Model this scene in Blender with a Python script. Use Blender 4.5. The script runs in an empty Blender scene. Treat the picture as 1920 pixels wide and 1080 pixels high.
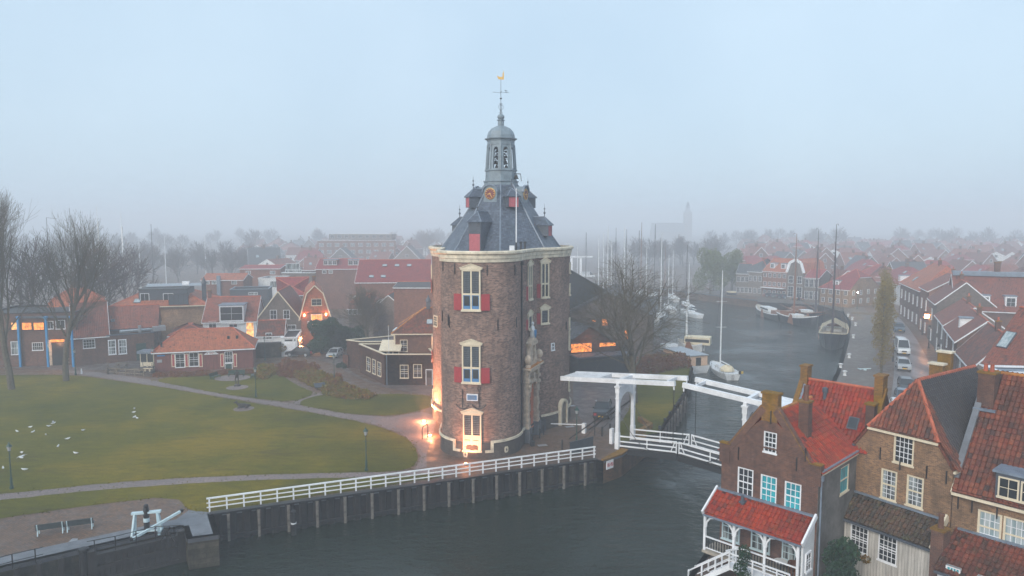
import bpy, math, random
from mathutils import Vector, Matrix
from mathutils.geometry import delaunay_2d_cdt
V = Vector
R = math.radians
PI = math.pi
random.seed(7)
SC = bpy.context.scene
COL = SC.collection

# ------------------------------------------------------------------ camera
F = 1330.0; CAMH = 23.0; PITCH = math.atan(120 / F)
cd = bpy.data.cameras.new('camera'); cam = bpy.data.objects.new('camera', cd); COL.objects.link(cam)
cam.location = (0, 0, CAMH); cam.rotation_euler = (PI / 2 - PITCH, 0, 0)
cd.sensor_width = 36; cd.lens = 36 * F / 1920; cd.clip_start = 0.5; cd.clip_end = 6000
SC.camera = cam
# ------------------------------------------------------------------ sky and sun
SUN_EL, SUN_AZ = R(32), R(-150)      # azimuth measured from +Y towards +X
w = bpy.data.worlds.new('World'); SC.world = w; w.use_nodes = True
wn = w.node_tree; wn.nodes.clear()
sky = wn.nodes.new('ShaderNodeTexSky'); sky.sky_type = 'NISHITA'; sky.sun_disc = False
sky.sun_elevation = SUN_EL; sky.sun_rotation = SUN_AZ
sky.air_density = 1.2; sky.dust_density = 4.0; sky.ozone_density = 2.0
mixs = wn.nodes.new('ShaderNodeMixRGB'); mixs.inputs[0].default_value = 0.78
# the overcast layer, a little uneven
wtc = wn.nodes.new('ShaderNodeTexCoord'); wno = wn.nodes.new('ShaderNodeTexNoise'); wno.inputs['Scale'].default_value = 2.2; wno.inputs['Detail'].default_value = 4
wra = wn.nodes.new('ShaderNodeValToRGB'); wra.color_ramp.elements[0].position = 0.3; wra.color_ramp.elements[0].color = (5.1, 6.7, 8.2, 1); wra.color_ramp.elements[1].position = 0.72; wra.color_ramp.elements[1].color = (6.3, 7.9, 9.3, 1)
wn.links.new(wtc.outputs['Generated'], wno.inputs['Vector']); wn.links.new(wno.outputs[0], wra.inputs[0]); wn.links.new(wra.outputs[0], mixs.inputs[2])
bg = wn.nodes.new('ShaderNodeBackground'); bg.inputs[1].default_value = 0.075
wo = wn.nodes.new('ShaderNodeOutputWorld')
wn.links.new(sky.outputs[0], mixs.inputs[1]); wn.links.new(mixs.outputs[0], bg.inputs[0]); wn.links.new(bg.outputs[0], wo.inputs[0])
sl = bpy.data.lights.new('sun', 'SUN'); sl.energy = 1.5; sl.angle = R(25); sl.color = (1.0, 0.92, 0.80)
so = bpy.data.objects.new('sun', sl); COL.objects.link(so)
sd = V((math.sin(SUN_AZ) * math.cos(SUN_EL), math.cos(SUN_AZ) * math.cos(SUN_EL), math.sin(SUN_EL)))
so.rotation_euler = sd.to_track_quat('Z', 'Y').to_euler(); so.location = (0, 0, 200)
SC.view_settings.view_transform = 'Standard'; SC.view_settings.look = 'None'
SC.view_settings.exposure = 0.76; SC.view_settings.gamma = 1.0
SC.render.engine = 'CYCLES'
SC.cycles.max_bounces = 8; SC.cycles.diffuse_bounces = 3; SC.cycles.glossy_bounces = 3
SC.cycles.transmission_bounces = 4; SC.cycles.transparent_max_bounces = 6; SC.cycles.volume_bounces = 5
SC.cycles.use_denoising = True; SC.cycles.sample_clamp_indirect = 4.0
HAZE_D = 0.0019; HAZE_C = (0.875, 0.925, 1.0)
WZ = -2.3     # water level

# ------------------------------------------------------------------ from photo pixels to world
CP, SP = math.cos(PITCH), math.sin(PITCH)
def ray(px, py):
    x = (px - 960) / F; u = (540 - py) / F
    return V((x, CP + u * SP, -SP + u * CP))
def G(px, py, z=0.0):
    d = ray(px, py); t = (z - CAMH) / d.z
    return V((d.x * t, d.y * t, z))
def S(px, py, Y):
    d = ray(px, py); t = Y / d.y
    return V((d.x * t, Y, CAMH + d.z * t))
def XY(p): return (p.x, p.y)

# ------------------------------------------------------------------ materials
def new_mat(name):
    m = bpy.data.materials.new(name); m.use_nodes = True
    nt = m.node_tree; nt.nodes.clear()
    out = nt.nodes.new('ShaderNodeOutputMaterial')
    return m, nt, out
class NT:
    def __init__(s, name):
        s.m, s.t, s.out = new_mat(name)
        s.p = s.n('ShaderNodeBsdfPrincipled'); s.l(s.p, 0, s.out, 0)
    def n(s, typ, **kw):
        nd = s.t.nodes.new(typ)
        for k, v in kw.items(): setattr(nd, k, v)
        return nd
    def l(s, a, ao, b, bi): s.t.links.new(a.outputs[ao], b.inputs[bi])
    def val(s, node, idx, v): node.inputs[idx].default_value = v; return node
    def noise(s, scale, detail=3, rough=0.55, coord=None, dim='3D', vec_scale=None):
        nd = s.n('ShaderNodeTexNoise', noise_dimensions=dim)
        nd.inputs['Scale'].default_value = scale; nd.inputs['Detail'].default_value = detail; nd.inputs['Roughness'].default_value = rough
        c = coord or s.coord('Object')
        if vec_scale:
            mp = s.n('ShaderNodeMapping'); mp.inputs['Scale'].default_value = vec_scale; s.t.links.new(c, mp.inputs[0]); c = mp.outputs[0]
        s.t.links.new(c, nd.inputs['Vector']); return nd
    def coord(s, which='Object'):
        if not hasattr(s, 'tc'): s.tc = s.n('ShaderNodeTexCoord'); s.geo = s.n('ShaderNodeNewGeometry')
        if which == 'World': return s.geo.outputs['Position']
        return s.tc.outputs[which]
    def ramp(s, fac, stops):
        r = s.n('ShaderNodeValToRGB'); e = r.color_ramp.elements
        while len(e) < len(stops): e.new(0.5)
        for i, (p, c) in enumerate(stops):
            e[i].position = p; e[i].color = tuple(c) + (1,) if len(c) == 3 else c
        s.t.links.new(fac, r.inputs[0]); return r.outputs[0]
    def mix(s, fac, a, b, mode='MIX'):
        nd = s.n('ShaderNodeMixRGB', blend_type=mode)
        for i, x in ((0, fac), (1, a), (2, b)):
            if isinstance(x, (int, float)): nd.inputs[i].default_value = x
            elif isinstance(x, tuple): nd.inputs[i].default_value = tuple(x) + (1,) if len(x) == 3 else x
            else: s.t.links.new(x, nd.inputs[i])
        return nd.outputs[0]
    def math(s, op, a, b=None, c=None):
        nd = s.n('ShaderNodeMath', operation=op)
        for i, x in enumerate((a, b, c)):
            if x is None: continue
            if isinstance(x, (int, float)): nd.inputs[i].default_value = x
            else: s.t.links.new(x, nd.inputs[i])
        return nd.outputs[0]
    def base(s, c):
        if isinstance(c, tuple): s.p.inputs['Base Color'].default_value = tuple(c) + (1,) if len(c) == 3 else c
        else: s.t.links.new(c, s.p.inputs['Base Color'])
        return s
    def pump(s, c, sat=1.15, val=1.4):
        hs = s.n('ShaderNodeHueSaturation'); hs.inputs['Saturation'].default_value = sat; hs.inputs['Value'].default_value = val
        s.t.links.new(c, hs.inputs['Color']); return hs.outputs[0]
    def rough(s, r):
        if isinstance(r, (int, float)): s.p.inputs['Roughness'].default_value = r
        else: s.t.links.new(r, s.p.inputs['Roughness'])
        return s
    def bump(s, h, strength=0.5, dist=0.02):
        b = s.n('ShaderNodeBump'); b.inputs['Strength'].default_value = strength; b.inputs['Distance'].default_value = dist
        s.t.links.new(h, b.inputs['Height']); s.t.links.new(b.outputs[0], s.p.inputs['Normal']); return s
    def objrand(s):
        if not hasattr(s, 'oi'): s.oi = s.n('ShaderNodeObjectInfo')
        return s.oi.outputs['Random']

def m_plain(name, c, rough=0.6, var=0.15, scale=3.0, metal=0.0, bump=0.0, coat=0):
    t = NT(name); n = t.noise(scale, 5, 0.65)
    dark = tuple(x * (1 - var) for x in c); lite = tuple(min(1, x * (1 + var)) for x in c)
    t.base(t.ramp(n.outputs[0], [(0.3, dark), (0.7, lite)])).rough(rough)
    t.p.inputs['Metallic'].default_value = metal
    if coat: t.p.inputs['Coat Weight'].default_value = coat
    if bump: t.bump(n.outputs[0], bump, 0.03)
    return t.m
def m_brick(name, c1, c2, mortar, stain=(0.05, 0.045, 0.04), stain_amt=0.5, bw=0.22, bh=0.075, speck=None, per_obj=0.0, bias=0.0):
    """bricks in metres on the face UVs, with patches, streaks and odd bricks"""
    t = NT(name); uv = t.coord('UV')
    b = t.n('ShaderNodeTexBrick'); b.inputs['Scale'].default_value = 1; b.inputs['Brick Width'].default_value = bw; b.inputs['Row Height'].default_value = bh
    b.inputs['Mortar Size'].default_value = 0.009; b.inputs['Mortar Smooth'].default_value = 0.3; b.inputs['Bias'].default_value = bias
    b.inputs['Color1'].default_value = tuple(c1) + (1,); b.inputs['Color2'].default_value = tuple(c2) + (1,); b.inputs['Mortar'].default_value = tuple(mortar) + (1,)
    t.t.links.new(uv, b.inputs['Vector'])
    big = t.noise(0.35, 5, 0.6, t.coord('World')); mid = t.noise(2.4, 4, 0.7, t.coord('World'))
    strk = t.noise(1.0, 4, 0.6, t.coord('World'), vec_scale=(2.2, 2.2, 0.22))
    f = t.ramp(big.outputs[0], [(0.38, (0, 0, 0)), (0.68, (1, 1, 1))])
    f2 = t.ramp(strk.outputs[0], [(0.5, (0, 0, 0)), (0.8, (1, 1, 1))])
    c = t.mix(t.math('MULTIPLY', f, stain_amt), b.outputs[0], tuple(stain))
    c = t.mix(t.math('MULTIPLY', f2, stain_amt * 0.9), c, tuple(stain))
    c = t.mix(0.75, c, t.ramp(mid.outputs[0], [(0.3, (0.33, 0.33, 0.34)), (0.7, (0.72, 0.7, 0.68))]), 'OVERLAY')
    if speck:
        sp = t.noise(9, 2, 0.5, t.coord('World')); c = t.mix(t.ramp(sp.outputs[0], [(0.62, (0, 0, 0)), (0.7, (0.6, 0.6, 0.6))]), c, tuple(speck))
    if per_obj:
        hs = t.n('ShaderNodeHueSaturation'); t.t.links.new(c, hs.inputs['Color'])
        t.t.links.new(t.math('ADD', t.math('MULTIPLY', t.objrand(), per_obj), 1 - per_obj / 2), hs.inputs['Value']); c = hs.outputs[0]
    t.base(t.pump(c, 1.2, 1.08)).rough(0.85).bump(b.outputs[1], -0.35, 0.01)
    t.p.inputs['Specular IOR Level'].default_value = 0.25
    return t.m
def m_tiles(name, c1, c2, c3, moss=(0.06, 0.06, 0.03), moss_amt=0.4, tw=0.26, th=0.36, dark=(0.03, 0.025, 0.025), dark_amt=0.35, per_obj=0.0, bumpd=0.05, rough=0.6, moss_scale=0.6):
    """pantiles in metres on the face UVs: one tone per tile, rolls and courses as bump, moss and soot patches"""
    t = NT(name); uv = t.coord('UV'); sep = t.n('ShaderNodeSeparateXYZ'); t.t.links.new(uv, sep.inputs[0])
    u = t.math('DIVIDE', sep.outputs[0], tw); v = t.math('DIVIDE', sep.outputs[1], th)
    cmb = t.n('ShaderNodeCombineXYZ'); t.t.links.new(t.math('FLOOR', u), cmb.inputs[0]); t.t.links.new(t.math('FLOOR', v), cmb.inputs[1])
    wn_ = t.n('ShaderNodeTexWhiteNoise', noise_dimensions='3D'); t.t.links.new(cmb.outputs[0], wn_.inputs['Vector'])
    c = t.ramp(wn_.outputs['Value'], [(0.0, c1), (0.55, c2), (0.97, c3), (1.0, tuple(x * 0.4 for x in c3))])
    big = t.noise(moss_scale, 6, 0.7, t.coord('World')); b2 = t.noise(1.7, 5, 0.75, t.coord('World')); 
    c = t.mix(t.math('MULTIPLY', t.ramp(big.outputs[0], [(0.42, (0, 0, 0)), (0.62, (1, 1, 1))]), dark_amt), c, tuple(dark))
    c = t.mix(t.math('MULTIPLY', t.ramp(b2.outputs[0], [(0.52, (0, 0, 0)), (0.68, (1, 1, 1))]), moss_amt), c, tuple(moss))
    vf = t.math('FRACT', v); uf = t.math('FRACT', u)
    ff = t.noise(7.0, 3, 0.7, t.coord('World')); c = t.mix(0.5, c, t.ramp(ff.outputs[0], [(0.25, (0.3, 0.3, 0.3)), (0.75, (0.7, 0.7, 0.68))]), 'OVERLAY')
    lf = t.noise(16.0, 2, 0.5, t.coord('World')); c = t.mix(t.math('MULTIPLY', t.ramp(lf.outputs[0], [(0.62, (0, 0, 0)), (0.68, (1, 1, 1))]), moss_amt * .5), c, (0.42, 0.34, 0.22))
    # course joints darkened, with the shadow of each tile overlap painted into the colour
    joint_shade = t.math('MULTIPLY', t.ramp(vf, [(0.0, (1, 1, 1)), (0.1, (0, 0, 0)), (0.9, (0, 0, 0)), (1.0, (1, 1, 1))]), 0.65)
    c = t.mix(joint_shade, c, tuple(dark))
    if per_obj:
        hs = t.n('ShaderNodeHueSaturation'); t.t.links.new(c, hs.inputs['Color'])
        t.t.links.new(t.math('ADD', t.math('MULTIPLY', t.objrand(), per_obj), 1 - per_obj / 2), hs.inputs['Value']); c = hs.outputs[0]
    roll = t.math('MULTIPLY', t.math('ABSOLUTE', t.math('SINE', t.math('MULTIPLY', u, PI))), 1.0)
    h = t.math('ADD', roll, t.math('MULTIPLY', vf, -0.7)); h = t.math('ADD', h, t.math('MULTIPLY', wn_.outputs['Value'], 0.3))
    t.base(t.pump(c, 1.1, 1.08)).rough(rough).bump(h, 0.8, bumpd)
    t.p.inputs['Specular IOR Level'].default_value = 0.3
    return t.m
def m_glass(name, c=(0.02, 0.025, 0.03), rough=0.06, curtain=None, amt=0.5):
    t = NT(name)
    if curtain:
        n = t.noise(1.3, 2, 0.5, t.coord('World'), vec_scale=(3, 3, 0.4)); t.base(t.mix(t.ramp(n.outputs[0], [(0.4, (0, 0, 0)), (0.6, (amt, amt, amt))]), tuple(c), tuple(curtain)))
    else: t.base(tuple(c))
    t.rough(rough); t.p.inputs['Specular IOR Level'].default_value = 0.7
    return t.m
def m_emit(name, c, s, var=False):
    t = NT(name); t.base(tuple(x * 0.5 for x in c)); 
    t.p.inputs['Emission Strength'].default_value = s
    if var:
        n = t.noise(2.2, 3, 0.6, t.coord('World')); t.t.links.new(t.ramp(n.outputs[0], [(0.35, tuple(x * 0.12 for x in c)), (0.62, tuple(c))]), t.p.inputs['Emission Color'])
    else: t.p.inputs['Emission Color'].default_value = tuple(c) + (1,)
    return t.m

M = {}
def mats():
    M['tower_brick'] = m_brick('tower_brick', (0.31, 0.21, 0.175), (0.095, 0.064, 0.062), (0.34, 0.29, 0.25), (0.06, 0.048, 0.046), 0.5, 0.30, 0.105, speck=(0.32, 0.28, 0.26))
    M['plinth_brick'] = m_brick('plinth_brick', (0.10, 0.085, 0.08), (0.05, 0.045, 0.045), (0.14, 0.13, 0.12), (0.04, 0.038, 0.035), 0.6, 0.30, 0.105)
    M['brick_brown'] = m_brick('brick_brown', (0.15, 0.075, 0.055), (0.075, 0.04, 0.035), (0.17, 0.14, 0.12), (0.04, 0.03, 0.03), 0.5)
    M['brick_tan'] = m_brick('brick_tan', (0.30, 0.185, 0.115), (0.13, 0.08, 0.055), (0.30, 0.24, 0.18), (0.08, 0.06, 0.045), 0.65, speck=(0.10, 0.07, 0.05))
    M['brick_red'] = m_brick('brick_red', (0.22, 0.09, 0.06), (0.13, 0.055, 0.04), (0.22, 0.19, 0.17), (0.05, 0.035, 0.03), 0.4, per_obj=0.3)
    M['brick_grey'] = m_brick('brick_grey', (0.16, 0.13, 0.115), (0.10, 0.085, 0.075), (0.2, 0.18, 0.17), (0.05, 0.045, 0.04), 0.4, per_obj=0.3)
    M['brick_moss'] = m_brick('brick_moss', (0.24, 0.13, 0.055), (0.12, 0.07, 0.035), (0.18, 0.14, 0.10), (0.16, 0.10, 0.015), 0.8)
    M['render_grey'] = m_plain('render_grey', (0.13, 0.125, 0.12), 0.85, 0.45, 0.8, bump=0.2)
    M['render_white'] = m_plain('render_white', (0.62, 0.64, 0.66), 0.8, 0.12, 1.2)
    M['white'] = m_plain('white_paint', (0.74, 0.76, 0.80), 0.4, 0.17, 0.9)
    M['cream'] = m_plain('cream_paint', (0.66, 0.58, 0.44), 0.5, 0.12, 2.0)
    M['cream_stone'] = m_plain('cream_stone', (0.62, 0.55, 0.43), 0.75, 0.3, 1.6, bump=0.2)
    M['stone'] = m_plain('portal_stone', (0.50, 0.40, 0.31), 0.8, 0.4, 2.5, bump=0.4)
    M['stone_grey'] = m_plain('blue_stone', (0.13, 0.14, 0.16), 0.5, 0.35, 0.9, bump=0.2)
    M['red_paint'] = m_plain('red_shutter_paint', (0.34, 0.035, 0.045), 0.45, 0.15, 3)
    M['pink_paint'] = m_plain('faded_red_paint', (0.42, 0.10, 0.12), 0.5, 0.15, 3)
    M['blue_paint'] = m_plain('blue_paint', (0.06, 0.20, 0.42), 0.45, 0.15, 3)
    M['sky_paint'] = m_plain('sky_blue_paint', (0.02, 0.22, 0.50), 0.4, 0.1, 3)
    M['palegreen'] = m_plain('pale_green_paint', (0.50, 0.64, 0.70), 0.45, 0.12, 3)
    M['green_paint'] = m_plain('dark_green_paint', (0.012, 0.05, 0.04), 0.4, 0.2, 3)
    M['black'] = m_plain('black_iron', (0.012, 0.012, 0.014), 0.45, 0.3, 4)
    M['lead'] = m_plain('lead_sheet', (0.16, 0.20, 0.26), 0.42, 0.3, 1.5, bump=0.15)
    M['lead_dark'] = m_plain('dark_lead', (0.07, 0.085, 0.11), 0.5, 0.3, 1.5)
    M['copperlead'] = m_plain('lantern_lead', (0.17, 0.22, 0.26), 0.45, 0.3, 1.2, bump=0.2)
    M['gold'] = m_plain('gilding', (0.75, 0.45, 0.12), 0.3, 0.1, 3, metal=0.7)
    M['clockface'] = m_plain('clock_red', (0.16, 0.025, 0.02), 0.5, 0.1, 3)
    M['bronze'] = m_plain('dark_bronze', (0.02, 0.018, 0.018), 0.45, 0.4, 3, metal=0.3)
    M['galv'] = m_plain('galvanised', (0.4, 0.42, 0.45), 0.4, 0.15, 3, metal=0.6)
    M['wood_dark'] = m_plain('tarred_wood', (0.018, 0.016, 0.016), 0.7, 0.5, 2.5, bump=0.4)
    M['wood'] = m_plain('weathered_wood', (0.17, 0.135, 0.10), 0.8, 0.4, 3, bump=0.4)
    M['wood_pale'] = m_plain('pale_wood', (0.34, 0.30, 0.25), 0.8, 0.3, 2, bump=0.3)
    M['varnish'] = m_plain('varnished_mast', (0.20, 0.075, 0.03), 0.4, 0.3, 2)
    M['mast_dark'] = m_plain('dark_mast', (0.05, 0.035, 0.04), 0.5, 0.3, 2)
    M['alu'] = m_plain('aluminium_mast', (0.72, 0.75, 0.78), 0.4, 0.08, 2)
    M['canvas'] = m_plain('cream_canvas', (0.66, 0.58, 0.42), 0.9, 0.12, 1.5)
    M['rubber'] = m_plain('tyre_rubber', (0.015, 0.015, 0.016), 0.8, 0.2, 5)
    M['rust'] = m_plain('rusty_steel', (0.12, 0.055, 0.035), 0.8, 0.5, 2, bump=0.3)
    M['glass'] = m_glass('window_glass')
    M['glass_curtain'] = m_glass('curtained_glass', (0.03, 0.035, 0.04), curtain=(0.35, 0.4, 0.42), amt=0.9)
    M['glass_teal'] = m_glass('teal_blind_glass', (0.02, 0.22, 0.28), curtain=(0.04, 0.42, 0.50), amt=0.9)
    M['glass_pale'] = m_glass('pale_glass', (0.22, 0.30, 0.33), curtain=(0.45, 0.5, 0.52), amt=0.8)
    M['glass_lit'] = m_emit('lit_window', (1.0, 0.30, 0.06), 1.3, True)
    M['glass_warm'] = m_emit('warm_window', (1.0, 0.45, 0.14), 1.2, True)
    M['lamp_glow'] = m_emit('lamp_glow', (1.0, 0.38, 0.12), 40)
    M['lamp_white'] = m_emit('lamp_white', (1.0, 0.7, 0.3), 160)
    M['lantern_glass'] = m_glass('lantern_glass', (0.35, 0.36, 0.38), 0.2)
    M['slate'] = m_tiles('roof_slate', (0.055, 0.07, 0.10), (0.085, 0.105, 0.145), (0.12, 0.14, 0.18), (0.05, 0.065, 0.07), 0.35, 0.26, 0.2, (0.035, 0.045, 0.06), 0.45, bumpd=0.012, rough=0.4)
    M['tile_red'] = m_tiles('tile_bright_red', (0.25, 0.036, 0.026), (0.35, 0.065, 0.04), (0.14, 0.033, 0.027), (0.20, 0.09, 0.045), 0.5, dark=(0.07, 0.022, 0.022), dark_amt=0.45)
    M['tile_orange'] = m_tiles('tile_orange', (0.33, 0.105, 0.062), (0.42, 0.15, 0.085), (0.24, 0.085, 0.055), (0.12, 0.09, 0.05), 0.3, dark=(0.13, 0.055, 0.04), dark_amt=0.25)
    M['tile_old'] = m_tiles('tile_old_red', (0.135, 0.036, 0.024), (0.215, 0.072, 0.043), (0.055, 0.026, 0.022), (0.03, 0.022, 0.02), 0.6, dark=(0.05, 0.025, 0.02), dark_amt=0.65)
    M['tile_brown'] = m_tiles('tile_brown', (0.13, 0.035, 0.025), (0.20, 0.06, 0.04), (0.06, 0.025, 0.02), (0.05, 0.05, 0.025), 0.6, dark=(0.025, 0.02, 0.016), dark_amt=0.7)
    M['tile_mossy'] = m_tiles('tile_mossy_dark', (0.05, 0.04, 0.03), (0.09, 0.05, 0.035), (0.035, 0.03, 0.025), (0.10, 0.10, 0.04), 0.6, dark=(0.02, 0.02, 0.015), dark_amt=0.6)
    M['tile_black'] = m_tiles('tile_glazed_black', (0.02, 0.02, 0.026), (0.035, 0.035, 0.045), (0.015, 0.015, 0.02), (0.03, 0.03, 0.03), 0.4, dark=(0.008, 0.008, 0.01), dark_amt=0.4, rough=0.35)
    M['tile_far'] = m_tiles('tile_weathered', (0.18, 0.058, 0.042), (0.235, 0.08, 0.055), (0.12, 0.048, 0.038), (0.09, 0.07, 0.05), 0.4, dark=(0.08, 0.045, 0.04), dark_amt=0.4, per_obj=0.5)
    M['tile_maroon'] = m_tiles('tile_maroon', (0.22, 0.048, 0.048), (0.28, 0.06, 0.056), (0.18, 0.045, 0.045), (0.12, 0.05, 0.05), 0.3, dark=(0.12, 0.03, 0.035), dark_amt=0.3, per_obj=0.25)
    M['tile_grey'] = m_tiles('tile_grey', (0.07, 0.07, 0.08), (0.10, 0.10, 0.11), (0.055, 0.055, 0.06), (0.07, 0.07, 0.05), 0.4, dark=(0.035, 0.035, 0.04), dark_amt=0.4, per_obj=0.4)
    M['ridge'] = m_plain('ridge_tile', (0.40, 0.10, 0.05), 0.7, 0.35, 2.5, bump=0.3)
    M['ridge_old'] = m_plain('ridge_lichen', (0.42, 0.17, 0.04), 0.8, 0.5, 2.0, bump=0.4)
    M['bitumen'] = m_plain('bitumen_roof', (0.045, 0.047, 0.05), 0.7, 0.3, 0.8)
    M['board_dark'] = m_plain('dark_boards', (0.03, 0.032, 0.036), 0.6, 0.3, 2)
    M['anthracite'] = m_plain('anthracite_metal', (0.04, 0.05, 0.065), 0.5, 0.2, 1)
    M['bark'] = m_plain('bark', (0.095, 0.08, 0.055), 0.9, 0.4, 3, bump=0.5)
    M['bark_far'] = m_plain('bark_purple', (0.07, 0.055, 0.05), 0.9, 0.3, 3)
    M['twig_far'] = m_plain('twig_haze', (0.085, 0.06, 0.055), 0.9, 0.3, 1)
mats()

# ------------------------------------------------------------------ mesh building
class MB:
    def __init__(s): s.v = []; s.f = []; s.mi = []; s.uv = {}
    def add(s, pts, faces, mi=0):
        o = len(s.v); s.v.extend([tuple(p) for p in pts])
        for f in faces: s.f.append(tuple(i + o for i in f)); s.mi.append(mi)
        return s
    def box(s, x0, x1, y0, y1, z0, z1, mi=0, mat=None):
        p = [V((x, y, z)) for z in (z0, z1) for y in (y0, y1) for x in (x0, x1)]
        if mat is not None: p = [mat @ q for q in p]
        return s.add(p, [(0, 2, 3, 1), (4, 5, 7, 6), (0, 1, 5, 4), (2, 6, 7, 3), (0, 4, 6, 2), (1, 3, 7, 5)], mi)
    def cbox(s, c, sx, sy, sz, rz=0, mi=0):
        return s.box(-sx / 2, sx / 2, -sy / 2, sy / 2, -sz / 2, sz / 2, mi, Matrix.Translation(c) @ Matrix.Rotation(rz, 4, 'Z'))
    def beam(s, a, b, wx, wz, mi=0, up=V((0, 0, 1))):
        a, b = V(a), V(b); d = (b - a)
        if d.length < 1e-6: return s
        d.normalize()
        sx = d.cross(up)
        if sx.length < 1e-4: sx = V((1, 0, 0))
        sx.normalize(); uz = sx.cross(d).normalized()
        p = []
        for q in (a, b):
            for i, j in ((-1, -1), (1, -1), (1, 1), (-1, 1)): p.append(q + sx * (wx / 2 * i) + uz * (wz / 2 * j))
        return s.add(p, [(3, 2, 1, 0), (4, 5, 6, 7), (0, 1, 5, 4), (1, 2, 6, 5), (2, 3, 7, 6), (3, 0, 4, 7)], mi)
    def tube(s, a, b, r0, r1=None, n=6, mi=0, caps=True):
        a, b = V(a), V(b); r1 = r0 if r1 is None else r1; d = b - a
        if d.length < 1e-6: return s
        d.normalize(); x = d.orthogonal().normalized(); y = d.cross(x)
        o = len(s.v)
        for q, r in ((a, r0), (b, r1)):
            for i in range(n):
                t = 2 * PI * i / n; s.v.append(tuple(q + x * (r * math.cos(t)) + y * (r * math.sin(t))))
        for i in range(n):
            j = (i + 1) % n; s.f.append((o + i, o + j, o + n + j, o + n + i)); s.mi.append(mi)
        if caps: s.f.append(tuple(o + i for i in reversed(range(n)))); s.mi.append(mi); s.f.append(tuple(o + n + i for i in range(n))); s.mi.append(mi)
        return s
    def path(s, pts, r, n=6, mi=0):
        for i in range(len(pts) - 1): s.tube(pts[i], pts[i + 1], r if not isinstance(r, list) else r[i], r if not isinstance(r, list) else r[i + 1], n, mi)
        return s
    def lathe(s, prof, c=(0, 0, 0), n=16, mi=0, a0=0.0, mat=None):
        o = len(s.v); c = V(c)
        for r, z in prof:
            for i in range(n):
                t = a0 + 2 * PI * i / n; p = V((r * math.cos(t), r * math.sin(t), z)); s.v.append(tuple((mat @ p if mat is not None else p) + c))
        for k in range(len(prof) - 1):
            for i in range(n):
                j = (i + 1) % n; s.f.append((o + k * n + i, o + k * n + j, o + (k + 1) * n + j, o + (k + 1) * n + i)); s.mi.append(mi)
        s.f.append(tuple(o + i for i in reversed(range(n)))); s.mi.append(mi)
        e = o + (len(prof) - 1) * n; s.f.append(tuple(e + i for i in range(n))); s.mi.append(mi)
        return s
    def prism(s, poly, z0, z1, mi=0, mat=None):
        """poly: CCW list of (x, y)"""
        n = len(poly); p = [V((x, y, z0)) for x, y in poly] + [V((x, y, z1)) for x, y in poly]
        if mat is not None: p = [mat @ q for q in p]
        return s.add(p, [tuple(reversed(range(n))), tuple(range(n, 2 * n))] + [(i, (i + 1) % n, n + (i + 1) % n, n + i) for i in range(n)], mi)
    def slab(s, pts, th, mi=0):
        """a flat polygon given CCW seen from outside, thickened inwards"""
        p = [V(q) for q in pts]; nrm = (p[1] - p[0]).cross(p[2] - p[0]).normalized(); n = len(p)
        q = p + [x - nrm * th for x in p]
        return s.add(q, [tuple(range(n)), tuple(reversed(range(n, 2 * n)))] + [(i, n + i, n + (i + 1) % n, (i + 1) % n) for i in range(n)], mi)
    def xform(s, mat): s.v = [tuple(mat @ V(p)) for p in s.v]; return s
    def mesh(s, name, mats, smooth=False, uv=True):
        me = bpy.data.meshes.new(name); me.from_pydata(s.v, [], s.f)
        for m in (mats if isinstance(mats, (list, tuple)) else [mats]): me.materials.append(M[m] if isinstance(m, str) else m)
        if any(s.mi): me.polygons.foreach_set('material_index', s.mi)
        if smooth: me.polygons.foreach_set('use_smooth', [True] * len(s.f))
        if uv:
            l = me.uv_layers.new(name='UVMap'); co = []
            vs = me.vertices
            for pi, p in enumerate(me.polygons):
                if pi in s.uv:
                    for a in s.uv[pi]: co.extend(a)
                    continue
                nr = p.normal
                ux = V((-nr.y, nr.x, 0)) if abs(nr.z) < 0.995 else V((1, 0, 0))
                if ux.length < 1e-5: ux = V((1, 0, 0))
                ux.normalize(); uy = nr.cross(ux)
                for i in p.vertices:
                    c = vs[i].co; co.extend((c.dot(ux), c.dot(uy)))
            l.data.foreach_set('uv', co)
        me.update(); return me
    def build(s, name, mats, parent=None, smooth=False, uv=True, loc=None, rz=0):
        return link(name, s.mesh(name, mats, smooth, uv), parent, loc, rz)
def link(name, me, parent=None, loc=None, rz=0):
    o = bpy.data.objects.new(name, me); COL.objects.link(o)
    if parent is not None: o.parent = parent
    if loc is not None: o.location = loc
    if rz: o.rotation_euler = (0, 0, rz)
    return o
def empty(name, loc=(0, 0, 0), rz=0, parent=None):
    o = link(name, None, parent, loc, rz); o.empty_display_size = 0.5; return o
def tag(o, label, cat, group=None, kind=None):
    if label: o['label'] = label
    if cat: o['category'] = cat
    if group: o['group'] = group
    if kind: o['kind'] = kind
    return o
def thing(name, label, cat, loc=(0, 0, 0), rz=0, group=None): return tag(empty(name, loc, rz), label, cat, group)
def struct(o): o['kind'] = 'structure'; return o
CH = {}
def copy_tree(o, loc=None, rz=None, label=None, parent=None, scale=None, group=None):
    c = o.copy(); COL.objects.link(c)
    if parent is not None: c.parent = parent
    if loc is not None: c.location = loc
    if rz is not None: c.rotation_euler = (0, 0, rz)
    if scale is not None: c.scale = scale if isinstance(scale, (tuple, list)) else (scale,) * 3
    if label: c['label'] = label
    if group: c['group'] = group
    if o.name not in CH: CH[o.name] = list(o.children)
    for k in CH[o.name]: copy_tree(k, parent=c)
    return c
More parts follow.
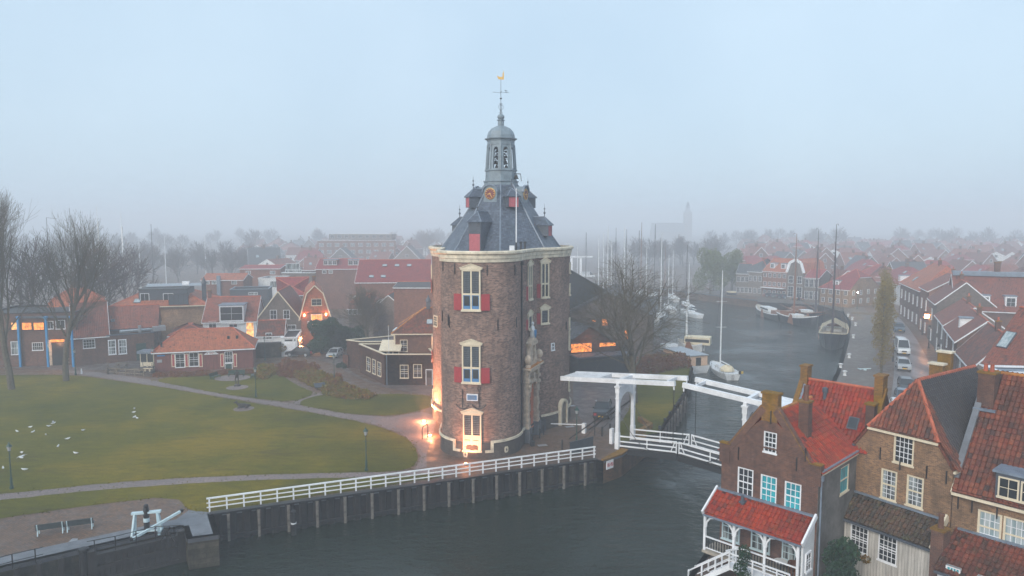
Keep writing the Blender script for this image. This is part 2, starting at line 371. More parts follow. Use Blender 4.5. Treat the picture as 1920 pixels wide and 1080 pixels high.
def poly_fill(mb, poly, holes=(), z=0.0, mi=0, fn=None):
    """triangulate a polygon with polygon holes; fn maps (u, v) to a point"""
    fn = fn or (lambda u, v: V((u, v, z)))
    vs = [V(p) for p in poly]; loops = [list(range(len(poly)))]
    for h in holes:
        o = len(vs); vs += [V(p) for p in h]; loops.append(list(range(o, o + len(h))))
    ed = [(l[i], l[(i + 1) % len(l)]) for l in loops for i in range(len(l))]
    ov, oe, of, *_ = delaunay_2d_cdt(vs, ed, [loops[0]], 1, 1e-5)
    o = len(mb.v); mb.v.extend([tuple(fn(p.x, p.y)) for p in ov])
    for f in of:
        cx = sum(ov[i].x for i in f) / len(f); cy = sum(ov[i].y for i in f) / len(f)
        if any(inside(cx, cy, h) for h in holes): continue
        f = list(f); a, b, c = (ov[i] for i in f[:3])
        if (b.x - a.x) * (c.y - a.y) - (b.y - a.y) * (c.x - a.x) < 0: f.reverse()
        mb.f.append(tuple(o + i for i in f)); mb.mi.append(mi)
def inside(x, y, poly):
    r = False; n = len(poly)
    for i in range(n):
        (x1, y1), (x2, y2) = poly[i], poly[(i + 1) % n]
        if (y1 > y) != (y2 > y) and x < (x2 - x1) * (y - y1) / (y2 - y1) + x1: r = not r
    return r
# ------------------------------------------------------------------ the setting: ground, water, paving, grass, haze
def m_ground(name, c1, c2, bw, bh, mortar, wet=0.0, patch=(0.5, 0.5)):
    t = NT(name); uv = t.coord('UV')
    b = t.n('ShaderNodeTexBrick'); b.inputs['Scale'].default_value = 1; b.inputs['Brick Width'].default_value = bw; b.inputs['Row Height'].default_value = bh
    b.inputs['Mortar Size'].default_value = 0.012; b.inputs['Color1'].default_value = tuple(c1) + (1,); b.inputs['Color2'].default_value = tuple(c2) + (1,); b.inputs['Mortar'].default_value = tuple(mortar) + (1,)
    mp = t.n('ShaderNodeMapping'); mp.inputs['Rotation'].default_value = (0, 0, 0.6); t.t.links.new(uv, mp.inputs[0]); t.t.links.new(mp.outputs[0], b.inputs['Vector'])
    big = t.noise(0.06, 5, 0.65, t.coord('World')); mid = t.noise(0.7, 5, 0.7, t.coord('World')); fine = t.noise(14, 2, 0.6, t.coord('World'))
    c = t.mix(0.6, b.outputs[0], t.ramp(big.outputs[0], [(0.35, (0.32,) * 3), (0.65, (0.68,) * 3)]), 'OVERLAY')
    c = t.mix(0.6, c, t.ramp(mid.outputs[0], [(0.3, (0.34,) * 3), (0.7, (0.66,) * 3)]), 'OVERLAY')
    c = t.mix(0.45, c, t.ramp(fine.outputs[0], [(0.3, (0.3,) * 3), (0.7, (0.7,) * 3)]), 'OVERLAY')
    t.base(t.pump(c, 1.25, 1.1))
    t.rough(t.ramp(mid.outputs[0], [(0.35, (0.55 - wet,) * 3), (0.6, (0.85 - wet * 0.6,) * 3)]))
    t.bump(b.outputs[1], -0.4, 0.01); return t.m
M['paving'] = m_ground('brick_paving', (0.15, 0.098, 0.07), (0.085, 0.058, 0.045), 0.34, 0.17, (0.045, 0.04, 0.035), 0.15)
M['cobble'] = m_ground('path_cobbles', (0.23, 0.19, 0.185), (0.14, 0.115, 0.115), 0.16, 0.12, (0.09, 0.08, 0.07))
M['road'] = m_ground('road_clinkers', (0.125, 0.105, 0.10), (0.085, 0.072, 0.07), 0.25, 0.12, (0.06, 0.05, 0.05), 0.25)
M['quaypave'] = m_ground('quay_clinkers', (0.14, 0.115, 0.10), (0.10, 0.085, 0.075), 0.22, 0.11, (0.06, 0.055, 0.05), 0.1)
def m_asphalt():
    t = NT('asphalt'); a = t.noise(0.12, 5, 0.6, t.coord('World'), vec_scale=(1.6, 0.25, 1)); f = t.noise(20, 2, 0.6, t.coord('World'))
    c = t.mix(0.5, t.ramp(a.outputs[0], [(0.35, (0.07, 0.06, 0.06)), (0.65, (0.15, 0.135, 0.14))]), t.ramp(f.outputs[0], [(0.3, (0.35,) * 3), (0.7, (0.65,) * 3)]), 'OVERLAY')
    t.base(t.pump(c, 1.1, 1.2)).rough(t.ramp(a.outputs[0], [(0.4, (0.5,) * 3), (0.6, (0.32,) * 3)])); return t.m
M['asphalt'] = m_asphalt()
def m_grass():
    t = NT('lawn_grass'); a = t.noise(0.05, 5, 0.6, t.coord('World')); b = t.noise(0.5, 5, 0.75, t.coord('World'), vec_scale=(1, 3.0, 1)); f = t.noise(9, 3, 0.7, t.coord('World'))
    c = t.ramp(a.outputs[0], [(0.36, (0.055, 0.062, 0.001)), (0.5, (0.105, 0.095, 0.001)), (0.64, (0.18, 0.13, 0.002))])
    c = t.mix(0.62, c, t.ramp(b.outputs[0], [(0.28, (0.24, 0.28, 0.3)), (0.72, (0.74, 0.72, 0.6))]), 'OVERLAY')
    wk = t.noise(0.16, 6, 0.75, t.coord('World'), vec_scale=(0.6, 2.2, 1)); c = t.mix(t.ramp(wk.outputs[0], [(0.56, (0, 0, 0)), (0.66, (0.55,) * 3)]), c, (0.06, 0.05, 0.012))
    c = t.mix(0.5, c, t.ramp(f.outputs[0], [(0.3, (0.2,) * 3), (0.7, (0.76,) * 3)]), 'OVERLAY')
    t.base(c).rough(0.9); t.bump(f.outputs[0], 0.6, 0.06); t.p.inputs['Specular IOR Level'].default_value = 0.15; return t.m
M['grass'] = m_grass()
def m_water():
    t = NT('harbour_water'); t.base((0.006, 0.013, 0.007)).rough(0.06); t.p.inputs['IOR'].default_value = 1.33; t.p.inputs['Specular IOR Level'].default_value = 0.40
    a = t.noise(0.75, 3, 0.55, t.coord('World'), vec_scale=(1.0, 1.8, 1)); b = t.noise(2.6, 3, 0.6, t.coord('World'), vec_scale=(1, 1.5, 1)); g = t.noise(0.07, 4, 0.6, t.coord('World'))
    gust = t.ramp(g.outputs[0], [(0.38, (0.18,) * 3), (0.60, (1.0,) * 3)])
    h = t.math('ADD', t.math('MULTIPLY', a.outputs[0], 1.0), t.math('MULTIPLY', b.outputs[0], 0.30))
    h = t.math('MULTIPLY', h, gust)
    t.bump(h, 1.0, 0.45); return t.m
M['water'] = m_water()

def gp(pts, z=0.0): return [XY(G(x, y, z)) for x, y in pts]
LOCKW = gp([(0, 1066), (345, 988)])
lock_dir = (V((*LOCKW[1], 0)) - V((*LOCKW[0], 0)))
lock_far = V((*LOCKW[0], 0)) - lock_dir * 3.0
WATER = [(lock_far.x, lock_far.y), LOCKW[0], LOCKW[1]] + gp([(352, 1012), (410, 1004), (397, 963), (1117, 862)]) + [(8.9, 67.4), (11.0, 69.3), (14.7, 75.6), (16.2, 75.9)] \
    + gp([(1285, 738), (1299, 692), (1280, 655), (1200, 612), (1092, 565), (1092, 530), (1200, 536), (1300, 549), (1419, 563), (1535, 569), (1577, 580), (1591, 602), (1586, 640), (1568, 700)]) \
    + [(33, 78), (27.5, 67.5), (22.0, 60.0), (13.2, 47.2), (11.6, 44.5), (12.5, 30), (12.5, -60), (lock_far.x, -60)]
mb = MB()
B_ = 3000
poly_fill(mb, [(-B_, -B_), (B_, -B_), (B_, B_), (-B_, B_)], [WATER])
struct(mb.build('ground', 'paving'))
# quay faces: a wall from the ground down into the water, built in stretches of their own material
mb = MB(); mb.add([(-400, -400, WZ), (400, -400, WZ), (400, 500, WZ), (-400, 500, WZ)], [(0, 1, 2, 3)]); struct(mb.build('water', 'water'))
M['quay_brick'] = m_brick('quay_brick', (0.25, 0.13, 0.07), (0.14, 0.075, 0.05), (0.16, 0.14, 0.11), (0.045, 0.035, 0.02), 0.55, speck=(0.12, 0.09, 0.03))
M['quay_stone'] = m_brick('quay_blocks', (0.13, 0.12, 0.10), (0.09, 0.085, 0.07), (0.04, 0.04, 0.035), (0.02, 0.02, 0.018), 0.8, 0.9, 0.4)
WV = [V((x, y, 0)) for x, y in WATER]
def quay_face(i, j, mat, name, label, th=0.5, cop=None):
    mb = MB(); pts = WV[i:j + 1]; mi = 0
    for a, b in zip(pts, pts[1:]):
        d = (b - a).normalized(); n = V((d.y, -d.x, 0))      # WATER runs clockwise round the water: land lies on the left
        n = -n if side_in(a, b, n) else n
        mb.add([a, b, b + V((0, 0, -4.5)), a + V((0, 0, -4.5)), a + n * th, b + n * th], [(0, 1, 2, 3), (3, 2, 1, 0)])
        c0, c1 = a + n * th, b + n * th
        h = 0.06 if cop is None else cop
        mb.add([a - n * .06 + V((0, 0, h)), b - n * .06 + V((0, 0, h)), c1 + V((0, 0, h)), c0 + V((0, 0, h)), a - n * .06 + V((0, 0, -.25)), b - n * .06 + V((0, 0, -.25)), c1 - V((0, 0, .1)), c0 - V((0, 0, .1))],
               [(0, 1, 2, 3), (3, 2, 1, 0), (0, 4, 5, 1), (1, 5, 4, 0), (3, 2, 6, 7)], 1)
    o = mb.build('quay_wall', [mat, 'stone_grey' if mat != 'wood_dark' else 'rust']); tag(o, label, 'quay wall')
    return o
def side_in(a, b, n):
    m = (a + b) / 2 + n * 0.05
    return inside(m.x, m.y, WATER)
quay_face(0, 6, 'quay_stone', 'quay_wall', 'weathered stone lock wall under the paved terrace with the bench', 0.35)
quay_face(7, 10, 'quay_brick', 'quay_wall', 'mossy brown brick bridge abutment beside the tarred sheet piling', 0.4)
quay_face(10, 12, 'wood_dark', 'quay_wall', 'timber quay edge along the narrow canal lawn behind the bridge', 0.35, 0.1)
quay_face(12, 16, 'quay_brick', 'quay_wall', 'quay edge behind the houseboat and boatyard sheds', 0.3)
quay_face(16, 22, 'quay_brick', 'quay_wall', 'curved far harbour quay below the row of parked cars', 0.4)
quay_face(22, 25, 'quay_stone', 'quay_wall', 'long right-hand stone quay edge running past the moored dark barge', 0.55)
quay_face(25, 30, 'quay_brick', 'quay_wall', 'brick canal wall at the foot of the gabled canal houses', 0.3)

def sheet(name, pts, mat, z, kind='structure', hgt=None):
    mb = MB(); poly_fill(mb, pts, z=z); o = mb.build(name, mat)
    if kind: o['kind'] = kind
    return o
# the lawns (short mown grass, one mass each)
def rough_edge(pts, step=1.2, amp=0.16, seed=1):
    rnd = random.Random(seed); out = []
    for i in range(len(pts)):
        a, b = V(pts[i]), V(pts[(i + 1) % len(pts)]); n = max(1, int((b - a).length / step))
        for k in range(n):
            p = a.lerp(b, k / n); out.append((p.x + rnd.uniform(-amp, amp), p.y + rnd.uniform(-amp, amp)))
    return out
def smooth_poly(pts, it=2):
    for _ in range(it):
        q = []
        for i in range(len(pts)):
            a, b = V(pts[i]), V(pts[(i + 1) % len(pts)]); q += [tuple(a.lerp(b, .25)), tuple(a.lerp(b, .75))]
        pts = q
    return pts
LAWN1 = gp([(-300, 715), (0, 703), (140, 703), (200, 712), (290, 724), (370, 738), (470, 755), (560, 770), (640, 784), (700, 797), (745, 812), (775, 832), (786, 856), (776, 876), (735, 886), (600, 887), (400, 893), (200, 906), (0, 927), (-300, 962)])
LAWN2 = gp([(-300, 975), (0, 938), (200, 917), (400, 904), (560, 898), (700, 895), (820, 889), (838, 893), (700, 915), (560, 935), (392, 962), (352, 960), (334, 929), (150, 950), (0, 973), (-300, 1012)])
LAWN3 = gp([(286, 714), (330, 704), (440, 700), (520, 700), (560, 725), (594, 738), (548, 754), (480, 748), (400, 736), (340, 724)])
LAWN4 = gp([(549, 757), (605, 738), (660, 742), (740, 738), (812, 742), (815, 760), (785, 771), (730, 781), (650, 776), (600, 767)])
LAWN5 = gp([(1170, 832), (1198, 822), (1232, 812), (1283, 738), (1297, 694), (1262, 664), (1215, 664), (1196, 700), (1188, 740), (1176, 775), (1150, 812)])
for i, (pts, sm) in enumerate(((LAWN1, 2), (LAWN2, 1), (LAWN3, 1), (LAWN4, 2), (LAWN5, 0))):
    p = smooth_poly(pts, sm) if sm else pts
    sheet('grass', rough_edge(p, 1.0, 0.1, i), 'grass', 0.03)
PATH1 = gp([(110, 694), (190, 698), (300, 715), (400, 736), (480, 749), (549, 757), (650, 776), (730, 782), (790, 772), (822, 780), (800, 850), (800, 876), (778, 880), (789, 856), (777, 832), (747, 811), (700, 795), (560, 768), (370, 736), (200, 709), (140, 701)])
PATH2 = gp([(-300, 962), (0, 926), (200, 905), (400, 892), (600, 886), (735, 885), (800, 880), (860, 882), (838, 890), (700, 896), (560, 899), (400, 905), (200, 918), (0, 939), (-300, 976)])
sheet('path', PATH1, 'cobble', 0.008); sheet('path', PATH2, 'cobble', 0.009)
sheet('path', gp([(545, 756), (600, 736), (625, 738), (570, 760)]), 'cobble', 0.012)
sheet('terrace', gp([(-300, 1012), (0, 975), (150, 951), (336, 929), (354, 962), (345, 986), (0, 1062), (-300, 1130)]), 'paving', 0.02)
sheet('coping', gp([(-300, 1110), (0, 1045), (330, 975), (354, 958), (396, 962), (410, 1003), (353, 1011), (346, 988), (0, 1066), (-300, 1134)]), 'stone_grey', 0.055)
# roads
sheet('road', smooth_poly(gp([(-200, 690), (60, 690), (150, 696), (260, 690), (480, 664), (540, 664), (610, 676), (655, 700), (700, 722), (780, 738), (815, 742), (815, 722), (740, 722), (690, 715), (650, 690), (640, 672), (560, 655), (480, 652), (250, 672), (0, 672), (-200, 675)]), 1), 'road', 0.006)
sheet('road', smooth_poly(gp([(1100, 800), (1172, 805), (1190, 740), (1200, 700), (1190, 672), (1080, 690), (1072, 740), (1085, 780)]), 1), 'road', 0.006)
sheet('quay', gp([(1591, 603), (1586, 641), (1568, 701), (1545, 780), (1660, 800), (1646, 700), (1640, 640), (1636, 600), (1600, 590), (1535, 572), (1420, 566), (1420, 546), (1600, 560), (1640, 596)]), 'quaypave', 0.005)
sheet('road', smooth_poly(gp([(1600, 557), (1640, 566), (1668, 590), (1676, 640), (1678, 700), (1660, 800), (1800, 800), (1760, 720), (1728, 650), (1700, 610), (1676, 586), (1640, 560), (1610, 552)]), 1), 'asphalt', 0.012)
# haze: the damp winter air between the camera and the town
mb = MB(); mb.box(-1100, 1200, -60, 1800, -3.6, 44)
t_ = NT('air'); t_.t.nodes.remove(t_.p)
pv = t_.n('ShaderNodeVolumePrincipled'); pv.inputs['Color'].default_value = HAZE_C + (1,); pv.inputs['Density'].default_value = HAZE_D; pv.inputs['Anisotropy'].default_value = 0.0
t_.l(pv, 0, t_.out, 1)
hz = mb.build('haze', t_.m, uv=False); hz['kind'] = 'stuff'
# ------------------------------------------------------------------ windows shared by all buildings
WCACHE = {}
def window_meshes(w, h, cols, rows, frame, bar, fw, bw, arch, split, sill, glass, rowsplit):
    key = (round(w, 2), round(h, 2), cols, rows, frame, bar, fw, bw, arch, split, sill, glass, rowsplit)
    if key in WCACHE: return WCACHE[key]
    mb = MB(); d0, d1 = -0.10, 0.035      # local: x along wall, -y outwards, z up, origin at bottom centre
    mb.box(-w / 2, -w / 2 + fw, -d1, -d0, 0, h); mb.box(w / 2 - fw, w / 2, -d1, -d0, 0, h)
    mb.box(-w / 2 + fw, w / 2 - fw, -d1, -d0, h - fw, h); mb.box(-w / 2 + fw, w / 2 - fw, -d1, -d0, 0, fw)
    if sill: mb.box(-w / 2 - 0.05, w / 2 + 0.05, -d1 - 0.06, -d1 - 0.002, -0.05, 0.06)
    iw, ih = w - 2 * fw, h - 2 * fw
    if split: mb.box(-iw / 2, iw / 2, -0.025, 0.05, fw + ih * rowsplit - fw * .4, fw + ih * rowsplit + fw * .4)
    for k in range(1, cols):
        x = -iw / 2 + iw * k / cols; mb.box(x - bw / 2, x + bw / 2, -0.015, 0.05, fw, h - fw, 1)
    for k in range(1, rows):
        z = fw + ih * k / rows
        if split and abs(z - (fw + ih * rowsplit)) < 0.09: continue
        for c in range(cols):
            x0 = -iw / 2 + iw * c / cols + bw / 2; x1 = -iw / 2 + iw * (c + 1) / cols - bw / 2
            mb.box(x0, x1, -0.012, 0.05, z - bw / 2, z + bw / 2, 1)
    f = mb.mesh('window', [frame, bar])
    p = MB(); p.box(-iw / 2 + .001, iw / 2 - .001, 0.012, 0.04, fw + .001, h - fw - .001); p = p.mesh('pane', glass)
    WCACHE[key] = (f, p); return WCACHE[key]
def add_window(parent, mat, w, h, cols=2, rows=3, frame='white', glass='glass', bar=None, fw=0.08, bw=0.035, split=True, sill=True, rowsplit=0.5, name='window', out=0.0):
    """mat: matrix of the spot on the wall (x along, -y out, z up)"""
    f, p = window_meshes(w, h, cols, rows, frame, bar or frame, fw, bw, False, split, sill, glass, rowsplit)
    o = link(name, f, parent); m = mat @ Matrix.Translation((0, -out, 0)); o.matrix_local = m
    link('pane', p, o); return o
def door_mesh(w, h, col, frame, light=False):
    key = ('door', round(w, 2), round(h, 2), col, frame, light)
    if key in WCACHE: return WCACHE[key]
    mb = MB(); f = 0.09
    mb.box(-w / 2, -w / 2 + f, -0.05, .1, 0, h, 1); mb.box(w / 2 - f, w / 2, -0.05, .1, 0, h, 1); mb.box(-w / 2 + f, w / 2 - f, -0.05, .1, h - f, h, 1)
    mb.box(-w / 2 + f, w / 2 - f, -0.012, .06, 0, h - f, 0)
    for z0, z1 in ((0.15, h * .42), (h * .48, h - .3)):
        mb.box(-w / 2 + f + .12, w / 2 - f - .12, -0.03, -0.0125, z0, z1, 2 if light and z0 > .3 else 0)
    WCACHE[key] = mb.mesh('door', [col, frame, 'glass']); return WCACHE[key]
def add_door(parent, mat, w, h, col='green_paint', frame='white', light=False, out=0.0):
    o = link('door', door_mesh(w, h, col, frame, light), parent); o.matrix_local = mat @ Matrix.Translation((0, -out, 0))
    hm = MB().tube((w * .3, -.10, h * .45), (w * .3, -.02, h * .45), .03, .03, 6); k = WCACHE.get('handle') or hm.mesh('handle', 'galv'); WCACHE['handle'] = k
    link('handle', k, o); return o
def on_wall(x, y, z, n):
    """frame on a wall point with outward normal n (2D)"""
    a = math.atan2(n[1], n[0]) + PI / 2
    return Matrix.Translation((x, y, z)) @ Matrix.Rotation(a, 4, 'Z')

# ------------------------------------------------------------------ the round gate tower
BC, BR = V((-3.2, 72.15)), 4.08      # front bulge
DC, DR = V((-1.3, 84.6)), 8.2        # main drum
pA = V((BC.x + BR, BC.y)); pB = V((2.75, 77.48))
def arc(c, r, a0, a1, n): return [V((c.x + r * math.cos(a0 + (a1 - a0) * i / n), c.y + r * math.sin(a0 + (a1 - a0) * i / n))) for i in range(n + 1)]
jx = BC.x - BR; ja = math.atan2(-math.sqrt(DR ** 2 - (jx - DC.x) ** 2), jx - DC.x); jP = V((DC.x + DR * math.cos(ja), DC.y + DR * math.sin(ja)))
bA = math.atan2(pB.y - DC.y, pB.x - DC.x)
OUT = [jP] + [V((jx, jP.y + (BC.y - jP.y) * k / 4)) for k in range(1, 4)] + arc(BC, BR, PI, 2 * PI, 48) + [pA.lerp(pB, k / 5) for k in range(1, 5)] + arc(DC, DR, bA, ja + 2 * PI, 90)[:-1]
def offset_out(off, smooth=0):
    n = len(OUT); r = []
    for i in range(n):
        a, b, c = OUT[i - 1], OUT[i], OUT[(i + 1) % n]
        n1 = V(((b - a).y, -(b - a).x)).normalized(); n2 = V(((c - b).y, -(c - b).x)).normalized()
        m = (n1 + n2); m = m / max(m.length_squared / 2, 0.35); r.append(b + m * off)
    for _ in range(smooth): r = [(r[i - 1] + r[i] * 2 + r[(i + 1) % n]) / 4 for i in range(n)]
    return r
def sweep(prof, mats, name, parent, smooth=0, mi=None, cap=False, i0=0, i1=None, closed=True, sm_shade=False):
    """a ring following the outline: prof = [(offset, z)]"""
    mb = MB(); n = len(OUT); rings = [offset_out(o, smooth) for o, z in prof]
    cum = [0.0]
    for i in range(n): cum.append(cum[-1] + (OUT[(i + 1) % n] - OUT[i]).length)
    rng = range(n) if i1 is None else range(i0, i1)
    pl = [0.0]
    for k in range(1, len(prof)): pl.append(pl[-1] + math.hypot(prof[k][0] - prof[k - 1][0], prof[k][1] - prof[k - 1][1]))
    for ring, (o, z) in zip(rings, prof): mb.v.extend([(p.x, p.y, z) for p in ring])
    for k in range(len(prof) - 1):
        for i in rng:
            j = (i + 1) % n; mb.uv[len(mb.f)] = [(cum[i], pl[k]), (cum[i + 1], pl[k]), (cum[i + 1], pl[k + 1]), (cum[i], pl[k + 1])]
            mb.f.append((k * n + i, k * n + j, (k + 1) * n + j, (k + 1) * n + i)); mb.mi.append(mi[k] if mi else 0)
    if cap:
        poly_fill(mb, [(p.x, p.y) for p in rings[-1]], z=prof[-1][1], mi=mi[-1] if mi else 0)
        for k in range(len(mb.f)):
            if k not in mb.uv: mb.uv[k] = [(mb.v[i][0], mb.v[i][1]) for i in mb.f[k]]
    return mb.build(name, mats, parent)
TW = thing('gate_tower', 'massive round brick gate tower with slate roof and belfry beside the canal', 'tower', (0, 0, 0))
sweep([(0.18, -0.3), (0.16, 1.35), (0.0, 1.6), (0, 19.45)], ['tower_brick', 'plinth_brick'], 'wall', TW, mi=[1, 1, 0])
PLZ = 1.55
# white plinth band, stepping down round the ground-floor door of the bulge
mb = MB(); o0 = offset_out(0.16); o1 = offset_out(0.30); n = len(OUT)
def band_z(i):
    p = OUT[i]; a = math.atan2(p.y - BC.y, p.x - BC.x)
    if (p - BC).length < BR + 0.05 and p.y < BC.y - .2:
        if R(-126) < a < R(-75): return 0.62
    return PLZ
for i in range(n):
    j = (i + 1) % n; z = band_z(i) if band_z(i) == band_z(j) else max(band_z(i), band_z(j))
    a = math.atan2(OUT[i].y - BC.y, OUT[i].x - BC.x)
    if OUT[i].y < BC.y - .2 and R(-117) < a < R(-84): continue
    if OUT[i].y > 72.2 and OUT[i].x > 0.8 and OUT[i].y < 77.6 and OUT[i].x < 2.8: continue
    step = band_z(i) != band_z(j)
    zl = min(band_z(i), band_z(j)) if step else z
    P = [(o0[i].x, o0[i].y), (o0[j].x, o0[j].y), (o1[j].x, o1[j].y), (o1[i].x, o1[i].y)]
    mb.add([(x, y, zl) for x, y in P] + [(x, y, z + .24) for x, y in P], [(0, 1, 2, 3), (7, 6, 5, 4), (3, 2, 6, 7), (0, 4, 5, 1), (0, 3, 7, 4), (1, 5, 6, 2)])
mb.build('plinth_band', 'cream_stone', TW)
# cornice and parapet
sweep([(0.0, 19.3), (0.12, 19.32), (0.14, 19.62), (0.22, 19.68), (0.22, 20.0), (0.42, 20.14), (0.42, 20.32), (0.36, 20.4), (0.0, 20.42), (-0.02, 19.9)], 'cream_stone', 'cornice', TW, smooth=2)
mb = MB(); poly_fill(mb, [(p.x, p.y) for p in offset_out(-0.01)], z=19.88); mb.build('roof_deck', 'lead_dark', TW)
# roof: an octagonal slate pyramid
RZ0, RZ1 = 19.95, 27.7
c3 = V((DC.x, DC.y, 0))
def oct_pt(r, k, z, a0=-PI / 2): t = a0 + k * PI / 4; return V((DC.x + r * math.cos(t), DC.y + r * math.sin(t), z))
mb = MB()
prof = [(7.35, RZ0), (6.85, RZ0 + 0.55), (4.55, 23.7), (2.15, RZ1 - .35), (1.85, RZ1)]
for k in range(8):
    for (r0, z0), (r1, z1) in zip(prof, prof[1:]):
        mb.add([oct_pt(r0, k, z0), oct_pt(r0, k + 1, z0), oct_pt(r1, k + 1, z1), oct_pt(r1, k, z1)], [(0, 1, 2, 3)])
roof = mb.build('roof', 'slate', TW)
mb = MB()
for k in range(8):
    for (r0, z0), (r1, z1) in zip(prof, prof[1:]): mb.tube(oct_pt(r0, k, z0), oct_pt(r1, k, z1), .09, .09, 6)
    mb.tube(oct_pt(7.35, k, RZ0), oct_pt(7.35, k + 1, RZ0), .1, .1, 6)
mb.build('hip_lead', 'lead', roof)
def rad_at(z):
    for (r0, z0), (r1, z1) in zip(prof, prof[1:]):
        if z0 <= z <= z1: return (r0 + (r1 - r0) * (z - z0) / (z1 - z0)) * math.cos(PI / 8)
    return 1.7
def tdormer(deg, z0, w, h, rh, rfront, wincol, dark_top=False, label=None, fin=True, eave=0.16):
    """a hipped slate dormer on the pyramid, facing outwards at the given bearing"""
    T = Matrix.Translation((DC.x, DC.y, 0)) @ Matrix.Rotation(R(deg) + PI / 2, 4, 'Z')   # local -y = outwards
    o = empty('dormer', parent=TW); o.matrix_local = T
    yb = -rad_at(min(z0 + h + rh, 27.5)) + 0.4
    m = MB().box(-w / 2, w / 2, -rfront, yb, z0, z0 + h); m.build('cheeks', 'lead_dark', o)
    e = eave; zt = z0 + h; ry = -rfront + w / 2
    a, b, c, d_ = V((-w / 2 - e, -rfront - e, zt)), V((w / 2 + e, -rfront - e, zt)), V((w / 2 + e, yb, zt)), V((-w / 2 - e, yb, zt))
    t1, t2 = V((0, ry, zt + rh)), V((0, yb, zt + rh))
    low = [V((p.x, p.y, p.z - .08)) for p in (a, b, c, d_)]
    m = MB().add([a, b, c, d_, t1, t2] + low, [(0, 1, 4), (1, 2, 5, 4), (3, 0, 4, 5), (9, 8, 7, 6), (6, 7, 1, 0), (7, 8, 2, 1), (9, 6, 0, 3)]); rf = m.build('dormer_roof', 'slate', o)
    m = MB().tube(a, t1, .05, .05, 5).tube(b, t1, .05, .05, 5).tube(t1, t2, .06, .06, 5)
    m.build('lead_edges', 'lead', rf)
    if fin:
        m = MB().lathe([(.05, 0), (.05, .3), (.13, .38), (.13, .48), (.05, .56), (.03, .8), (.09, .86), (.09, .95), (.02, 1.02), (.012, 1.5)], (0, ry, zt + rh), 8); m.build('finial', 'lead_dark', rf)
    if wincol:
        m = MB(); f = .1
        m.box(-w / 2 + .02, -w / 2 + f, -rfront - .04, -rfront + .02, z0, zt, 1).box(w / 2 - f, w / 2 - .02, -rfront - .04, -rfront + .02, z0, zt, 1)
        m.box(-w / 2 + f, w / 2 - f, -rfront - .04, -rfront + .02, zt - f, zt, 1)
        ph = (h - f) * (0.62 if dark_top else 1.0)
        m.box(-w / 2 + f, w / 2 - f, -rfront - .02, -rfront + .02, z0 + .03, z0 + ph, 0)
        k = int((w - 2 * f) / .16)
        for i in range(k): x = -w / 2 + f + (w - 2 * f) * (i + .5) / k; m.box(x - .05, x + .05, -rfront - .032, -rfront - .021, z0 + .05, z0 + ph - .04, 0)
        m.build('hatch', [wincol, 'lead_dark'], o)
        if dark_top:
            m = MB(); zz = z0 + ph + .08
            for i in range(6): m.cbox((0, -rfront - .03, zz + i * (h - f - ph - .1) / 6 + .05), w - 2 * f, .05, .06)
            m.build('louvre', 'lead_dark', o)
    return o
tdormer(-112.5, 19.9, 1.5, 3.35, 1.15, 7.3, 'pink_paint', True)
tdormer(-69, 24.9, 1.35, 1.25, .95, 4.15, 'pink_paint')
tdormer(-157.5, 24.9, 1.35, 1.25, .95, 4.15, 'pink_paint'); tdormer(22.5, 24.9, 1.35, 1.25, .95, 4.15, 'pink_paint'); tdormer(112.5, 24.9, 1.35, 1.25, .95, 4.15, 'pink_paint')
tdormer(-22.5, 21.6, 1.35, 1.3, .95, 6.15, 'pink_paint'); tdormer(157.5, 21.6, 1.35, 1.3, .95, 6.15, 'pink_paint'); tdormer(67.5, 21.6, 1.35, 1.3, .95, 6.15, 'pink_paint')
# clock housings and clocks
FIG = []
for deg in (-112.5, -22.5, 67.5, 157.5):
    T = Matrix.Translation((DC.x, DC.y, 0)) @ Matrix.Rotation(R(deg) + PI / 2, 4, 'Z')
    o = empty('clock_dormer', parent=TW); o.matrix_local = T
    zc = 26.45; r = .62; rf = 3.1; hw = 0.82
    prof2 = [(-hw, 25.5), (hw, 25.5), (hw, 26.75)] + [(hw * math.cos(t), 26.75 + .62 * math.sin(t)) for t in [PI * k / 12 for k in range(1, 12)]] + [(-hw, 26.75)]
    m = MB(); nn = len(prof2)
    m.add([V((x, -rf, z)) for x, z in prof2] + [V((x, -1.2, z)) for x, z in prof2], [tuple(range(nn)), tuple(reversed(range(nn, 2 * nn)))] + [(i, nn + i, nn + (i + 1) % nn, (i + 1) % nn) for i in range(nn)])
    m.build('housing', 'copperlead', o)
    m = MB(); top = [(-hw - .16, 26.72), (-hw, 26.78)] + [((hw + .06) * math.cos(t), 26.78 + .7 * math.sin(t)) for t in [PI * k / 12 for k in range(12, -1, -1)]] + [(hw + .16, 26.72)]
    for (x0, z0), (x1, z1) in zip(top, top[1:]): m.beam((x0, -rf - .05, z0), (x1, -rf - .05, z1), .3, .1, up=V((0, 0, 1)))
    m.build('hood_moulding', 'lead', o)
    T2 = Matrix.Translation((0, -rf, zc)) @ Matrix.Rotation(PI / 2, 4, 'X')
    m = MB().lathe([(r, 0), (r, .06), (r * .97, .07)], n=32); m.xform(T2); cl = m.build('clock_face', 'clockface', o)
    m = MB()
    for k in range(12):
        t = k * PI / 6; m.box(-.035, .035, r * .70, r * .93, .072, .10, 0, Matrix.Rotation(t, 4, 'Z'))
    m.lathe([(r * 1.05, .0), (r * 1.05, .09), (r * .985, .095), (r * .985, .02)], n=32)
    m.box(-.035, .035, -.12, r * .8, .105, .12, 0, Matrix.Rotation(R(-150), 4, 'Z')); m.box(-.05, .05, -.1, r * .5, .105, .118, 0, Matrix.Rotation(R(102), 4, 'Z'))
    m.xform(T2); m.build('dial_and_hands', 'gold', cl)
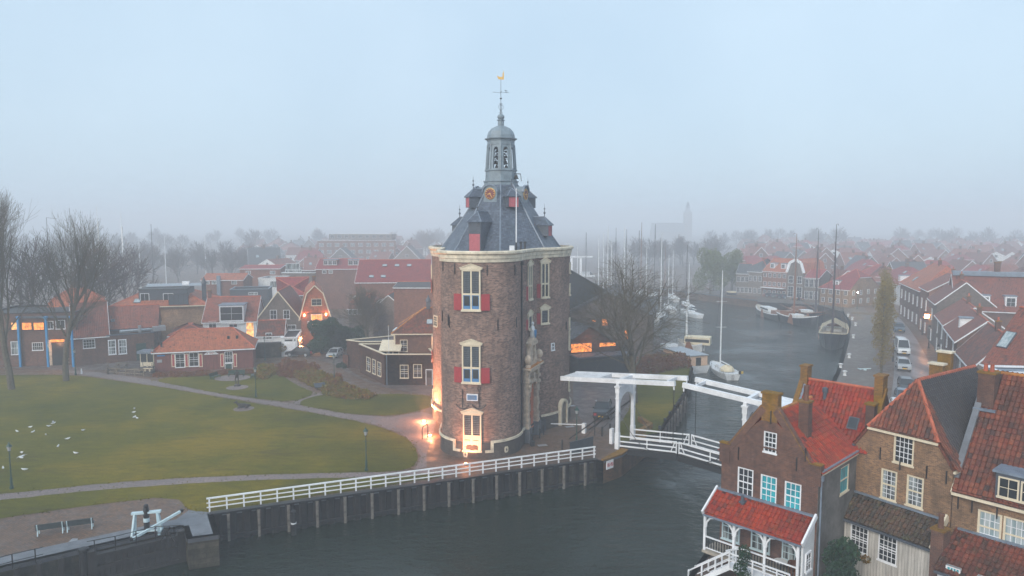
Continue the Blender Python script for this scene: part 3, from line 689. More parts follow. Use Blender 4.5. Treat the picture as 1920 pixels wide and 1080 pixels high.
# lantern
LZ = [27.6, 28.6, 28.75, 29.25]
def octring(mb, pr, mi=0):
    mb.lathe(pr, (DC.x, DC.y, 0), 8, mi, -PI / 2)
lan = empty('belfry', parent=TW)
mb = MB(); octring(mb, [(2.0, 27.3), (1.98, 27.9), (2.1, 27.95), (2.1, 28.05), (1.86, 28.1), (1.80, 29.2), (1.92, 29.25), (1.92, 29.4), (1.72, 29.42)]); mb.build('belfry_base', 'copperlead', lan)
mb = MB(); octring(mb, [(1.5, 32.35), (1.62, 32.4), (1.60, 32.9), (1.66, 32.95), (1.66, 33.05), (1.9, 33.2), (1.92, 33.35), (1.64, 33.42), (1.62, 33.8), (1.45, 34.35), (1.1, 34.85), (.6, 35.15), (.42, 35.22)]); mb.build('dome', 'copperlead', lan)
mb = MB(); octring(mb, [(.44, 35.15), (.36, 35.3), (.36, 35.95), (.47, 36.0), (.47, 36.1), (.25, 36.14)]); mb.lathe([(.12, 36.1), (.3, 36.2), (.42, 36.45), (.42, 36.6), (.3, 36.85), (.1, 36.97)], (DC.x, DC.y, 0), 14); mb.build('neck', 'copperlead', lan)
DR_ = []
for k in range(8):
    a0 = -PI / 2 + k * PI / 4; mid = a0 + PI / 8
    r0, r1 = 1.74, 1.56; z0, z1 = 29.4, 32.4
    ap0, ap1 = r0 * math.cos(PI / 8), r1 * math.cos(PI / 8); s0, s1 = r0 * math.sin(PI / 8), r1 * math.sin(PI / 8)
    hole = [(-.3, .12), (.3, .12), (.27, 2.35)] + [(.27 * math.cos(t), 2.35 + .3 * math.sin(t)) for t in [PI * q / 8 for q in range(1, 8)]] + [(-.27, 2.35)]
    mb = MB()
    for dd in (0.0, 0.16):
        def fn(u, v, dd=dd):
            t = v / 3.0; ap = ap0 + (ap1 - ap0) * t - dd
            return V((DC.x + ap * math.cos(mid) - u * math.sin(mid), DC.y + ap * math.sin(mid) + u * math.cos(mid), z0 + v))
        poly_fill(mb, [(-s0, 0), (s0, 0), (s1, 3.0), (-s1, 3.0)], [hole], fn=fn)
    nh = len(hole); q = []
    for dd in (0.0, 0.16):
        for u, v in hole:
            t = v / 3.0; ap = ap0 + (ap1 - ap0) * t - dd; q.append(V((DC.x + ap * math.cos(mid) - u * math.sin(mid), DC.y + ap * math.sin(mid) + u * math.cos(mid), z0 + v)))
    mb.add(q, [(i, (i + 1) % nh, nh + (i + 1) % nh, nh + i) for i in range(nh)])
    b0, b1 = oct_pt(r0 + .02, k, z0), oct_pt(r1 + .02, k, z1); mb.tube(b0, b1, .1, .09, 6)
    mb.build('belfry_panel', 'copperlead', lan)
def bell(mb, c, r, mi=0): mb.lathe([(r * 1.0, -r * 1.5), (r * .78, -r * 1.15), (r * .6, -r * .6), (r * .5, -r * .2), (r * .25, 0), (.04, .02), (.04, .15)], c, 12, mi)
rb = random.Random(3)
for j, z in enumerate((29.95, 30.55, 31.15, 31.75, 32.2)):
    for k in range(5 if j else 4):
        a = k * 2 * PI / 5 + j * .5; rr = .62 if j < 4 else .4; s = (.30, .27, .22, .18, .14)[j]
        mb = MB(); bell(mb, (DC.x + rr * math.cos(a), DC.y + rr * math.sin(a), z), s); mb.build('bell', 'bronze', lan, smooth=True)
mb = MB().tube((DC.x, DC.y, 29.4), (DC.x, DC.y, 32.4), .07)
for z in (30.1, 30.7, 31.3, 31.9, 32.35):
    for k in range(3): a = k * PI / 3; mb.beam((DC.x - math.cos(a), DC.y - math.sin(a), z), (DC.x + math.cos(a), DC.y + math.sin(a), z), .06, .08)
mb.build('bell_frame', 'bronze', lan)
# vane
vz = 36.95; cx, cy = DC.x, DC.y
vn = empty('weather_vane', parent=TW)
mb = MB().tube((cx, cy, vz), (cx, cy, 41.6), .035, .02, 6).lathe([(.02, 39.0), (.14, 39.1), (.15, 39.16), (.02, 39.28)], (cx, cy, 0), 10)
for k in range(4):
    a = k * PI / 2 + .4
    pts = [V((cx + r * math.cos(a), cy + r * math.sin(a), z)) for r, z in ((.03, 37.0), (.22, 37.1), (.1, 37.3), (.1, 37.5), (.3, 37.8), (.3, 38.05), (.12, 38.25), (.18, 38.4), (.05, 38.45))]
    mb.path(pts, .02, 4)
mb.build('spindle', 'black', vn)
mb = MB().tube((cx - .95, cy - .1, 40.0), (cx + .95, cy + .1, 40.0), .02, .02, 5).tube((cx - .12, cy + .9, 40.0), (cx + .12, cy - .9, 40.0), .02, .02, 5)
mb.tube((cx + .55, cy, 40.0), (cx + .55, cy, 40.25), .02).tube((cx + .7, cy, 39.85), (cx + .7, cy, 40.2), .02).tube((cx + .4, cy, 40.2), (cx + .72, cy, 40.2), .02)
mb.build('compass_arms', 'black', vn)
sh = [(-.42, 41.95), (-.36, 42.0), (-.3, 41.86), (0, 41.8), (.2, 41.86), (.2, 42.3), (.3, 42.35), (.3, 42.55), (.36, 42.6), (.36, 41.45), (.0, 41.45), (-.28, 41.5), (-.4, 41.75)]
sh.reverse()
mb = MB(); mb.prism(sh, -.025, .025, 0, Matrix.Translation((cx, cy, -.1)) @ Matrix.Rotation(PI / 2, 4, 'X')); mb.build('gilded_vane', 'gold', vn)
def remap_z(z):
    K = ((20, 20), (27, 27), (32.05, 31.94), (33.2, 32.87), (35.22, 34.46), (36.97, 35.84), (40, 38.32), (41.35, 39.78), (42.6, 40.85), (60, 58))
    for (a, b), (c, d) in zip(K, K[1:]):
        if a <= z <= c: return b + (d - b) * (z - a) / (c - a)
    return z
for o in list(lan.children) + list(vn.children):
    for v in o.data.vertices: v.co.z = remap_z(v.co.z)
# small outdoor bell on its bracket, flagpole, vents
mb = MB().tube((1.1, 84, 28.0), (1.0, 84, 28.85), .04).tube((-.1, 84, 28.85), (1.0, 84, 28.85), .05); fr = mb.build('bell_bracket', 'black', TW)
mb = MB(); bell(mb, (.5, 84, 28.72), .3); mb.build('bell', 'bronze', fr, smooth=True)
fp = S(968, 466, 77.6)
mb = MB().tube((fp.x, fp.y, 19.9), (fp.x, fp.y, 21.0), .09, .09, 8, 1).tube((fp.x, fp.y, 21.0), (fp.x, fp.y, 26.7), .075, .045, 8).lathe([(.03, 26.7), (.08, 26.75), (.02, 26.85)], (fp.x, fp.y, 0), 8)
mb.build('flagpole', ['white', 'black'], TW)
mb = MB().tube((fp.x + .5, fp.y, 19.9), (fp.x + .5, fp.y, 20.95), .1).tube((fp.x + .95, fp.y, 19.9), (fp.x + .95, fp.y, 20.95), .1)
for q in (.5, .95): mb.lathe([(.17, 20.9), (.17, 21.05), (.1, 21.1)], (fp.x + q, fp.y, 0), 8)
mb.build('vent_pipes', 'black', TW)
mb = MB().box(fp.x - .75, fp.x - .2, fp.y - .3, fp.y + .3, 19.9, 20.65); mb.build('hatch_box', 'white', TW)

# windows of the tower
def surf(px, off=0.0, part='bulge', side=None):
    """bearing on a round wall seen at photo column px"""
    c, r = (BC, BR) if part == 'bulge' else (DC, DR)
    k = (px - 960) / F * 1.0
    # ray from the camera: x = k*y' with y' = distance along the view; solve on the circle
    A = 1 + k * k; B = -2 * (c.x * k + c.y); C = c.x ** 2 + c.y ** 2 - r * r; D = max(B * B - 4 * A * C, 0)
    y = (-B - math.sqrt(D)) / (2 * A); x = k * y
    n = V((x - c.x, y - c.y)).normalized(); return V((x, y)) + n * off, n
def zpx(py, y): return S(960, py, y).z
def pediment(parent, w, z, d=0.16, name='pediment'):
    m = MB(); m.box(-w / 2 - .14, w / 2 + .14, -.22, .1, z, z + .14)
    m.slab([(-w / 2 - .1, -.17, z + .14), (w / 2 + .1, -.17, z + .14), (0, -.17, z + .47)], -.0)
    a, b, c = V((-w / 2 - .16, 0, z + .14)), V((w / 2 + .16, 0, z + .14)), V((0, 0, z + .52))
    m.add([V((p.x, y, p.z)) for y in (-.2, .1) for p in (a, b, c)], [(0, 1, 2), (5, 4, 3), (0, 3, 4, 1), (1, 4, 5, 2), (2, 5, 3, 0)])
    m2 = MB(); m2.box(-w / 2 - .14, w / 2 + .14, -.22, .1, z, z + .139)
    m2.add([V((p.x, y, p.z)) for y in (-.18, .1) for p in (a, b, c)], [(0, 1, 2), (5, 4, 3), (0, 3, 4, 1), (1, 4, 5, 2), (2, 5, 3, 0)])
    for q in (a, b): m2.beam(V((q.x * 1.06, -.16, q.z + .03)), V((0, -.16, c.z + .05)), .2, .08)
    return m2.build(name, 'cream', parent)
def lattice(w, z0, z1, mbx, step=.13):
    k = int(w / step)
    for i in range(1, k): x = -w / 2 + w * i / k; mbx.box(x - .008, x + .008, -.012, 0.0, z0, z1)
    k = int((z1 - z0) / (step * 1.3))
    for i in range(1, k): z = z0 + (z1 - z0) * i / k; mbx.box(-w / 2, w / 2, -.014, -.001, z - .008, z + .008)
def tower_window(px, py0, py1, w, part='bulge', kind='full', shl=True, shr=True, pos=None, nrm=None, ytmp=None):
    p, n = surf(px, 0.0, part) if pos is None else (pos, nrm)
    zt = zpx(py0, p.y); zb = zpx(py1, p.y); h = zt - zb - .45
    o = empty('window', parent=TW); o.matrix_local = on_wall(p.x, p.y, zb, n)
    f = .14; m = MB()
    m.box(-w / 2, -w / 2 + f, -.16, .25, 0, h).box(w / 2 - f, w / 2, -.16, .25, 0, h).box(-w / 2 + f, w / 2 - f, -.16, .25, h - f, h).box(-w / 2 + f, w / 2 - f, -.16, .25, 0, f)
    zs = h * .40
    if kind != 'small':
        m.box(-w / 2 + f, w / 2 - f, -.155, .2, zs - .09, zs + .09)
        m.box(-.07, .07, -.157, .2, f, zs - .09).box(-.07, .07, -.157, .2, zs + .09, h - f)
    m.box(-w / 2 - .08, w / 2 + .08, -.24, -.162, -.1, .08)
    m.build('frame', 'cream', o)
    iw = w - 2 * f
    m = MB().box(-iw / 2, iw / 2, -.06, .1, (zs if kind != 'small' else f), h - f); g = m.build('pane', 'glass', o)
    m = MB(); lattice(iw, (zs if kind != 'small' else f) + .1, h - f, m); m.xform(Matrix.Translation((0, -.062, 0))); m.build('lead_cames', 'galv' if kind == 'door' else 'lead', g)
    if kind == 'full':
        for s in (-1, 1):
            c = s * (iw / 4 + .035); ww = iw / 2 - .07; m = MB()
            m.box(c - ww / 2, c - ww / 2 + .07, -.12, .0, f, zs - .09).box(c + ww / 2 - .07, c + ww / 2, -.12, .0, f, zs - .09).box(c - ww / 2 + .07, c + ww / 2 - .07, -.12, .0, f, f + .3).box(c - ww / 2 + .07, c + ww / 2 - .07, -.12, .0, zs - .17, zs - .09)
            m.build('casement', 'blue_paint', o)
        m = MB().box(-iw / 2, iw / 2, -.06, .1, f, zs - .092); m.build('pane', 'glass', o)
    elif kind == 'door':
        for s in (-1, 1):
            m = MB(); x0, x1 = (s * .07, s * iw / 2) if s > 0 else (-iw / 2, -.07)
            for q in range(4): a = x0 + (x1 - x0) * q / 4; m.box(a + .008, a + (x1 - x0) / 4 - .008, -.12, .05, f, zs - .09)
            for zz in (f + .25, zs - .4): m.box(x0 + .0, x0 + (x1 - x0) * .8, -.15, -.121, zz - .025, zz + .025, 1)
            m.build('door_leaf', ['cream', 'black'], o)
    elif kind == 'half':
        m = MB().box(-iw / 2, iw / 2, -.06, .1, f, zs - .092); m.build('pane', 'glass', o)
    pediment(o, w, h)
    hh = zs + .02 if kind != 'small' else h * .75
    for s, on in ((-1, shl), (1, shr)):
        if not on: continue
        m = MB(); x0, x1 = s * (w / 2 + .02), s * (w / 2 + .02 + (w / 2 - .08 if kind == 'full' else w * .62)); x0, x1 = min(x0, x1), max(x0, x1)
        m.box(x0, x1, -.10, -.04, 0.0, hh)
        for q in range(4): a = x0 + (x1 - x0) * q / 4; m.box(a + .012, a + (x1 - x0) / 4 - .012, -.115, -.1005, 0.03, hh - .03)
        for zz in (.25, hh - .3): m.box(x0 + .05, x1 - .05, -.13, -.1155, zz - .03, zz + .03)
        ang = -s * .25
        m.xform(Matrix.Translation((s * w / 2, 0, 0)) @ Matrix.Rotation(-ang if s > 0 else -ang, 4, 'Z') @ Matrix.Translation((-s * w / 2, 0, 0)))
        m.build('shutter', 'red_paint', o)
    return o
tower_window(883.5, 497, 582, 1.85)
tower_window(883, 638, 718, 1.85)
tower_window(884, 767, 845, 1.85, kind='door', shl=False, shr=False)
# two upper windows on the drum's right flank, two on the recessed gate wall
tower_window(1021, 485, 558, 1.15, 'drum', 'half', shl=True, shr=False)
tower_window(1021, 572, 607, 1.15, 'drum', 'small', shl=True, shr=False)
gn = V(((pB - pA).y, -(pB - pA).x)).normalized(); gm = pA.lerp(pB, .52)
tower_window(0, 489, 562, 1.3, kind='half', pos=gm, nrm=gn, shr=False)
tower_window(0, 583, 617, 1.3, kind='small', pos=gm, nrm=gn, shr=False)
# windows of the drum's far left flank (seen edge-on)
for a, z, h, s in ((186, 15.0, 3.2, 1), (186, 6.7, 3.0, 1), (178, .9, 2.2, 0), (205, 11.2, 1.3, 0)):
    n = V((math.cos(R(a)), math.sin(R(a)))); p = DC + n * DR
    tower_window(0, 0, 0, 1.3, pos=p, nrm=n, kind='small', shl=False, shr=bool(s)) if False else add_window(TW, on_wall(p.x, p.y, z, n), 1.2, h, 2, 4, 'cream', 'glass', fw=.12, out=.1)
    if s:
        m = MB().box(.62, 1.3, -.14, -.08, 0, h * .5).box(-1.3, -.62, -.14, -.08, 0, h * .5); q = m.build('shutter', 'red_paint', TW); q.matrix_local = on_wall(p.x, p.y, z, n)
# narrow windows at the drum's right silhouette
for py, hh in ((500, 1.0), (541, 1.1), (605, 1.1), (643, 2.0), (720, .9)):
    a = R(-11); n = V((math.cos(a), math.sin(a))); p = DC + n * DR; z = zpx(py + 8, p.y)
    add_window(TW, on_wall(p.x, p.y, z - .3, n), .9, hh + .3, 2, 3, 'cream', 'glass', fw=.1, out=.08)
p, n = surf(1037, 0, 'drum'); add_window(TW, on_wall(p.x, p.y, zpx(657, p.y), n), .55, .85, 2, 2, 'white', 'glass', fw=.08, out=.04)
# iron wall anchors
def anchor(px, py, h, part='bulge'):
    p, n = surf(px, 0.0, part); z = zpx(py, p.y)
    m = MB().box(-.035, .035, -.09, -.0, 0, h).box(-.12, .12, -.08, -.0, h * .5 - .03, h * .5 + .03); o = m.build('wall_anchor', 'black', TW); o.matrix_local = on_wall(p.x, p.y, z, n)
for px, py in ((853, 514), (913, 517), (965, 516), (840, 610), (933, 619), (968, 614), (831, 508), (829, 602), (842, 614)): anchor(px, py, 1.05)
for px, py in ((997, 507), (1014 - 9, 565), (1003, 600), (1062, 618)): anchor(px, py, .9, 'drum')
# downpipe at the corner of the bulge
m = MB(); pp = pA + V((.12, -.12)); m.tube((pp.x, pp.y, .2), (pp.x, pp.y, 18.9), .09, .09, 8).cbox((pp.x, pp.y, 19.05), .34, .34, .4)
for z in (2, 6.5, 11, 15.5): m.lathe([(.13, z), (.13, z + .12)], (pp.x, pp.y, 0), 8)
m.build('downpipe', 'black', TW)
# blue plaque, the two anchors and the white number plates
p, n = surf(884.5, 0.0); z = zpx(751, p.y)
m = MB().box(-.56, .56, -.16, .05, 0, .66, 0).box(-.47, .47, -.175, -.161, .09, .57, 1); 
for q in range(5): m.box(-.38, .38 - .08 * (q % 2), -.182, -.176, .16 + q * .085, .175 + q * .085, 2)
o = m.build('plaque', ['white', 'blue_paint', 'gold'], TW); o.matrix_local = on_wall(p.x, p.y, z, n)
for px, s in ((867, -1), (897.5, 1)):
    p, n = surf(px, 0); z = zpx(765, p.y); m = MB().tube((0, -.2, .1), (0, -.2, 1.9), .045, .04, 6)
    arcp = [(.75 * math.sin(t), -.2, .62 - .62 * math.cos(t)) for t in [(-1.15 + 2.3 * k / 10) for k in range(11)]]; m.path([V(q) for q in arcp], .045, 5)
    m.tube((.68, -.2, .30), (.56, -.2, .52), .03, .01, 5).tube((-.68, -.2, .30), (-.56, -.2, .52), .03, .01, 5)
    if s > 0: m.path([V((.16 * math.cos(t), -.2, 1.98 + .16 * math.sin(t))) for t in [k * PI / 5 for k in range(11)]], .03, 5)
    m.tube((0, -.2, .9), (0, 0.05, .9), .03).tube((0, -.2, 1.5), (0, 0.05, 1.5), .03)
    o = m.build('anchor', 'black', TW); o.matrix_local = on_wall(p.x, p.y, z, n)
for px, py in ((872, 857), (947, 848)):
    p, n = surf(px, .17); z = zpx(py, p.y); m = MB().box(-.16, .16, -.05, .05, 0, .6).box(-.22, .22, -.055, .05, .1, .5).box(-.03, .03, -.09, -.056, .15, .45, 1).box(-.09, .09, -.08, -.056, .27, .33, 1)
    o = m.build('ornament_plate', ['cream_stone', 'black'], TW); o.matrix_local = on_wall(p.x, p.y, z, n)
# arched side door of the drum
p, n = surf(1054, .16, 'drum'); o = empty('side_door', parent=TW); o.matrix_local = on_wall(p.x, p.y, 0, n)
m = MB(); w_ = .75; ar = [(w_ * math.cos(t), 2.1 + w_ * math.sin(t)) for t in [PI * k / 10 for k in range(11)]]
for (x0, z0), (x1, z1) in zip(ar, ar[1:]): m.beam((x0, -.1, z0), (x1, -.1, z1), .45, .26)
m.box(-w_ - .13, -w_ + .13, -.3, .1, 0, 2.1).box(w_ - .13, w_ + .13, -.3, .1, 0, 2.1); m.build('door_surround', 'cream_stone', o)
m = MB(); pr = [(-w_ + .13, 0.1), (w_ - .13, 0.1), (w_ - .13, 2.1)] + [((w_ - .1) * math.cos(t), 2.1 + (w_ - .1) * math.sin(t)) for t in [PI * k / 8 for k in range(1, 8)]] + [(-w_ + .13, 2.1)]
nn = len(pr); m.add([V((x, y, z)) for y in (-.14, .05) for x, z in pr], [tuple(range(nn)), tuple(reversed(range(nn, 2 * nn)))] + [(i, nn + i, nn + (i + 1) % nn, (i + 1) % nn) for i in range(nn)]); m.build('door_leaf', 'wood', o)
# the sculpted stone gateway on the recessed wall
PG = empty('stone_gateway', parent=TW); PG.matrix_local = on_wall(gm.x, gm.y, 0, gn)
m = MB()
for s in (-1, 1):
    x = s * 1.62
    m.box(x - .42, x + .42, -.75, 0, 0, 1.5, 1).box(x - .36, x + .36, -.62, 0, 1.5, 1.75, 0)
    for k in range(6): m.box(x - (.30 if k % 2 else .34), x + (.30 if k % 2 else .34), -(.5 if k % 2 else .56), 0, 1.75 + k * .78, 2.53 + k * .78 - .001 * k)
    m.box(x - .4, x + .4, -.66, 0, 6.43, 6.75).box(x - .32, x + .32, -.55, 0, 6.75, 7.35)
    for k in range(5): a = PI * k / 4; m.lathe([(.02, 5.7), (.16, 5.85), (.16, 6.05), (.02, 6.2)], (x + .18 * math.cos(a), -.6, 0), 6)
m.box(-2.1, 2.1, -.6, 0, 7.35, 7.6).box(-2.05, 2.05, -.5, 0, 7.6, 7.85).box(-2.35, 2.35, -.95, 0, 7.85, 8.05)
ar = [(1.15 * math.cos(t), 5.3 + 1.15 * math.sin(t)) for t in [PI * k / 12 for k in range(13)]]
for (x0, z0), (x1, z1) in zip(ar, ar[1:]): m.beam((x0, -.3, z0), (x1, -.3, z1), .5, .4)
m.box(-.22, .22, -.62, 0, 6.2, 7.2)
m.build('pilasters', ['stone', 'stone_grey'], PG)
m = MB().box(-1.05, 1.05, -.14, .02, .05, 5.2, 0); m.box(-.03, .03, -.17, -.141, .1, 5.0, 1)
m.add([V((1.05 * math.cos(t), y, 5.2 + 1.05 * math.sin(t))) for y in (-.14, .02) for t in [PI * k / 10 for k in range(11)]], [tuple(range(11)), tuple(reversed(range(11, 22)))] + [(i, 11 + i, 11 + i + 1, i + 1) for i in range(10)])
for z in (1.0, 2.6, 4.2, 5.0): m.box(-1.0, 1.0, -.2, -.142, z, z + .16, 0)
M['gate_paint'] = m_plain('gate_orange_paint', (0.52, 0.15, 0.075), 0.5, 0.15, 2)
m.build('gate_door', ['gate_paint', 'black'], PG)
m = MB().box(-1.15, 1.15, -.5, 0, 8.05, 8.3).box(-1.0, -.6, -.42, 0, 8.3, 10.2).box(.6, 1.0, -.42, 0, 8.3, 10.2).box(-.6, .6, -.2, 0, 8.3, 10.2).box(-1.15, 1.15, -.6, 0, 10.2, 10.45).box(-.35, .35, -.3, -.2, 8.6, 9.9)
for s in (-1, 1):
    m.add([V((s * 1.0, y, 8.3)) for y in (-.4, -.1)] + [V((s * 1.65, y, 8.3)) for y in (-.4, -.1)] + [V((s * 1.0, y, 9.9)) for y in (-.4, -.1)], [(0, 2, 4), (5, 3, 1), (0, 1, 3, 2), (2, 3, 5, 4)])
    m.lathe([(.28, 8.05), (.28, 8.3), (.14, 8.4), (.3, 8.55), (.42, 8.8), (.42, 9.0), (.3, 9.25), (.08, 9.42)], (s * 1.95, -.5, 0), 14)
a, b, c = (-1.2, 10.45), (1.2, 10.45), (0, 11.1)
m.add([V((x, y, z)) for y in (-.6, 0) for x, z in (a, b, c)], [(0, 1, 2), (5, 4, 3), (0, 3, 4, 1), (1, 4, 5, 2), (2, 5, 3, 0)])
m.build('crest_storey', 'stone', PG)
m = MB().box(-1.15, 1.15, -.62, 0, 8.05, 8.09).box(-2.3, 2.3, -.93, -.1, 8.055, 8.075)
m.build('lichen_capping', 'ridge_old', PG)
# a small painted figure holding a blue shield above the gate
m = MB().lathe([(.28, 10.9), (.3, 11.3), (.26, 11.8), (.22, 12.1), (.10, 12.25), (.09, 12.3)], (0, -.35, 0), 12).lathe([(.08, 12.28), (.16, 12.38), (.17, 12.5), (.1, 12.64)], (0, -.35, 0), 12)
m.tube((-.25, -.35, 12.0), (-.38, -.6, 11.6), .08, .06).tube((.25, -.35, 12.0), (.38, -.6, 11.6), .08, .06); st = m.build('maiden_figure', 'render_white', PG, smooth=True)
m = MB(); shp = [(-.3, 11.8), (-.3, 11.35), (0, 10.95), (.3, 11.35), (.3, 11.8)]; m.add([V((x, y, z)) for y in (-.72, -.66) for x, z in shp], [tuple(range(5)), tuple(reversed(range(5, 10)))] + [(i, 5 + i, 5 + (i + 1) % 5, (i + 1) % 5) for i in range(5)])
m.build('shield', 'sky_paint', st)
# gull perched on the parapet
# ------------------------------------------------------------------ drawbridge
BA = V((0.8, -0.6, 0)); BP = V((0.6, 0.8, 0)); B0 = V((10.9, 71.2, 0.2)); BL = 13.0; BWD = 3.1
def bpt(t, s, z): return B0 + BA * t + BP * s + V((0, 0, z))
def deck_z(t): return 0.55 * (1 - abs(t - BL / 2) / (BL / 2))
DB = thing('drawbridge', 'white double-leaf wooden drawbridge with raised balance beams over the canal', 'bridge', (0, 0, 0))
for leaf in (0, 1):
    t0, t1 = (0.0, BL / 2 - .04) if leaf == 0 else (BL / 2 + .04, BL)
    dk = MB(); q = [(t0, 0), (t1, 0), (t1, BWD), (t0, BWD)]
    top = [bpt(t, s, deck_z(t)) for t, s in q]; bot = [bpt(t, s, deck_z(t) - .35) for t, s in q]
    dk.add(top + bot, [(0, 1, 2, 3), (7, 6, 5, 4), (0, 4, 5, 1), (1, 5, 6, 2), (2, 6, 7, 3), (3, 7, 4, 0)])
    o = dk.build('deck', 'wood_dark', DB)
    m = MB()
    for s in (-.08, BWD + .08): m.beam(bpt(t0, s, deck_z(t0) - .42), bpt(t1, s, deck_z(t1) - .42), .16, .55)
    m.build('deck_beams', 'black', o)
    for s in (0.02, BWD - .02):
        r = MB()
        for zz, ww in ((1.12, .13), (.58, .11), (.12, .13)): r.beam(bpt(t0 + .15, s, deck_z(t0) + zz), bpt(t1 - .1, s, deck_z(t1) + zz), .1, ww)
        tt = t1 - .1 if leaf == 0 else t0 + .1; sg = -1 if leaf == 0 else 1
        r.beam(bpt(tt, s, deck_z(tt)), bpt(tt, s, deck_z(tt) + 1.2), .1, .1); r.beam(bpt(tt + sg * .6, s, deck_z(tt)), bpt(tt + sg * .15, s, deck_z(tt) + 1.1), .08, .08)
        tt = (t0 + t1) / 2; r.beam(bpt(tt, s, deck_z(tt)), bpt(tt, s, deck_z(tt) + 1.15), .09, .09)
        r.build('railing', 'white', DB)
for side, tg in ((0, 0.0), (1, BL)):
    sg = 1 if side == 0 else -1        # direction towards the middle
    g = empty('portal', parent=DB)
    m = MB()
    for s in (-.12, BWD + .12):
        m.beam(bpt(tg, s, -.2), bpt(tg, s, 1.5), .42, .44, up=BA); m.beam(bpt(tg, s, 1.5), bpt(tg, s, 5.6), .34, .36, up=BA)
        m.beam(bpt(tg, s, 5.6), bpt(tg, s, 6.2), .42, .46, up=BA)
        m.beam(bpt(tg, s, 6.2), bpt(tg, s, 6.35), .58, .62, up=BA)
        m.beam(bpt(tg, s, 5.0), bpt(tg, s, 5.12), .44, .46, up=BA)
    m.build('portal_posts', 'white', g)
    m = MB(); w_ = BWD - .14; hole = [(.0, 0), (w_, 0), (w_, .1)] ; c = w_ / 2
    pl = [(0, 0)] + [(c - c * math.cos(t) * .999, 1.35 * math.sin(t)) for t in [PI * k / 14 for k in range(1, 14)]] + [(w_, 0), (w_, 2.0), (0, 2.0)]
    for dd in (-.14, .14):
        poly_fill(m, pl, fn=lambda u, v, dd=dd: bpt(tg + dd, .07 + u, 4.1 + v))
    nn = len(pl); m.add([bpt(tg + dd, .07 + u, 4.1 + v) for dd in (-.14, .14) for u, v in pl], [(i, (i + 1) % nn, nn + (i + 1) % nn, nn + i) for i in range(nn)])
    m.beam(bpt(tg, .09, 6.2), bpt(tg, BWD - .09, 6.2), .4, .22); m.beam(bpt(tg, -.3, 6.5), bpt(tg, BWD + .3, 6.5), .3, .28)
    m.build('arched_lintel', 'white', g)
    # balance: two beams tilted with the leaf, joined by cross beams and the counterweight box
    bal = empty('balance', parent=DB)
    def bt(t, s, dz=0): return bpt(tg + sg * t, s, 6.85 + .09 * t + dz)
    m = MB()
    for s in (.02, BWD - .02): m.beam(bt(-7.0, s), bt(6.1, s), .34, .46)
    for s in (.02, BWD - .02):
        m.beam(bt(6.0, s, -.3), bt(6.0, s, -.62), .12, .12, up=BA)
    m.build('balance_beams', 'white', bal)
    m = MB(); 
    for t, w in ((-6.6, .5), (-.1, .35), (5.0, .14), (-3.4, .18)): m.beam(bt(t, .2), bt(t, BWD - .2), w, .3)
    m.add([bt(-6.9, .2, .2), bt(-2.4, .2, .2), bt(-2.4, BWD - .2, .2), bt(-6.9, BWD - .2, .2), bt(-6.9, .2, -.3), bt(-2.4, .2, -.3), bt(-2.4, BWD - .2, -.3), bt(-6.9, BWD - .2, -.3)], [(0, 1, 2, 3), (7, 6, 5, 4), (0, 4, 5, 1), (1, 5, 6, 2), (2, 6, 7, 3), (3, 7, 4, 0)])
    m.build('counterweight', 'white', bal)
    for s in (.02, BWD - .02):
        m = MB().tube(bt(6.0, s, -.4), bpt(tg + sg * 6.0, s, deck_z(tg + sg * 6.0) - .1), .045, .045, 5); m.build('hanger_rod', 'black', bal)
    # braces and slack operating chains
    for s in (-.15, BWD + .15):
        m = MB().tube(bpt(tg, s, 4.4), bpt(tg - sg * 5.6, s + (.3 if s > 0 else -.3), -.1), .075, .075, 6); m.tube(bpt(tg, s, 4.5), bpt(tg - sg * 4.2, s, -.1), .03, .03, 5); m.build('brace', 'black', g)
        pts = []
        for k in range(13):
            u = k / 12; t = tg + sg * 5.2 * u; pts.append(bpt(t, s, 3.9 * (1 - u) + deck_z(t) * u - .0 - 1.3 * math.sin(PI * u)))
        MB().path(pts, .035, 4).build('chain', 'black', g)
    m = MB().beam(bpt(tg - sg * .5, -.42, .35), bpt(tg - sg * .5, -.42, 1.9), .55, .3, up=BA); m.build('control_cabinet', 'white', g) if side == 0 else None
# ------------------------------------------------------------------ white railing and sheet piling along the quay
def seq(a, b, step): n = max(1, round((b - a).length / step)); return [a.lerp(b, k / n) for k in range(n + 1)]
FA, FB = G(393, 963), G(1117, 861)
fd = (FB - FA).normalized(); fn_ = V((fd.y, -fd.x, 0)); fn_ = fn_ if fn_.y < 0 else -fn_
sag = 0.0
def fcurve(u):
    p = FA.lerp(FB, u); return p
FN = thing('white_railing', 'long white three-rail wooden railing above the tarred sheet piling', 'railing', (0, 0, 0))
for k in range(28):
    u = k / 27; p = fcurve(u) - fn_ * .35
    m = MB().cbox((0, 0, .56), .12, .12, 1.12); m.build('post', 'white', FN, loc=p, rz=math.atan2(fd.y, fd.x))
for zz, hh in ((1.13, .10), (.78, .09), (.42, .09)):
    m = MB()
    off = -.08 if zz < 1 else -.02
    m.beam(fcurve(-.006) - fn_ * (.27 if zz < 1 else .35) + V((0, 0, zz)), fcurve(1.004) - fn_ * (.27 if zz < 1 else .35) + V((0, 0, zz)), .045 if zz < 1 else .16, hh); m.build('rail', 'white', FN)
SPW = thing('sheet_piling', 'black tarred sheet-pile quay wall with grey timber fenders', 'quay wall', (0, 0, 0))
m = MB(); L = (FB - FA).length; nseg = int(L / .55); pts = []
for k in range(nseg + 1):
    b = FA + fd * (L * k / nseg); pts.append(b + fn_ * (.34 if k % 2 else .12))
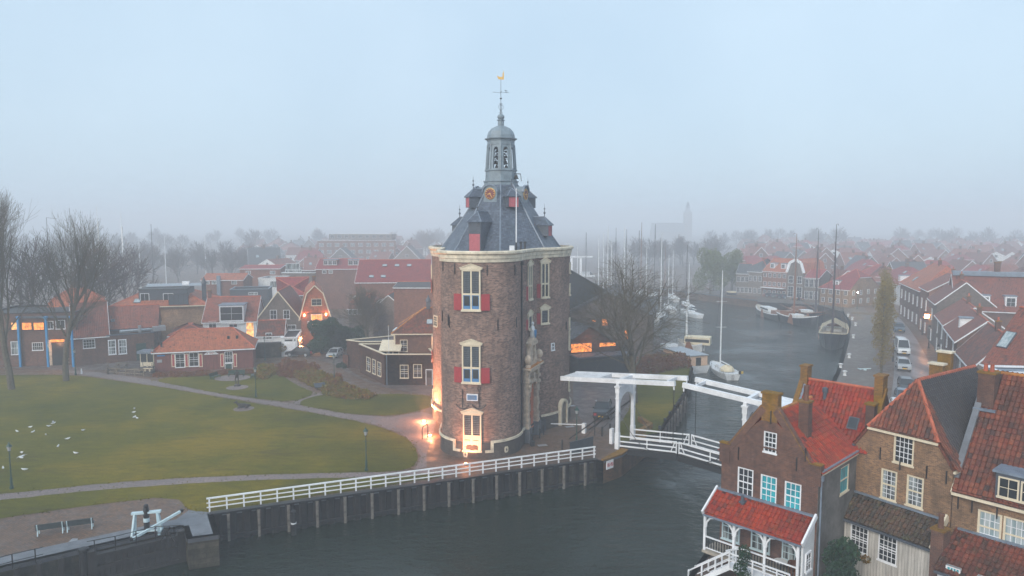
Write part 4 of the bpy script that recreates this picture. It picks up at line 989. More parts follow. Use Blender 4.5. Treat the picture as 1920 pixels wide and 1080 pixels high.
for k in range(nseg):
    a, b = pts[k], pts[k + 1]; cl = lambda p, z: V((p.x, p.y, z))
    q = .15
    d = (b - a); mid1 = a + fd * (.55 * .35); mid2 = b - fd * (.55 * .35)
    for s, e in ((a, mid1), (mid1, mid2), (mid2, b)): m.add([cl(s, -3.4), cl(e, -3.4), cl(e, .05), cl(s, .05)], [(0, 1, 2, 3), (3, 2, 1, 0)])
m.build('sheet_piles', 'wood_dark', SPW)
m = MB().beam(FA + fn_ * .25 + V((0, 0, .08)), FB + fn_ * .25 + V((0, 0, .08)), .5, .14); m.beam(FA + fn_ * .36 + V((0, 0, -1.9)), FB + fn_ * .36 + V((0, 0, -1.9)), .1, .2); m.build('capping', 'black', SPW)
M['fender_wood'] = m_plain('grey_fender_wood', (0.15, 0.135, 0.12), 0.85, 0.5, 1.8, bump=0.4)
for k in range(15):
    p = FA + fd * (L * (k + .6) / 15.2) + fn_ * .42; m = MB().cbox((0, 0, -1.35), .2, .2, 2.5); m.box(-.12, .12, -.12, .12, -.12, -.06)
    m.build('fender', 'fender_wood', SPW, loc=p, rz=math.atan2(fd.y, fd.x))
dp = G(550, 965, -.6); 
m = MB().lathe([(.2, -3.4), (.2, -.55), (.22, -.5), (.22, -.3), (.12, -.22)], (0, 0, 0), 10).lathe([(.23, -1.35), (.23, -1.25)], (0, 0, 0), 10, 1)
tag(m.build('mooring_pile', ['black', 'white'], loc=(dp.x, dp.y, 0)), 'black mooring pile with a white band against the sheet piling', 'mooring pile')
# dark board fence at the railing's bridge end
bp1, bp2 = G(1068, 858), G(1112, 846)
dr = (bp2 - bp1).normalized(); m = MB()
for k in range(6): m.beam(bp1.lerp(bp2, k / 6) + V((0, 0, .85)) + dr * .02, bp1.lerp(bp2, (k + 1) / 6) + V((0, 0, .85)) - dr * .02, .06, 1.2)
m.beam(bp1 + V((0, 0, 1.5)), bp2 + V((0, 0, 1.5)), .14, .08)
m2 = thing('board_screen', 'dark blue board screen at the bridge end of the white railing', 'screen'); m.build('boards', 'anthracite', m2)
# sign with two round no-mooring marks on the brick pier
sp = V((9.95, 68.15, 0)); sa = WV[9] - WV[8] if False else (V((11.0, 69.3, 0)) - V((8.9, 67.4, 0))).normalized(); sn = V((sa.y, -sa.x, 0))
c = V((8.9, 67.4, 0)) + sa * .9 + sn * .08
M['sign_red'] = m_plain('sign_red', (0.5, 0.03, 0.03), 0.4, 0.05, 3)
M['sign_black'] = m_plain('sign_black', (0.02, 0.02, 0.02), 0.4, 0.05, 3)
T = Matrix.Translation((c.x, c.y, -.55)) @ Matrix.Rotation(math.atan2(sa.y, sa.x), 4, 'Z')
sg_ = thing('waterway_sign', 'small white sign with two red crossed-out circles on the brick bridge pier', 'sign', (0, 0, 0))
m = MB().box(-.5, .5, -.05, .05, -.42, .42).build('board', 'white', sg_); m.matrix_local = T
m = MB()
for x in (-.24, .24):
    m.path([V((x + .17 * math.cos(t), -.065, .17 * math.sin(t))) for t in [k * PI / 8 for k in range(17)]], .022, 4)
    m.beam((x - .12, -.065, .12), (x + .12, -.065, -.12), .02, .035)
o = m.build('prohibition_rings', 'sign_red', sg_); o.matrix_local = T
m = MB()
for x in (-.24, .24): m.box(x - .05, x + .05, -.06, -.051, -.08, .08); 
o = m.build('symbols', 'sign_black', sg_); o.matrix_local = T
# lichened brick pier cap and lower wing
poly = [(8.7, 67.5), (8.9, 67.25), (11.1, 69.2), (14.8, 75.5), (14.3, 75.9), (10.6, 70.0)]
mb = MB(); mb.prism([(x, y) for x, y in poly], .0, .16); tag(mb.build('pier_cap', 'brick_moss'), 'mossy orange coping on top of the brick bridge pier', 'coping')
# V-shaped low brick wall on the canal lawn
a, b, c = G(1208, 800), G(1240, 815), G(1198, 833)
m = MB(); m.beam(G(1199, 790) + V((0, 0, .3)), G(1220, 803) + V((0, 0, .3)), .5, .6); m.beam(G(1220, 803) + V((0, 0, .3)), G(1188, 822) + V((0, 0, .3)), .5, .6)
tag(m.build('low_wall', 'brick_moss'), 'low V-shaped brick wall on the canal lawn behind the white portal', 'wall')
# timber fenders and posts on the canal-side quay
ca, cb = G(1234, 812), G(1286, 738)
for k in range(9):
    p = ca.lerp(cb, (k + .3) / 9) + V((.25, -.1, 0)); m = MB().box(-.13, .13, -.13, .13, -3.2, -.1); o = m.build('fender_post', 'fender_wood', loc=p); tag(o, 'grey timber fender post on the canal lawn quay', 'fender post', 'fender posts on the canal lawn quay')
for k in range(6):
    p = ca.lerp(cb, (k + .5) / 6) + V((-.15, 0, 0)); m = MB().lathe([(.16, 0), (.16, .38), (.12, .42)], n=8); o = m.build('bollard', 'black', loc=p); tag(o, 'short black mooring bollard on the canal lawn edge', 'bollard', 'black bollards on the canal lawn edge')
# ------------------------------------------------------------------ the lock in the lower left corner
ld = lock_dir.normalized(); ln = V((ld.y, -ld.x, 0)); L0, L1 = V((*LOCKW[0], 0)), V((*LOCKW[1], 0))
LG = thing('lock_gate', 'weathered dark timber lock gate lying against the stone lock wall', 'lock gate')
ga, gb = G(170, 1030, -.5), G(335, 1000, -.5)
ga = L0.lerp(L1, .46) + ln * .75; gb = L0.lerp(L1, .97) + ln * .75
m = MB().beam(ga + V((0, 0, -.35)), gb + V((0, 0, -.35)), .5, .3).beam(ga + V((0, 0, -1.2)), gb + V((0, 0, -1.2)), .4, .3).beam(ga + V((0, 0, -2.2)), gb + V((0, 0, -2.2)), .4, .3)
for q in (ga, gb): m.beam(q + V((0, 0, .1)), q + V((0, 0, -3)), .5, .5, up=ld)
m.build('frame', 'wood_dark', LG)
m = MB(); nb = 16
for k in range(nb):
    p = ga.lerp(gb, (k + .5) / nb) + ln * .0; m.cbox(p + V((0, 0, -1.9)), (gb - ga).length / nb - .03, .16, 2.9, math.atan2(ld.y, ld.x))
m.build('planks', 'wood_dark', LG)
for k in range(7):
    p = L0.lerp(L1, -.25 + k * .11) + ln * .3; m = MB().cbox((0, 0, -1.4), .3, .3, 2.6); o = m.build('wall_timber', 'wood_dark', loc=p, rz=math.atan2(ld.y, ld.x)); tag(o, 'dark vertical timber on the lock wall beside the gate', 'timber', 'timbers on the lock wall')
p = L0.lerp(L1, .42) + ln * .5; m = MB().lathe([(.3, -3.2), (.3, .1), (.34, .14), (.34, .3), (.2, .36)], n=12); tag(m.build('mooring_post', 'black', loc=p), 'thick black mooring post at the end of the lock gate', 'mooring post')
# stone pillar of the lock
def railing(name, pts, label, hgt=1.0, mat='black', rails=(1.0, .5), r=.03):
    t = thing(name, label, 'railing')
    for p in pts: MB().tube((0, 0, 0), (0, 0, hgt), r * 1.2, r * 1.2, 6).build('post', mat, t, loc=p)
    for zz in rails:
        d = (pts[-1] - pts[0]).normalized() * .45; m = MB(); pp = [pts[0] - d] + pts[1:-1] + [pts[-1] + d]; m.path([p + V((0, 0, zz * hgt)) for p in pp], r, 6); m.build('rail', mat, t)
    return t
railing('iron_railing', [G(178, 1039), G(217, 1031), G(256, 1021), G(292, 1012), G(327, 1012)], 'black iron railing on the lock edge beside the winch frame', 1.0)
railing('iron_railing', [G(-20, 1078), G(24, 1066), G(67, 1056)], 'black iron railing on the lock edge in the bottom left corner', 1.0)
# winch frame with the white sweep arm
wc = G(276, 1001)
WF = thing('lock_winch', 'white lock winch frame with black capstan and long white sweep arm', 'lock winch', wc, math.atan2(ld.y, ld.x) * .4)
m = MB()
for x in (-.8, .8):
    m.beam((x * 1.15, -.45, 0), (x * .95, -.1, 1.6), .15, .15).beam((x * 1.15, .45, 0), (x * .95, .1, 1.6), .15, .15).beam((x * 1.12, -.5, .1), (x * 1.12, .5, .1), .14, .14)
m.beam((-1.0, 0, 1.66), (1.0, 0, 1.66), .32, .14); m.beam((-.9, -.35, .35), (.9, -.35, .35), .1, .1)
m.build('frame', 'palegreen', WF)
m = MB().lathe([(.2, 0), (.2, 1.6)], n=12).lathe([(.21, 1.6), (.21, 1.95), (.17, 2.0), (.17, 2.2), (.1, 2.28)], n=12); m.lathe([(.22, .95), (.22, 1.25)], n=12, mi=1); m.build('capstan', ['black', 'palegreen'], WF)
m = MB().beam((-.6, -1.5, .35), (2.4, -.1, 1.55), .17, .17); m.cbox((2.45, -.08, 1.58), .22, .22, .22, 0, 1); m.cbox((-.65, -1.52, .33), .22, .22, .22, 0, 1); m.build('sweep_arm', ['palegreen', 'black'], WF)
pw = G(314, 1016); m = MB().tube((0, 0, 0), (0, 0, 1.0), .07, .07, 8).beam((-.5, 0, 0), (0, 0, .8), .06, .06).beam((.5, 0, 0), (0, 0, .8), .06, .06).cbox((0, 0, 1.0), .35, .3, .25)
tag(m.build('sluice_winch', 'black', loc=pw), 'small black sluice winch on the lock coping by the white arm', 'winch')
# double bench
def bench(name, label, loc, rz, mat_s, mat_f, L=2.0, group=None, back=True, nsl=3):
    t = thing(name, label, 'bench', loc, rz, group)
    m = MB()
    for k in range(nsl): m.box(-L / 2, L / 2, -.25 + k * .165, -.12 + k * .165, .43, .47)
    m.build('seat', mat_s, t)
    if back:
        m = MB()
        for k in range(3): m.add([], []); m.beam((-L / 2, .29 + k * .035, .55 + k * .15), (L / 2, .29 + k * .035, .55 + k * .15), .035, .145)
        m.build('backrest', mat_s, t)
    for x in (-L / 2 + .12, L / 2 - .12):
        m = MB().beam((x, -.24, 0), (x, -.2, .42), .07, .09).beam((x, .3, 0), (x, .24, .42), .07, .09).beam((x, -.26, .40), (x, .3, .40), .07, .07)
        if back: m.beam((x, .26, .4), (x, .40, .93), .06, .06)
        m.build('leg', mat_f, t)
    return t
M['bench_slat'] = m_plain('bench_slats', (0.03, 0.045, 0.05), 0.6, 0.25, 3)
be0, be1 = G(68, 1004), G(178, 989); br = math.atan2((be1 - be0).y, (be1 - be0).x)
for k, lb in ((0, 'leftmost of the two slatted benches standing end to end on the terrace'), (1, 'second slatted bench on the terrace, nearer the winch frame')):
    c = be0.lerp(be1, .25 + .5 * k); t = bench('park_bench', lb, c, br + PI, 'bench_slat', 'palegreen', (be1 - be0).length / 2 - .06)
tag(sheet('drain_cover', gp([(128, 1017), (136, 1010), (146, 1010), (144, 1018)]), 'galv', .028, None), 'metal drain cover set in the terrace paving', 'drain cover')
# ------------------------------------------------------------------ street furniture
def lamp_post(loc, h=4.0, label=None, lit=False, mat='green_paint', name='street_lamp'):
    t = thing(name, label, 'street lamp', loc)
    m = MB().lathe([(.16, 0), (.16, .25), (.11, .3), (.10, .9), (.12, .95), (.06, 1.1), (.045, h - 1.0), (.07, h - .95), (.045, h - .9), (.04, h - .62)], n=8)
    m.tube((-.28, 0, h - 1.15), (.28, 0, h - 1.15), .02, .02, 5); m.build('post', mat, t, smooth=False)
    m = MB().lathe([(.09, h - .62), (.12, h - .56), (.2, h - .2)], n=6); m.build('lamp_glass', 'lamp_white' if lit else 'lantern_glass', t)
    m = MB().lathe([(.27, h - .2), (.24, h - .14), (.1, h + .02), (.05, h + .06), (.05, h + .14), (.015, h + .2)], n=6).lathe([(.11, h - .64), (.11, h - .58)], n=6)
    m.build('lamp_hood', mat if not lit else 'black', t)
    return t
for (x, y), lb in (((22, 917), 'dark green lantern post at the left edge of the lawn beside the lower path'), ((687, 883), 'dark green lantern post on the lawn just behind the white railing'),
                   ((480, 745), 'dark green lantern post on the lawn beside the bronze statue'), ((627, 715), 'dark lantern post at the bushes beside the curving road'),
                   ((1081, 836), 'dark green lantern post between the tower and the drawbridge'), ((497, 676), 'dark lantern post at the stone garden wall near the white garage'),
                   ((142, 703), 'slim dark lantern post between the two tall bare trees'), ((288, 700), 'dark lantern post beside the red-boarded pavilion corner')):
    lamp_post(G(x, y), 4.0, lb)
# bronze lying goat and standing statue
def skinbody(name, mat, verts, edges, radii, loc=(0, 0, 0), rz=0, parent=None, sub=1):
    me = bpy.data.meshes.new(name); me.from_pydata([tuple(v) for v in verts], edges, []); o = bpy.data.objects.new(name, me); COL.objects.link(o)
    o.modifiers.new('Skin', 'SKIN'); 
    for i, r in enumerate(radii): me.skin_vertices[0].data[i].radius = (r, r) if not isinstance(r, tuple) else r
    me.skin_vertices[0].data[0].use_root = True
    if sub: sb = o.modifiers.new('Subd', 'SUBSURF'); sb.levels = sb.render_levels = sub
    bpy.context.view_layer.update(); dg = bpy.context.evaluated_depsgraph_get(); ev = o.evaluated_get(dg); nm = bpy.data.meshes.new_from_object(ev)
    bpy.data.objects.remove(o); nm.materials.clear(); nm.materials.append(M[mat]); nm.name = name
    for p in nm.polygons: p.use_smooth = True
    return link(name, nm, parent, loc, rz)
HUM = dict(v=[(0, 0, .95), (0, 0, 1.15), (0, 0, 1.38), (0, 0, 1.5), (0, -.02, 1.62), (0, -.03, 1.72), (.1, 0, .9), (.12, -.02, .5), (.12, .02, .08), (.12, -.12, .03), (-.1, 0, .9), (-.12, .02, .5), (-.12, .04, .08), (-.12, -.10, .03),
            (.2, 0, 1.42), (.27, .02, 1.15), (.25, -.1, .92), (.24, -.14, .84), (-.2, 0, 1.42), (-.27, .02, 1.15), (-.25, -.1, .92), (-.24, -.14, .84)],
           e=[(0, 1), (1, 2), (2, 3), (3, 4), (4, 5), (0, 6), (6, 7), (7, 8), (8, 9), (0, 10), (10, 11), (11, 12), (12, 13), (2, 14), (14, 15), (15, 16), (16, 17), (2, 18), (18, 19), (19, 20), (20, 21)],
           r=[.15, .14, .17, .06, .10, .08, .1, .065, .045, .04, .1, .065, .045, .04, .065, .05, .035, .03, .065, .05, .035, .03])
st = thing('statue', 'dark bronze statue of a standing figure with a bundle on a round pad', 'statue', G(445, 724))
sv = [V(p) * 1.25 for p in HUM['v']]; sv[16] = V((.12, -.35, 1.35)); sv[17] = V((0, -.4, 1.45)); sv[20] = V((-.14, -.33, 1.3)); sv[21] = V((0, -.38, 1.38)); sv[7] = V((.25, -.3, .65)); 
skinbody('figure', 'bronze', sv, HUM['e'], [r * 1.25 for r in HUM['r']], (0, 0, .25), R(200), st, 1)
MB().lathe([(.5, 0), (.45, .12), (.4, .28)], n=10).build('pedestal', 'bronze', st)
tag(sheet('pad', [(G(445, 727).x + 1.5 * math.cos(k * PI / 8), G(445, 727).y + 1.5 * math.sin(k * PI / 8)) for k in range(16)], 'cobble', .05, None), 'round paved pad under the bronze statue', 'paving')
tag(sheet('pad', [(G(436, 709).x + 2.6 * math.cos(k * PI / 8), G(436, 709).y + 2.2 * math.sin(k * PI / 8)) for k in range(16)], 'cobble', .05, None), 'round paved spot in front of the green benches', 'paving')
gt = G(457, 767); tag(sheet('pad', [(gt.x + 1.25 * math.cos(k * PI / 8), gt.y + 1.3 * math.sin(k * PI / 8)) for k in range(16)], 'cobble', .05, None), 'round paved pad under the lying bronze goat', 'paving')
GV = [(0, 0, .35), (.45, 0, .38), (-.45, 0, .38), (-.7, 0, .6), (-.85, 0, .82), (-1.08, 0, .80), (-1.2, 0, .74), (.7, 0, .4), (.85, .02, .3), (-.4, -.22, .2), (-.75, -.25, .1), (-.4, .22, .2), (-.75, .25, .1), (.45, -.3, .2), (.15, -.35, .1), (.45, .3, .2), (.15, .35, .1), (-.84, .08, 1.02), (-.84, -.08, 1.02)]
GE = [(0, 1), (0, 2), (2, 3), (3, 4), (4, 5), (5, 6), (1, 7), (7, 8), (2, 9), (9, 10), (2, 11), (11, 12), (1, 13), (13, 14), (1, 15), (15, 16), (4, 17), (4, 18)]
GR = [.25, .24, .22, .14, .12, .09, .06, .12, .03, .1, .05, .1, .05, .13, .06, .13, .06, .025, .025]
o = skinbody('goat_sculpture', 'bronze', GV, GE, GR, (gt.x, gt.y, .1), R(12), None, 1); tag(o, 'dark bronze sculpture of a lying goat on the big lawn', 'sculpture')
# a sitting terrace of green benches
bench('garden_bench', 'green bench facing the lawn in front of the red pavilion', G(443, 706), R(8) + 0, 'green_paint', 'green_paint', 2.4)
bench('garden_bench', 'green bench at the left side of the round paved spot', G(404, 710), R(75), 'green_paint', 'green_paint', 1.8)
bench('garden_bench', 'green bench at the right of the paved spot by the lantern post', G(474, 708), R(-70), 'green_paint', 'green_paint', 1.6)
# information panel
ip = G(600, 731); IP = thing('information_panel', 'slanted dark information panel on two legs beside the bushes', 'panel', ip, R(30))
MB().beam((-.4, 0, 0), (-.4, 0, .7), .08, .08).beam((.4, 0, 0), (.4, 0, .7), .08, .08).build('legs', 'black', IP)
m = MB(); m.add([V(p) for p in ((-.75, -.35, .5), (.75, -.35, .5), (.75, .35, .95), (-.75, .35, .95), (-.75, -.35, .4), (.75, -.35, .4), (.75, .35, .85), (-.75, .35, .85))], [(0, 1, 2, 3), (7, 6, 5, 4), (0, 4, 5, 1), (1, 5, 6, 2), (2, 6, 7, 3), (3, 7, 4, 0)]); m.build('board', 'anthracite', IP)
# floodlights set in the paving round the tower (lit)
def flood(px, py, label, aim, e=900, el=True, size=R(95)):
    p = G(px, py); t = thing('floodlight', label, 'floodlight', p)
    MB().lathe([(.30, 0), (.30, .07), (.24, .09)], n=16).build('housing', 'black', t)
    MB().lathe([(.20, .095), (.18, .105)], n=16).build('lens', 'lamp_glow', t)
    l = bpy.data.lights.new('floodlight_beam', 'SPOT'); l.energy = e; l.color = (1.0, 0.36, 0.16); l.spot_size = size; l.spot_blend = .9; l.shadow_soft_size = .15
    o = bpy.data.objects.new('floodlight_beam', l); COL.objects.link(o); o.parent = t; o.location = (0, 0, .2)
    d = V(aim) - (p + V((0, 0, .2))); o.rotation_euler = (-d).to_track_quat('Z', 'Y').to_euler()
    l2 = bpy.data.lights.new('floodlight_spill', 'POINT'); l2.energy = e * .055; l2.color = (1.0, 0.36, 0.16); l2.shadow_soft_size = .2; o2 = bpy.data.objects.new('floodlight_spill', l2); COL.objects.link(o2); o2.parent = t; o2.location = (0, 0, .55)
    return t
flood(795, 791, 'lit floodlight in the paving farther left of the tower', (-9.2, 81.5, 5.5), 10000)
flood(806, 818, 'lit floodlight in the paving by the iron hoop', (-7.0, 74.5, 4.5), 7000)
flood(874, 871, 'lit floodlight in the paving in front of the tower door', (-4.2, 68.2, 2.4), 900)
hp = G(797, 822); m = MB().path([V((-.45, 0, 0)), V((-.45, 0, 1.1)), V((-.3, 0, 1.35)), V((.3, 0, 1.5)), V((.45, 0, 1.4)), V((.45, 0, .0))], .045, 6)
tag(m.build('bike_hoop', 'black', loc=hp, rz=R(55)), 'dark iron hoop standing beside a lit floodlight', 'hoop')
# things round the gateway
for px, py, s in ((1009, 812, 1.3), (1015, 808, 1.25)):
    p = G(px, py); m = MB().box(-.45, .45, -.3, .3, .08, s).box(-.47, .47, -.32, .32, s, s + .06); tag(m.build('utility_cabinet', 'anthracite', loc=p, rz=R(20)), 'black utility cabinet %s the stone gateway' % ('nearest' if s > 1.28 else 'just behind the one beside'), 'cabinet')
lp = [((1012, 822), 'slim black bollard by the utility cabinet'), ((1019, 815), 'slim black bollard farthest from the gateway'), ((998, 830), 'slim black bollard at the foot of the stone gateway'), ((1054, 843), 'slim black bollard left of the lantern post by the railing')]
for (x, y), lb in lp: tag(MB().lathe([(.08, 0), (.08, .9), (.11, .93), (.05, 1.05)], n=8).build('bollard', 'black', loc=G(x, y)), lb, 'bollard')
tag(MB().box(-.2, .2, -.2, .2, 0, .45).box(-.22, .22, -.22, .22, .45, .5).build('flower_box', 'black', loc=G(998, 836), rz=.3), 'small black box on the paving before the gateway', 'box')
for i, (x, y) in enumerate(((1017, 835), (1068, 800), (1071, 761), (1123, 751), (794 - 10, 760))):
    p = G(x, y); m = MB().add([V((-.5, -.3, .012)), V((.5, -.3, .012)), V((.5, .3, .012)), V((-.5, .3, .012))], [(0, 1, 2, 3)]); o = m.build('pavement_plate', 'galv', loc=p, rz=.3)
    tag(o, 'pale metal plate set in the paving ' + ('in front of the gateway', 'beside the tower flank', 'near the side door of the tower', 'behind the parked black car', 'at the lawn edge left of the tower')[i], 'plate')
# red-headed post and barrier arm by the bridge
pp = G(1095, 812); t = thing('barrier', 'white road barrier arm with a dark post before the drawbridge', 'barrier', pp, R(-28))
MB().box(-.2, .2, -.2, .2, 0, 1.1).build('pedestal', 'white', t); MB().beam((0, 0, .95), (-5.6, 0, .35), .08, .1).build('arm', 'white', t)
t = thing('signal_post', 'dark signal post with a small red head before the drawbridge', 'signal', G(1115, 817))
MB().tube((0, 0, 0), (0, 0, 2.2), .05).build('post', 'black', t); MB().box(-.22, .22, -.15, .15, 2.2, 2.65).box(-.15, .15, -.17, -.151, 2.3, 2.55, 1).build('signal_head', ['black', 'red_paint'], t)
for (x, y), lb in (((1129, 818), 'black bollard beside the bridge approach, nearest the white cabinet'), ((1144, 812), 'black bollard beside the bridge approach behind the portal')):
    tag(MB().lathe([(.1, 0), (.1, .95), (.13, .98), (.05, 1.08)], n=8).build('bollard', 'black', loc=G(x, y)), lb, 'bollard')
tag(MB().box(-.9, .9, -.3, .3, 0, 1.15).box(-.95, .95, -.35, .35, 1.15, 1.22).build('wheelie_bin_screen', 'anthracite', loc=G(1114, 700), rz=0), 'dark bin screen at the wall of the boatyard shed', 'screen')
def wheelie(loc, rz, col, lid, label):
    t = thing('wheelie_bin', label, 'bin', loc, rz)
    m = MB(); b = [(-.26, -.3), (.26, -.3), (.26, .3), (-.26, .3)]; m.add([V((x * .85, y * .85, .1)) for x, y in b] + [V((x, y, 1.0)) for x, y in b], [(3, 2, 1, 0), (4, 5, 6, 7), (0, 1, 5, 4), (1, 2, 6, 5), (2, 3, 7, 6), (3, 0, 4, 7)]); m.build('body', col, t)
    MB().box(-.3, .3, -.34, .36, 1.0, 1.08).build('lid', lid, t)
    for s in (-1, 1): m = MB().tube((s * .28, .28, .1), (s * .34, .28, .1), .1, .1, 8); m.build('wheel', 'rubber', t)
M['bin_yellow'] = m_plain('yellow_lid', (0.6, 0.4, 0.03), 0.5, 0.1, 3)
M['bin_green'] = m_plain('bin_green', (0.01, 0.08, 0.045), 0.5, 0.2, 3)
for k, (x, c, l, lb) in enumerate(((1103, 'bin_green', 'bin_green', 'green wheelie bin, leftmost of the row by the shed'), (1112, 'bin_green', 'bin_yellow', 'green wheelie bin with a yellow lid, left of the pair'), (1119, 'bin_green', 'bin_yellow', 'green wheelie bin with a yellow lid, right of the pair'), (1127, 'bin_green', 'bin_green', 'plain green wheelie bin next to the grey one'), (1136, 'galv', 'galv', 'light grey wheelie bin at the right end of the row'))):
    wheelie(G(x, 699), R(10), c, l, lb)
# gulls on and over the lawn
def gull(loc, rz, kind, label, sc=1.0):
    a = [(0, 0, .16), (.1, 0, .17), (.17, 0, .22), (.21, 0, .26), (.26, 0, .25), (-.12, 0, .15), (-.24, 0, .14)]
    e = [(0, 1), (1, 2), (2, 3), (3, 4), (0, 5), (5, 6)]; r = [.085, .075, .045, .04, .012, .06, .02]
    z = 0
    t = skinbody('gull', 'white', a, e, r, loc, rz, None, 1); t.scale = (sc * 1.05,) * 3
    m = MB()
    if kind == 'fly':
        for s in (-1, 1):
            m.add([V((.1, s * .05, .2)), V((.02, s * .35, .33)), V((-.1, s * .68, .28)), V((-.12, s * .34, .31)), V((-.08, s * .05, .19))], [(0, 1, 3, 4), (1, 2, 3), (4, 3, 1, 0), (3, 2, 1)])
    else:
        m.add([V((.06, .075, .2)), V((-.3, .05, .17)), V((-.1, .09, .12)), V((.06, -.075, .2)), V((-.3, -.05, .17)), V((-.1, -.09, .12))], [(0, 1, 2), (2, 1, 0), (3, 5, 4), (4, 5, 3)])
        m.tube((.02, .03, -.02), (.0, .03, .1), .008, .008, 4).tube((.02, -.03, -.02), (.0, -.03, .1), .008, .008, 4)
    m.build('wings', 'galv' if kind == 'fly' else 'render_white', t)
    return tag(t, label, 'gull', 'gulls on the big lawn')
GP = [(57, 803), (62, 812), (32, 811), (92, 801), (86, 817), (127, 825), (109, 839), (142, 852), (156, 809), (41, 851), (39, 859), (6, 880), (46, 883), (252, 768), (251, 775), (252, 784), (257, 786)]
for i, (x, y) in enumerate(GP):
    gull(G(x, y), R((i * 77) % 360), 'stand', 'white gull standing on the big lawn among its flock', 1.0)
gull(G(100, 796, .3), R(30), 'fly', 'white gull with spread wings low over the lawn by the standing gulls', 1.0)['group'] = 'gulls on the big lawn'
gull(G(40, 861, .2), R(170), 'fly', 'white gull with spread wings beside the left lantern post', 1.0)
gull(S(1066, 460, 84.0), R(160), 'stand', 'gull perched on the right end of the tower cornice', .8)['group'] = 'gull on the tower'
tag(MB().lathe([(.12, 0), (.13, .3), (.1, .6), (.07, .8), (.03, .86)], n=8).build('marker_post', 'white', loc=G(153, 701)), 'short white marker post at the path beside the tree', 'post')
# ------------------------------------------------------------------ house builder
def tile_field(mb, O, U, Vv, N, poly, tw=0.26, th=0.36, seed=0):
    """real overlapping pantiles on a roof plane: O origin, U along, Vv up the slope, N outwards; poly in (u, v) metres"""
    rnd = random.Random(seed)
    us = [p[0] for p in poly]; vs = [p[1] for p in poly]
    u0 = math.floor(min(us) / tw) * tw; v0 = math.floor(min(vs) / th) * th
    prof = [(0.0, .05), (0.18, .075), (0.34, .035), (0.62, .0), (0.86, .012), (1.0, .05)]
    v = v0
    while v < max(vs):
        u = u0
        while u < max(us):
            if inside(u + tw / 2, v + th * .45, poly):
                j = rnd.uniform(-.006, .012); sk = rnd.uniform(-.012, .012)
                o = len(mb.v)
                for vv, hh in ((v - .03, .062 + j), (v + th, .008 + j)):
                    for f, h in prof:
                        mb.v.append(tuple(O + U * (u + f * tw + (sk if vv < v else 0)) + Vv * vv + N * (h + hh)))
                # the front lip of the tile
                for f, h in prof: mb.v.append(tuple(O + U * (u + f * tw + sk) + Vv * (v - .03) + N * (h + j - .004)))
                n = len(prof)
                for k in range(n - 1):
                    mb.uv[len(mb.f)] = [(u + prof[k][0] * tw * .98 + .002, v + .05), (u + prof[k + 1][0] * tw * .98 + .002, v + .05), (u + prof[k + 1][0] * tw * .98 + .002, v + th * .8), (u + prof[k][0] * tw * .98 + .002, v + th * .8)]
                    mb.f.append((o + k, o + k + 1, o + n + k + 1, o + n + k)); mb.mi.append(0)
                    mb.uv[len(mb.f)] = [(u + .05, v + .05)] * 4
                    mb.f.append((o + 2 * n + k, o + 2 * n + k + 1, o + k + 1, o + k)); mb.mi.append(0)
            u += tw
        v += th
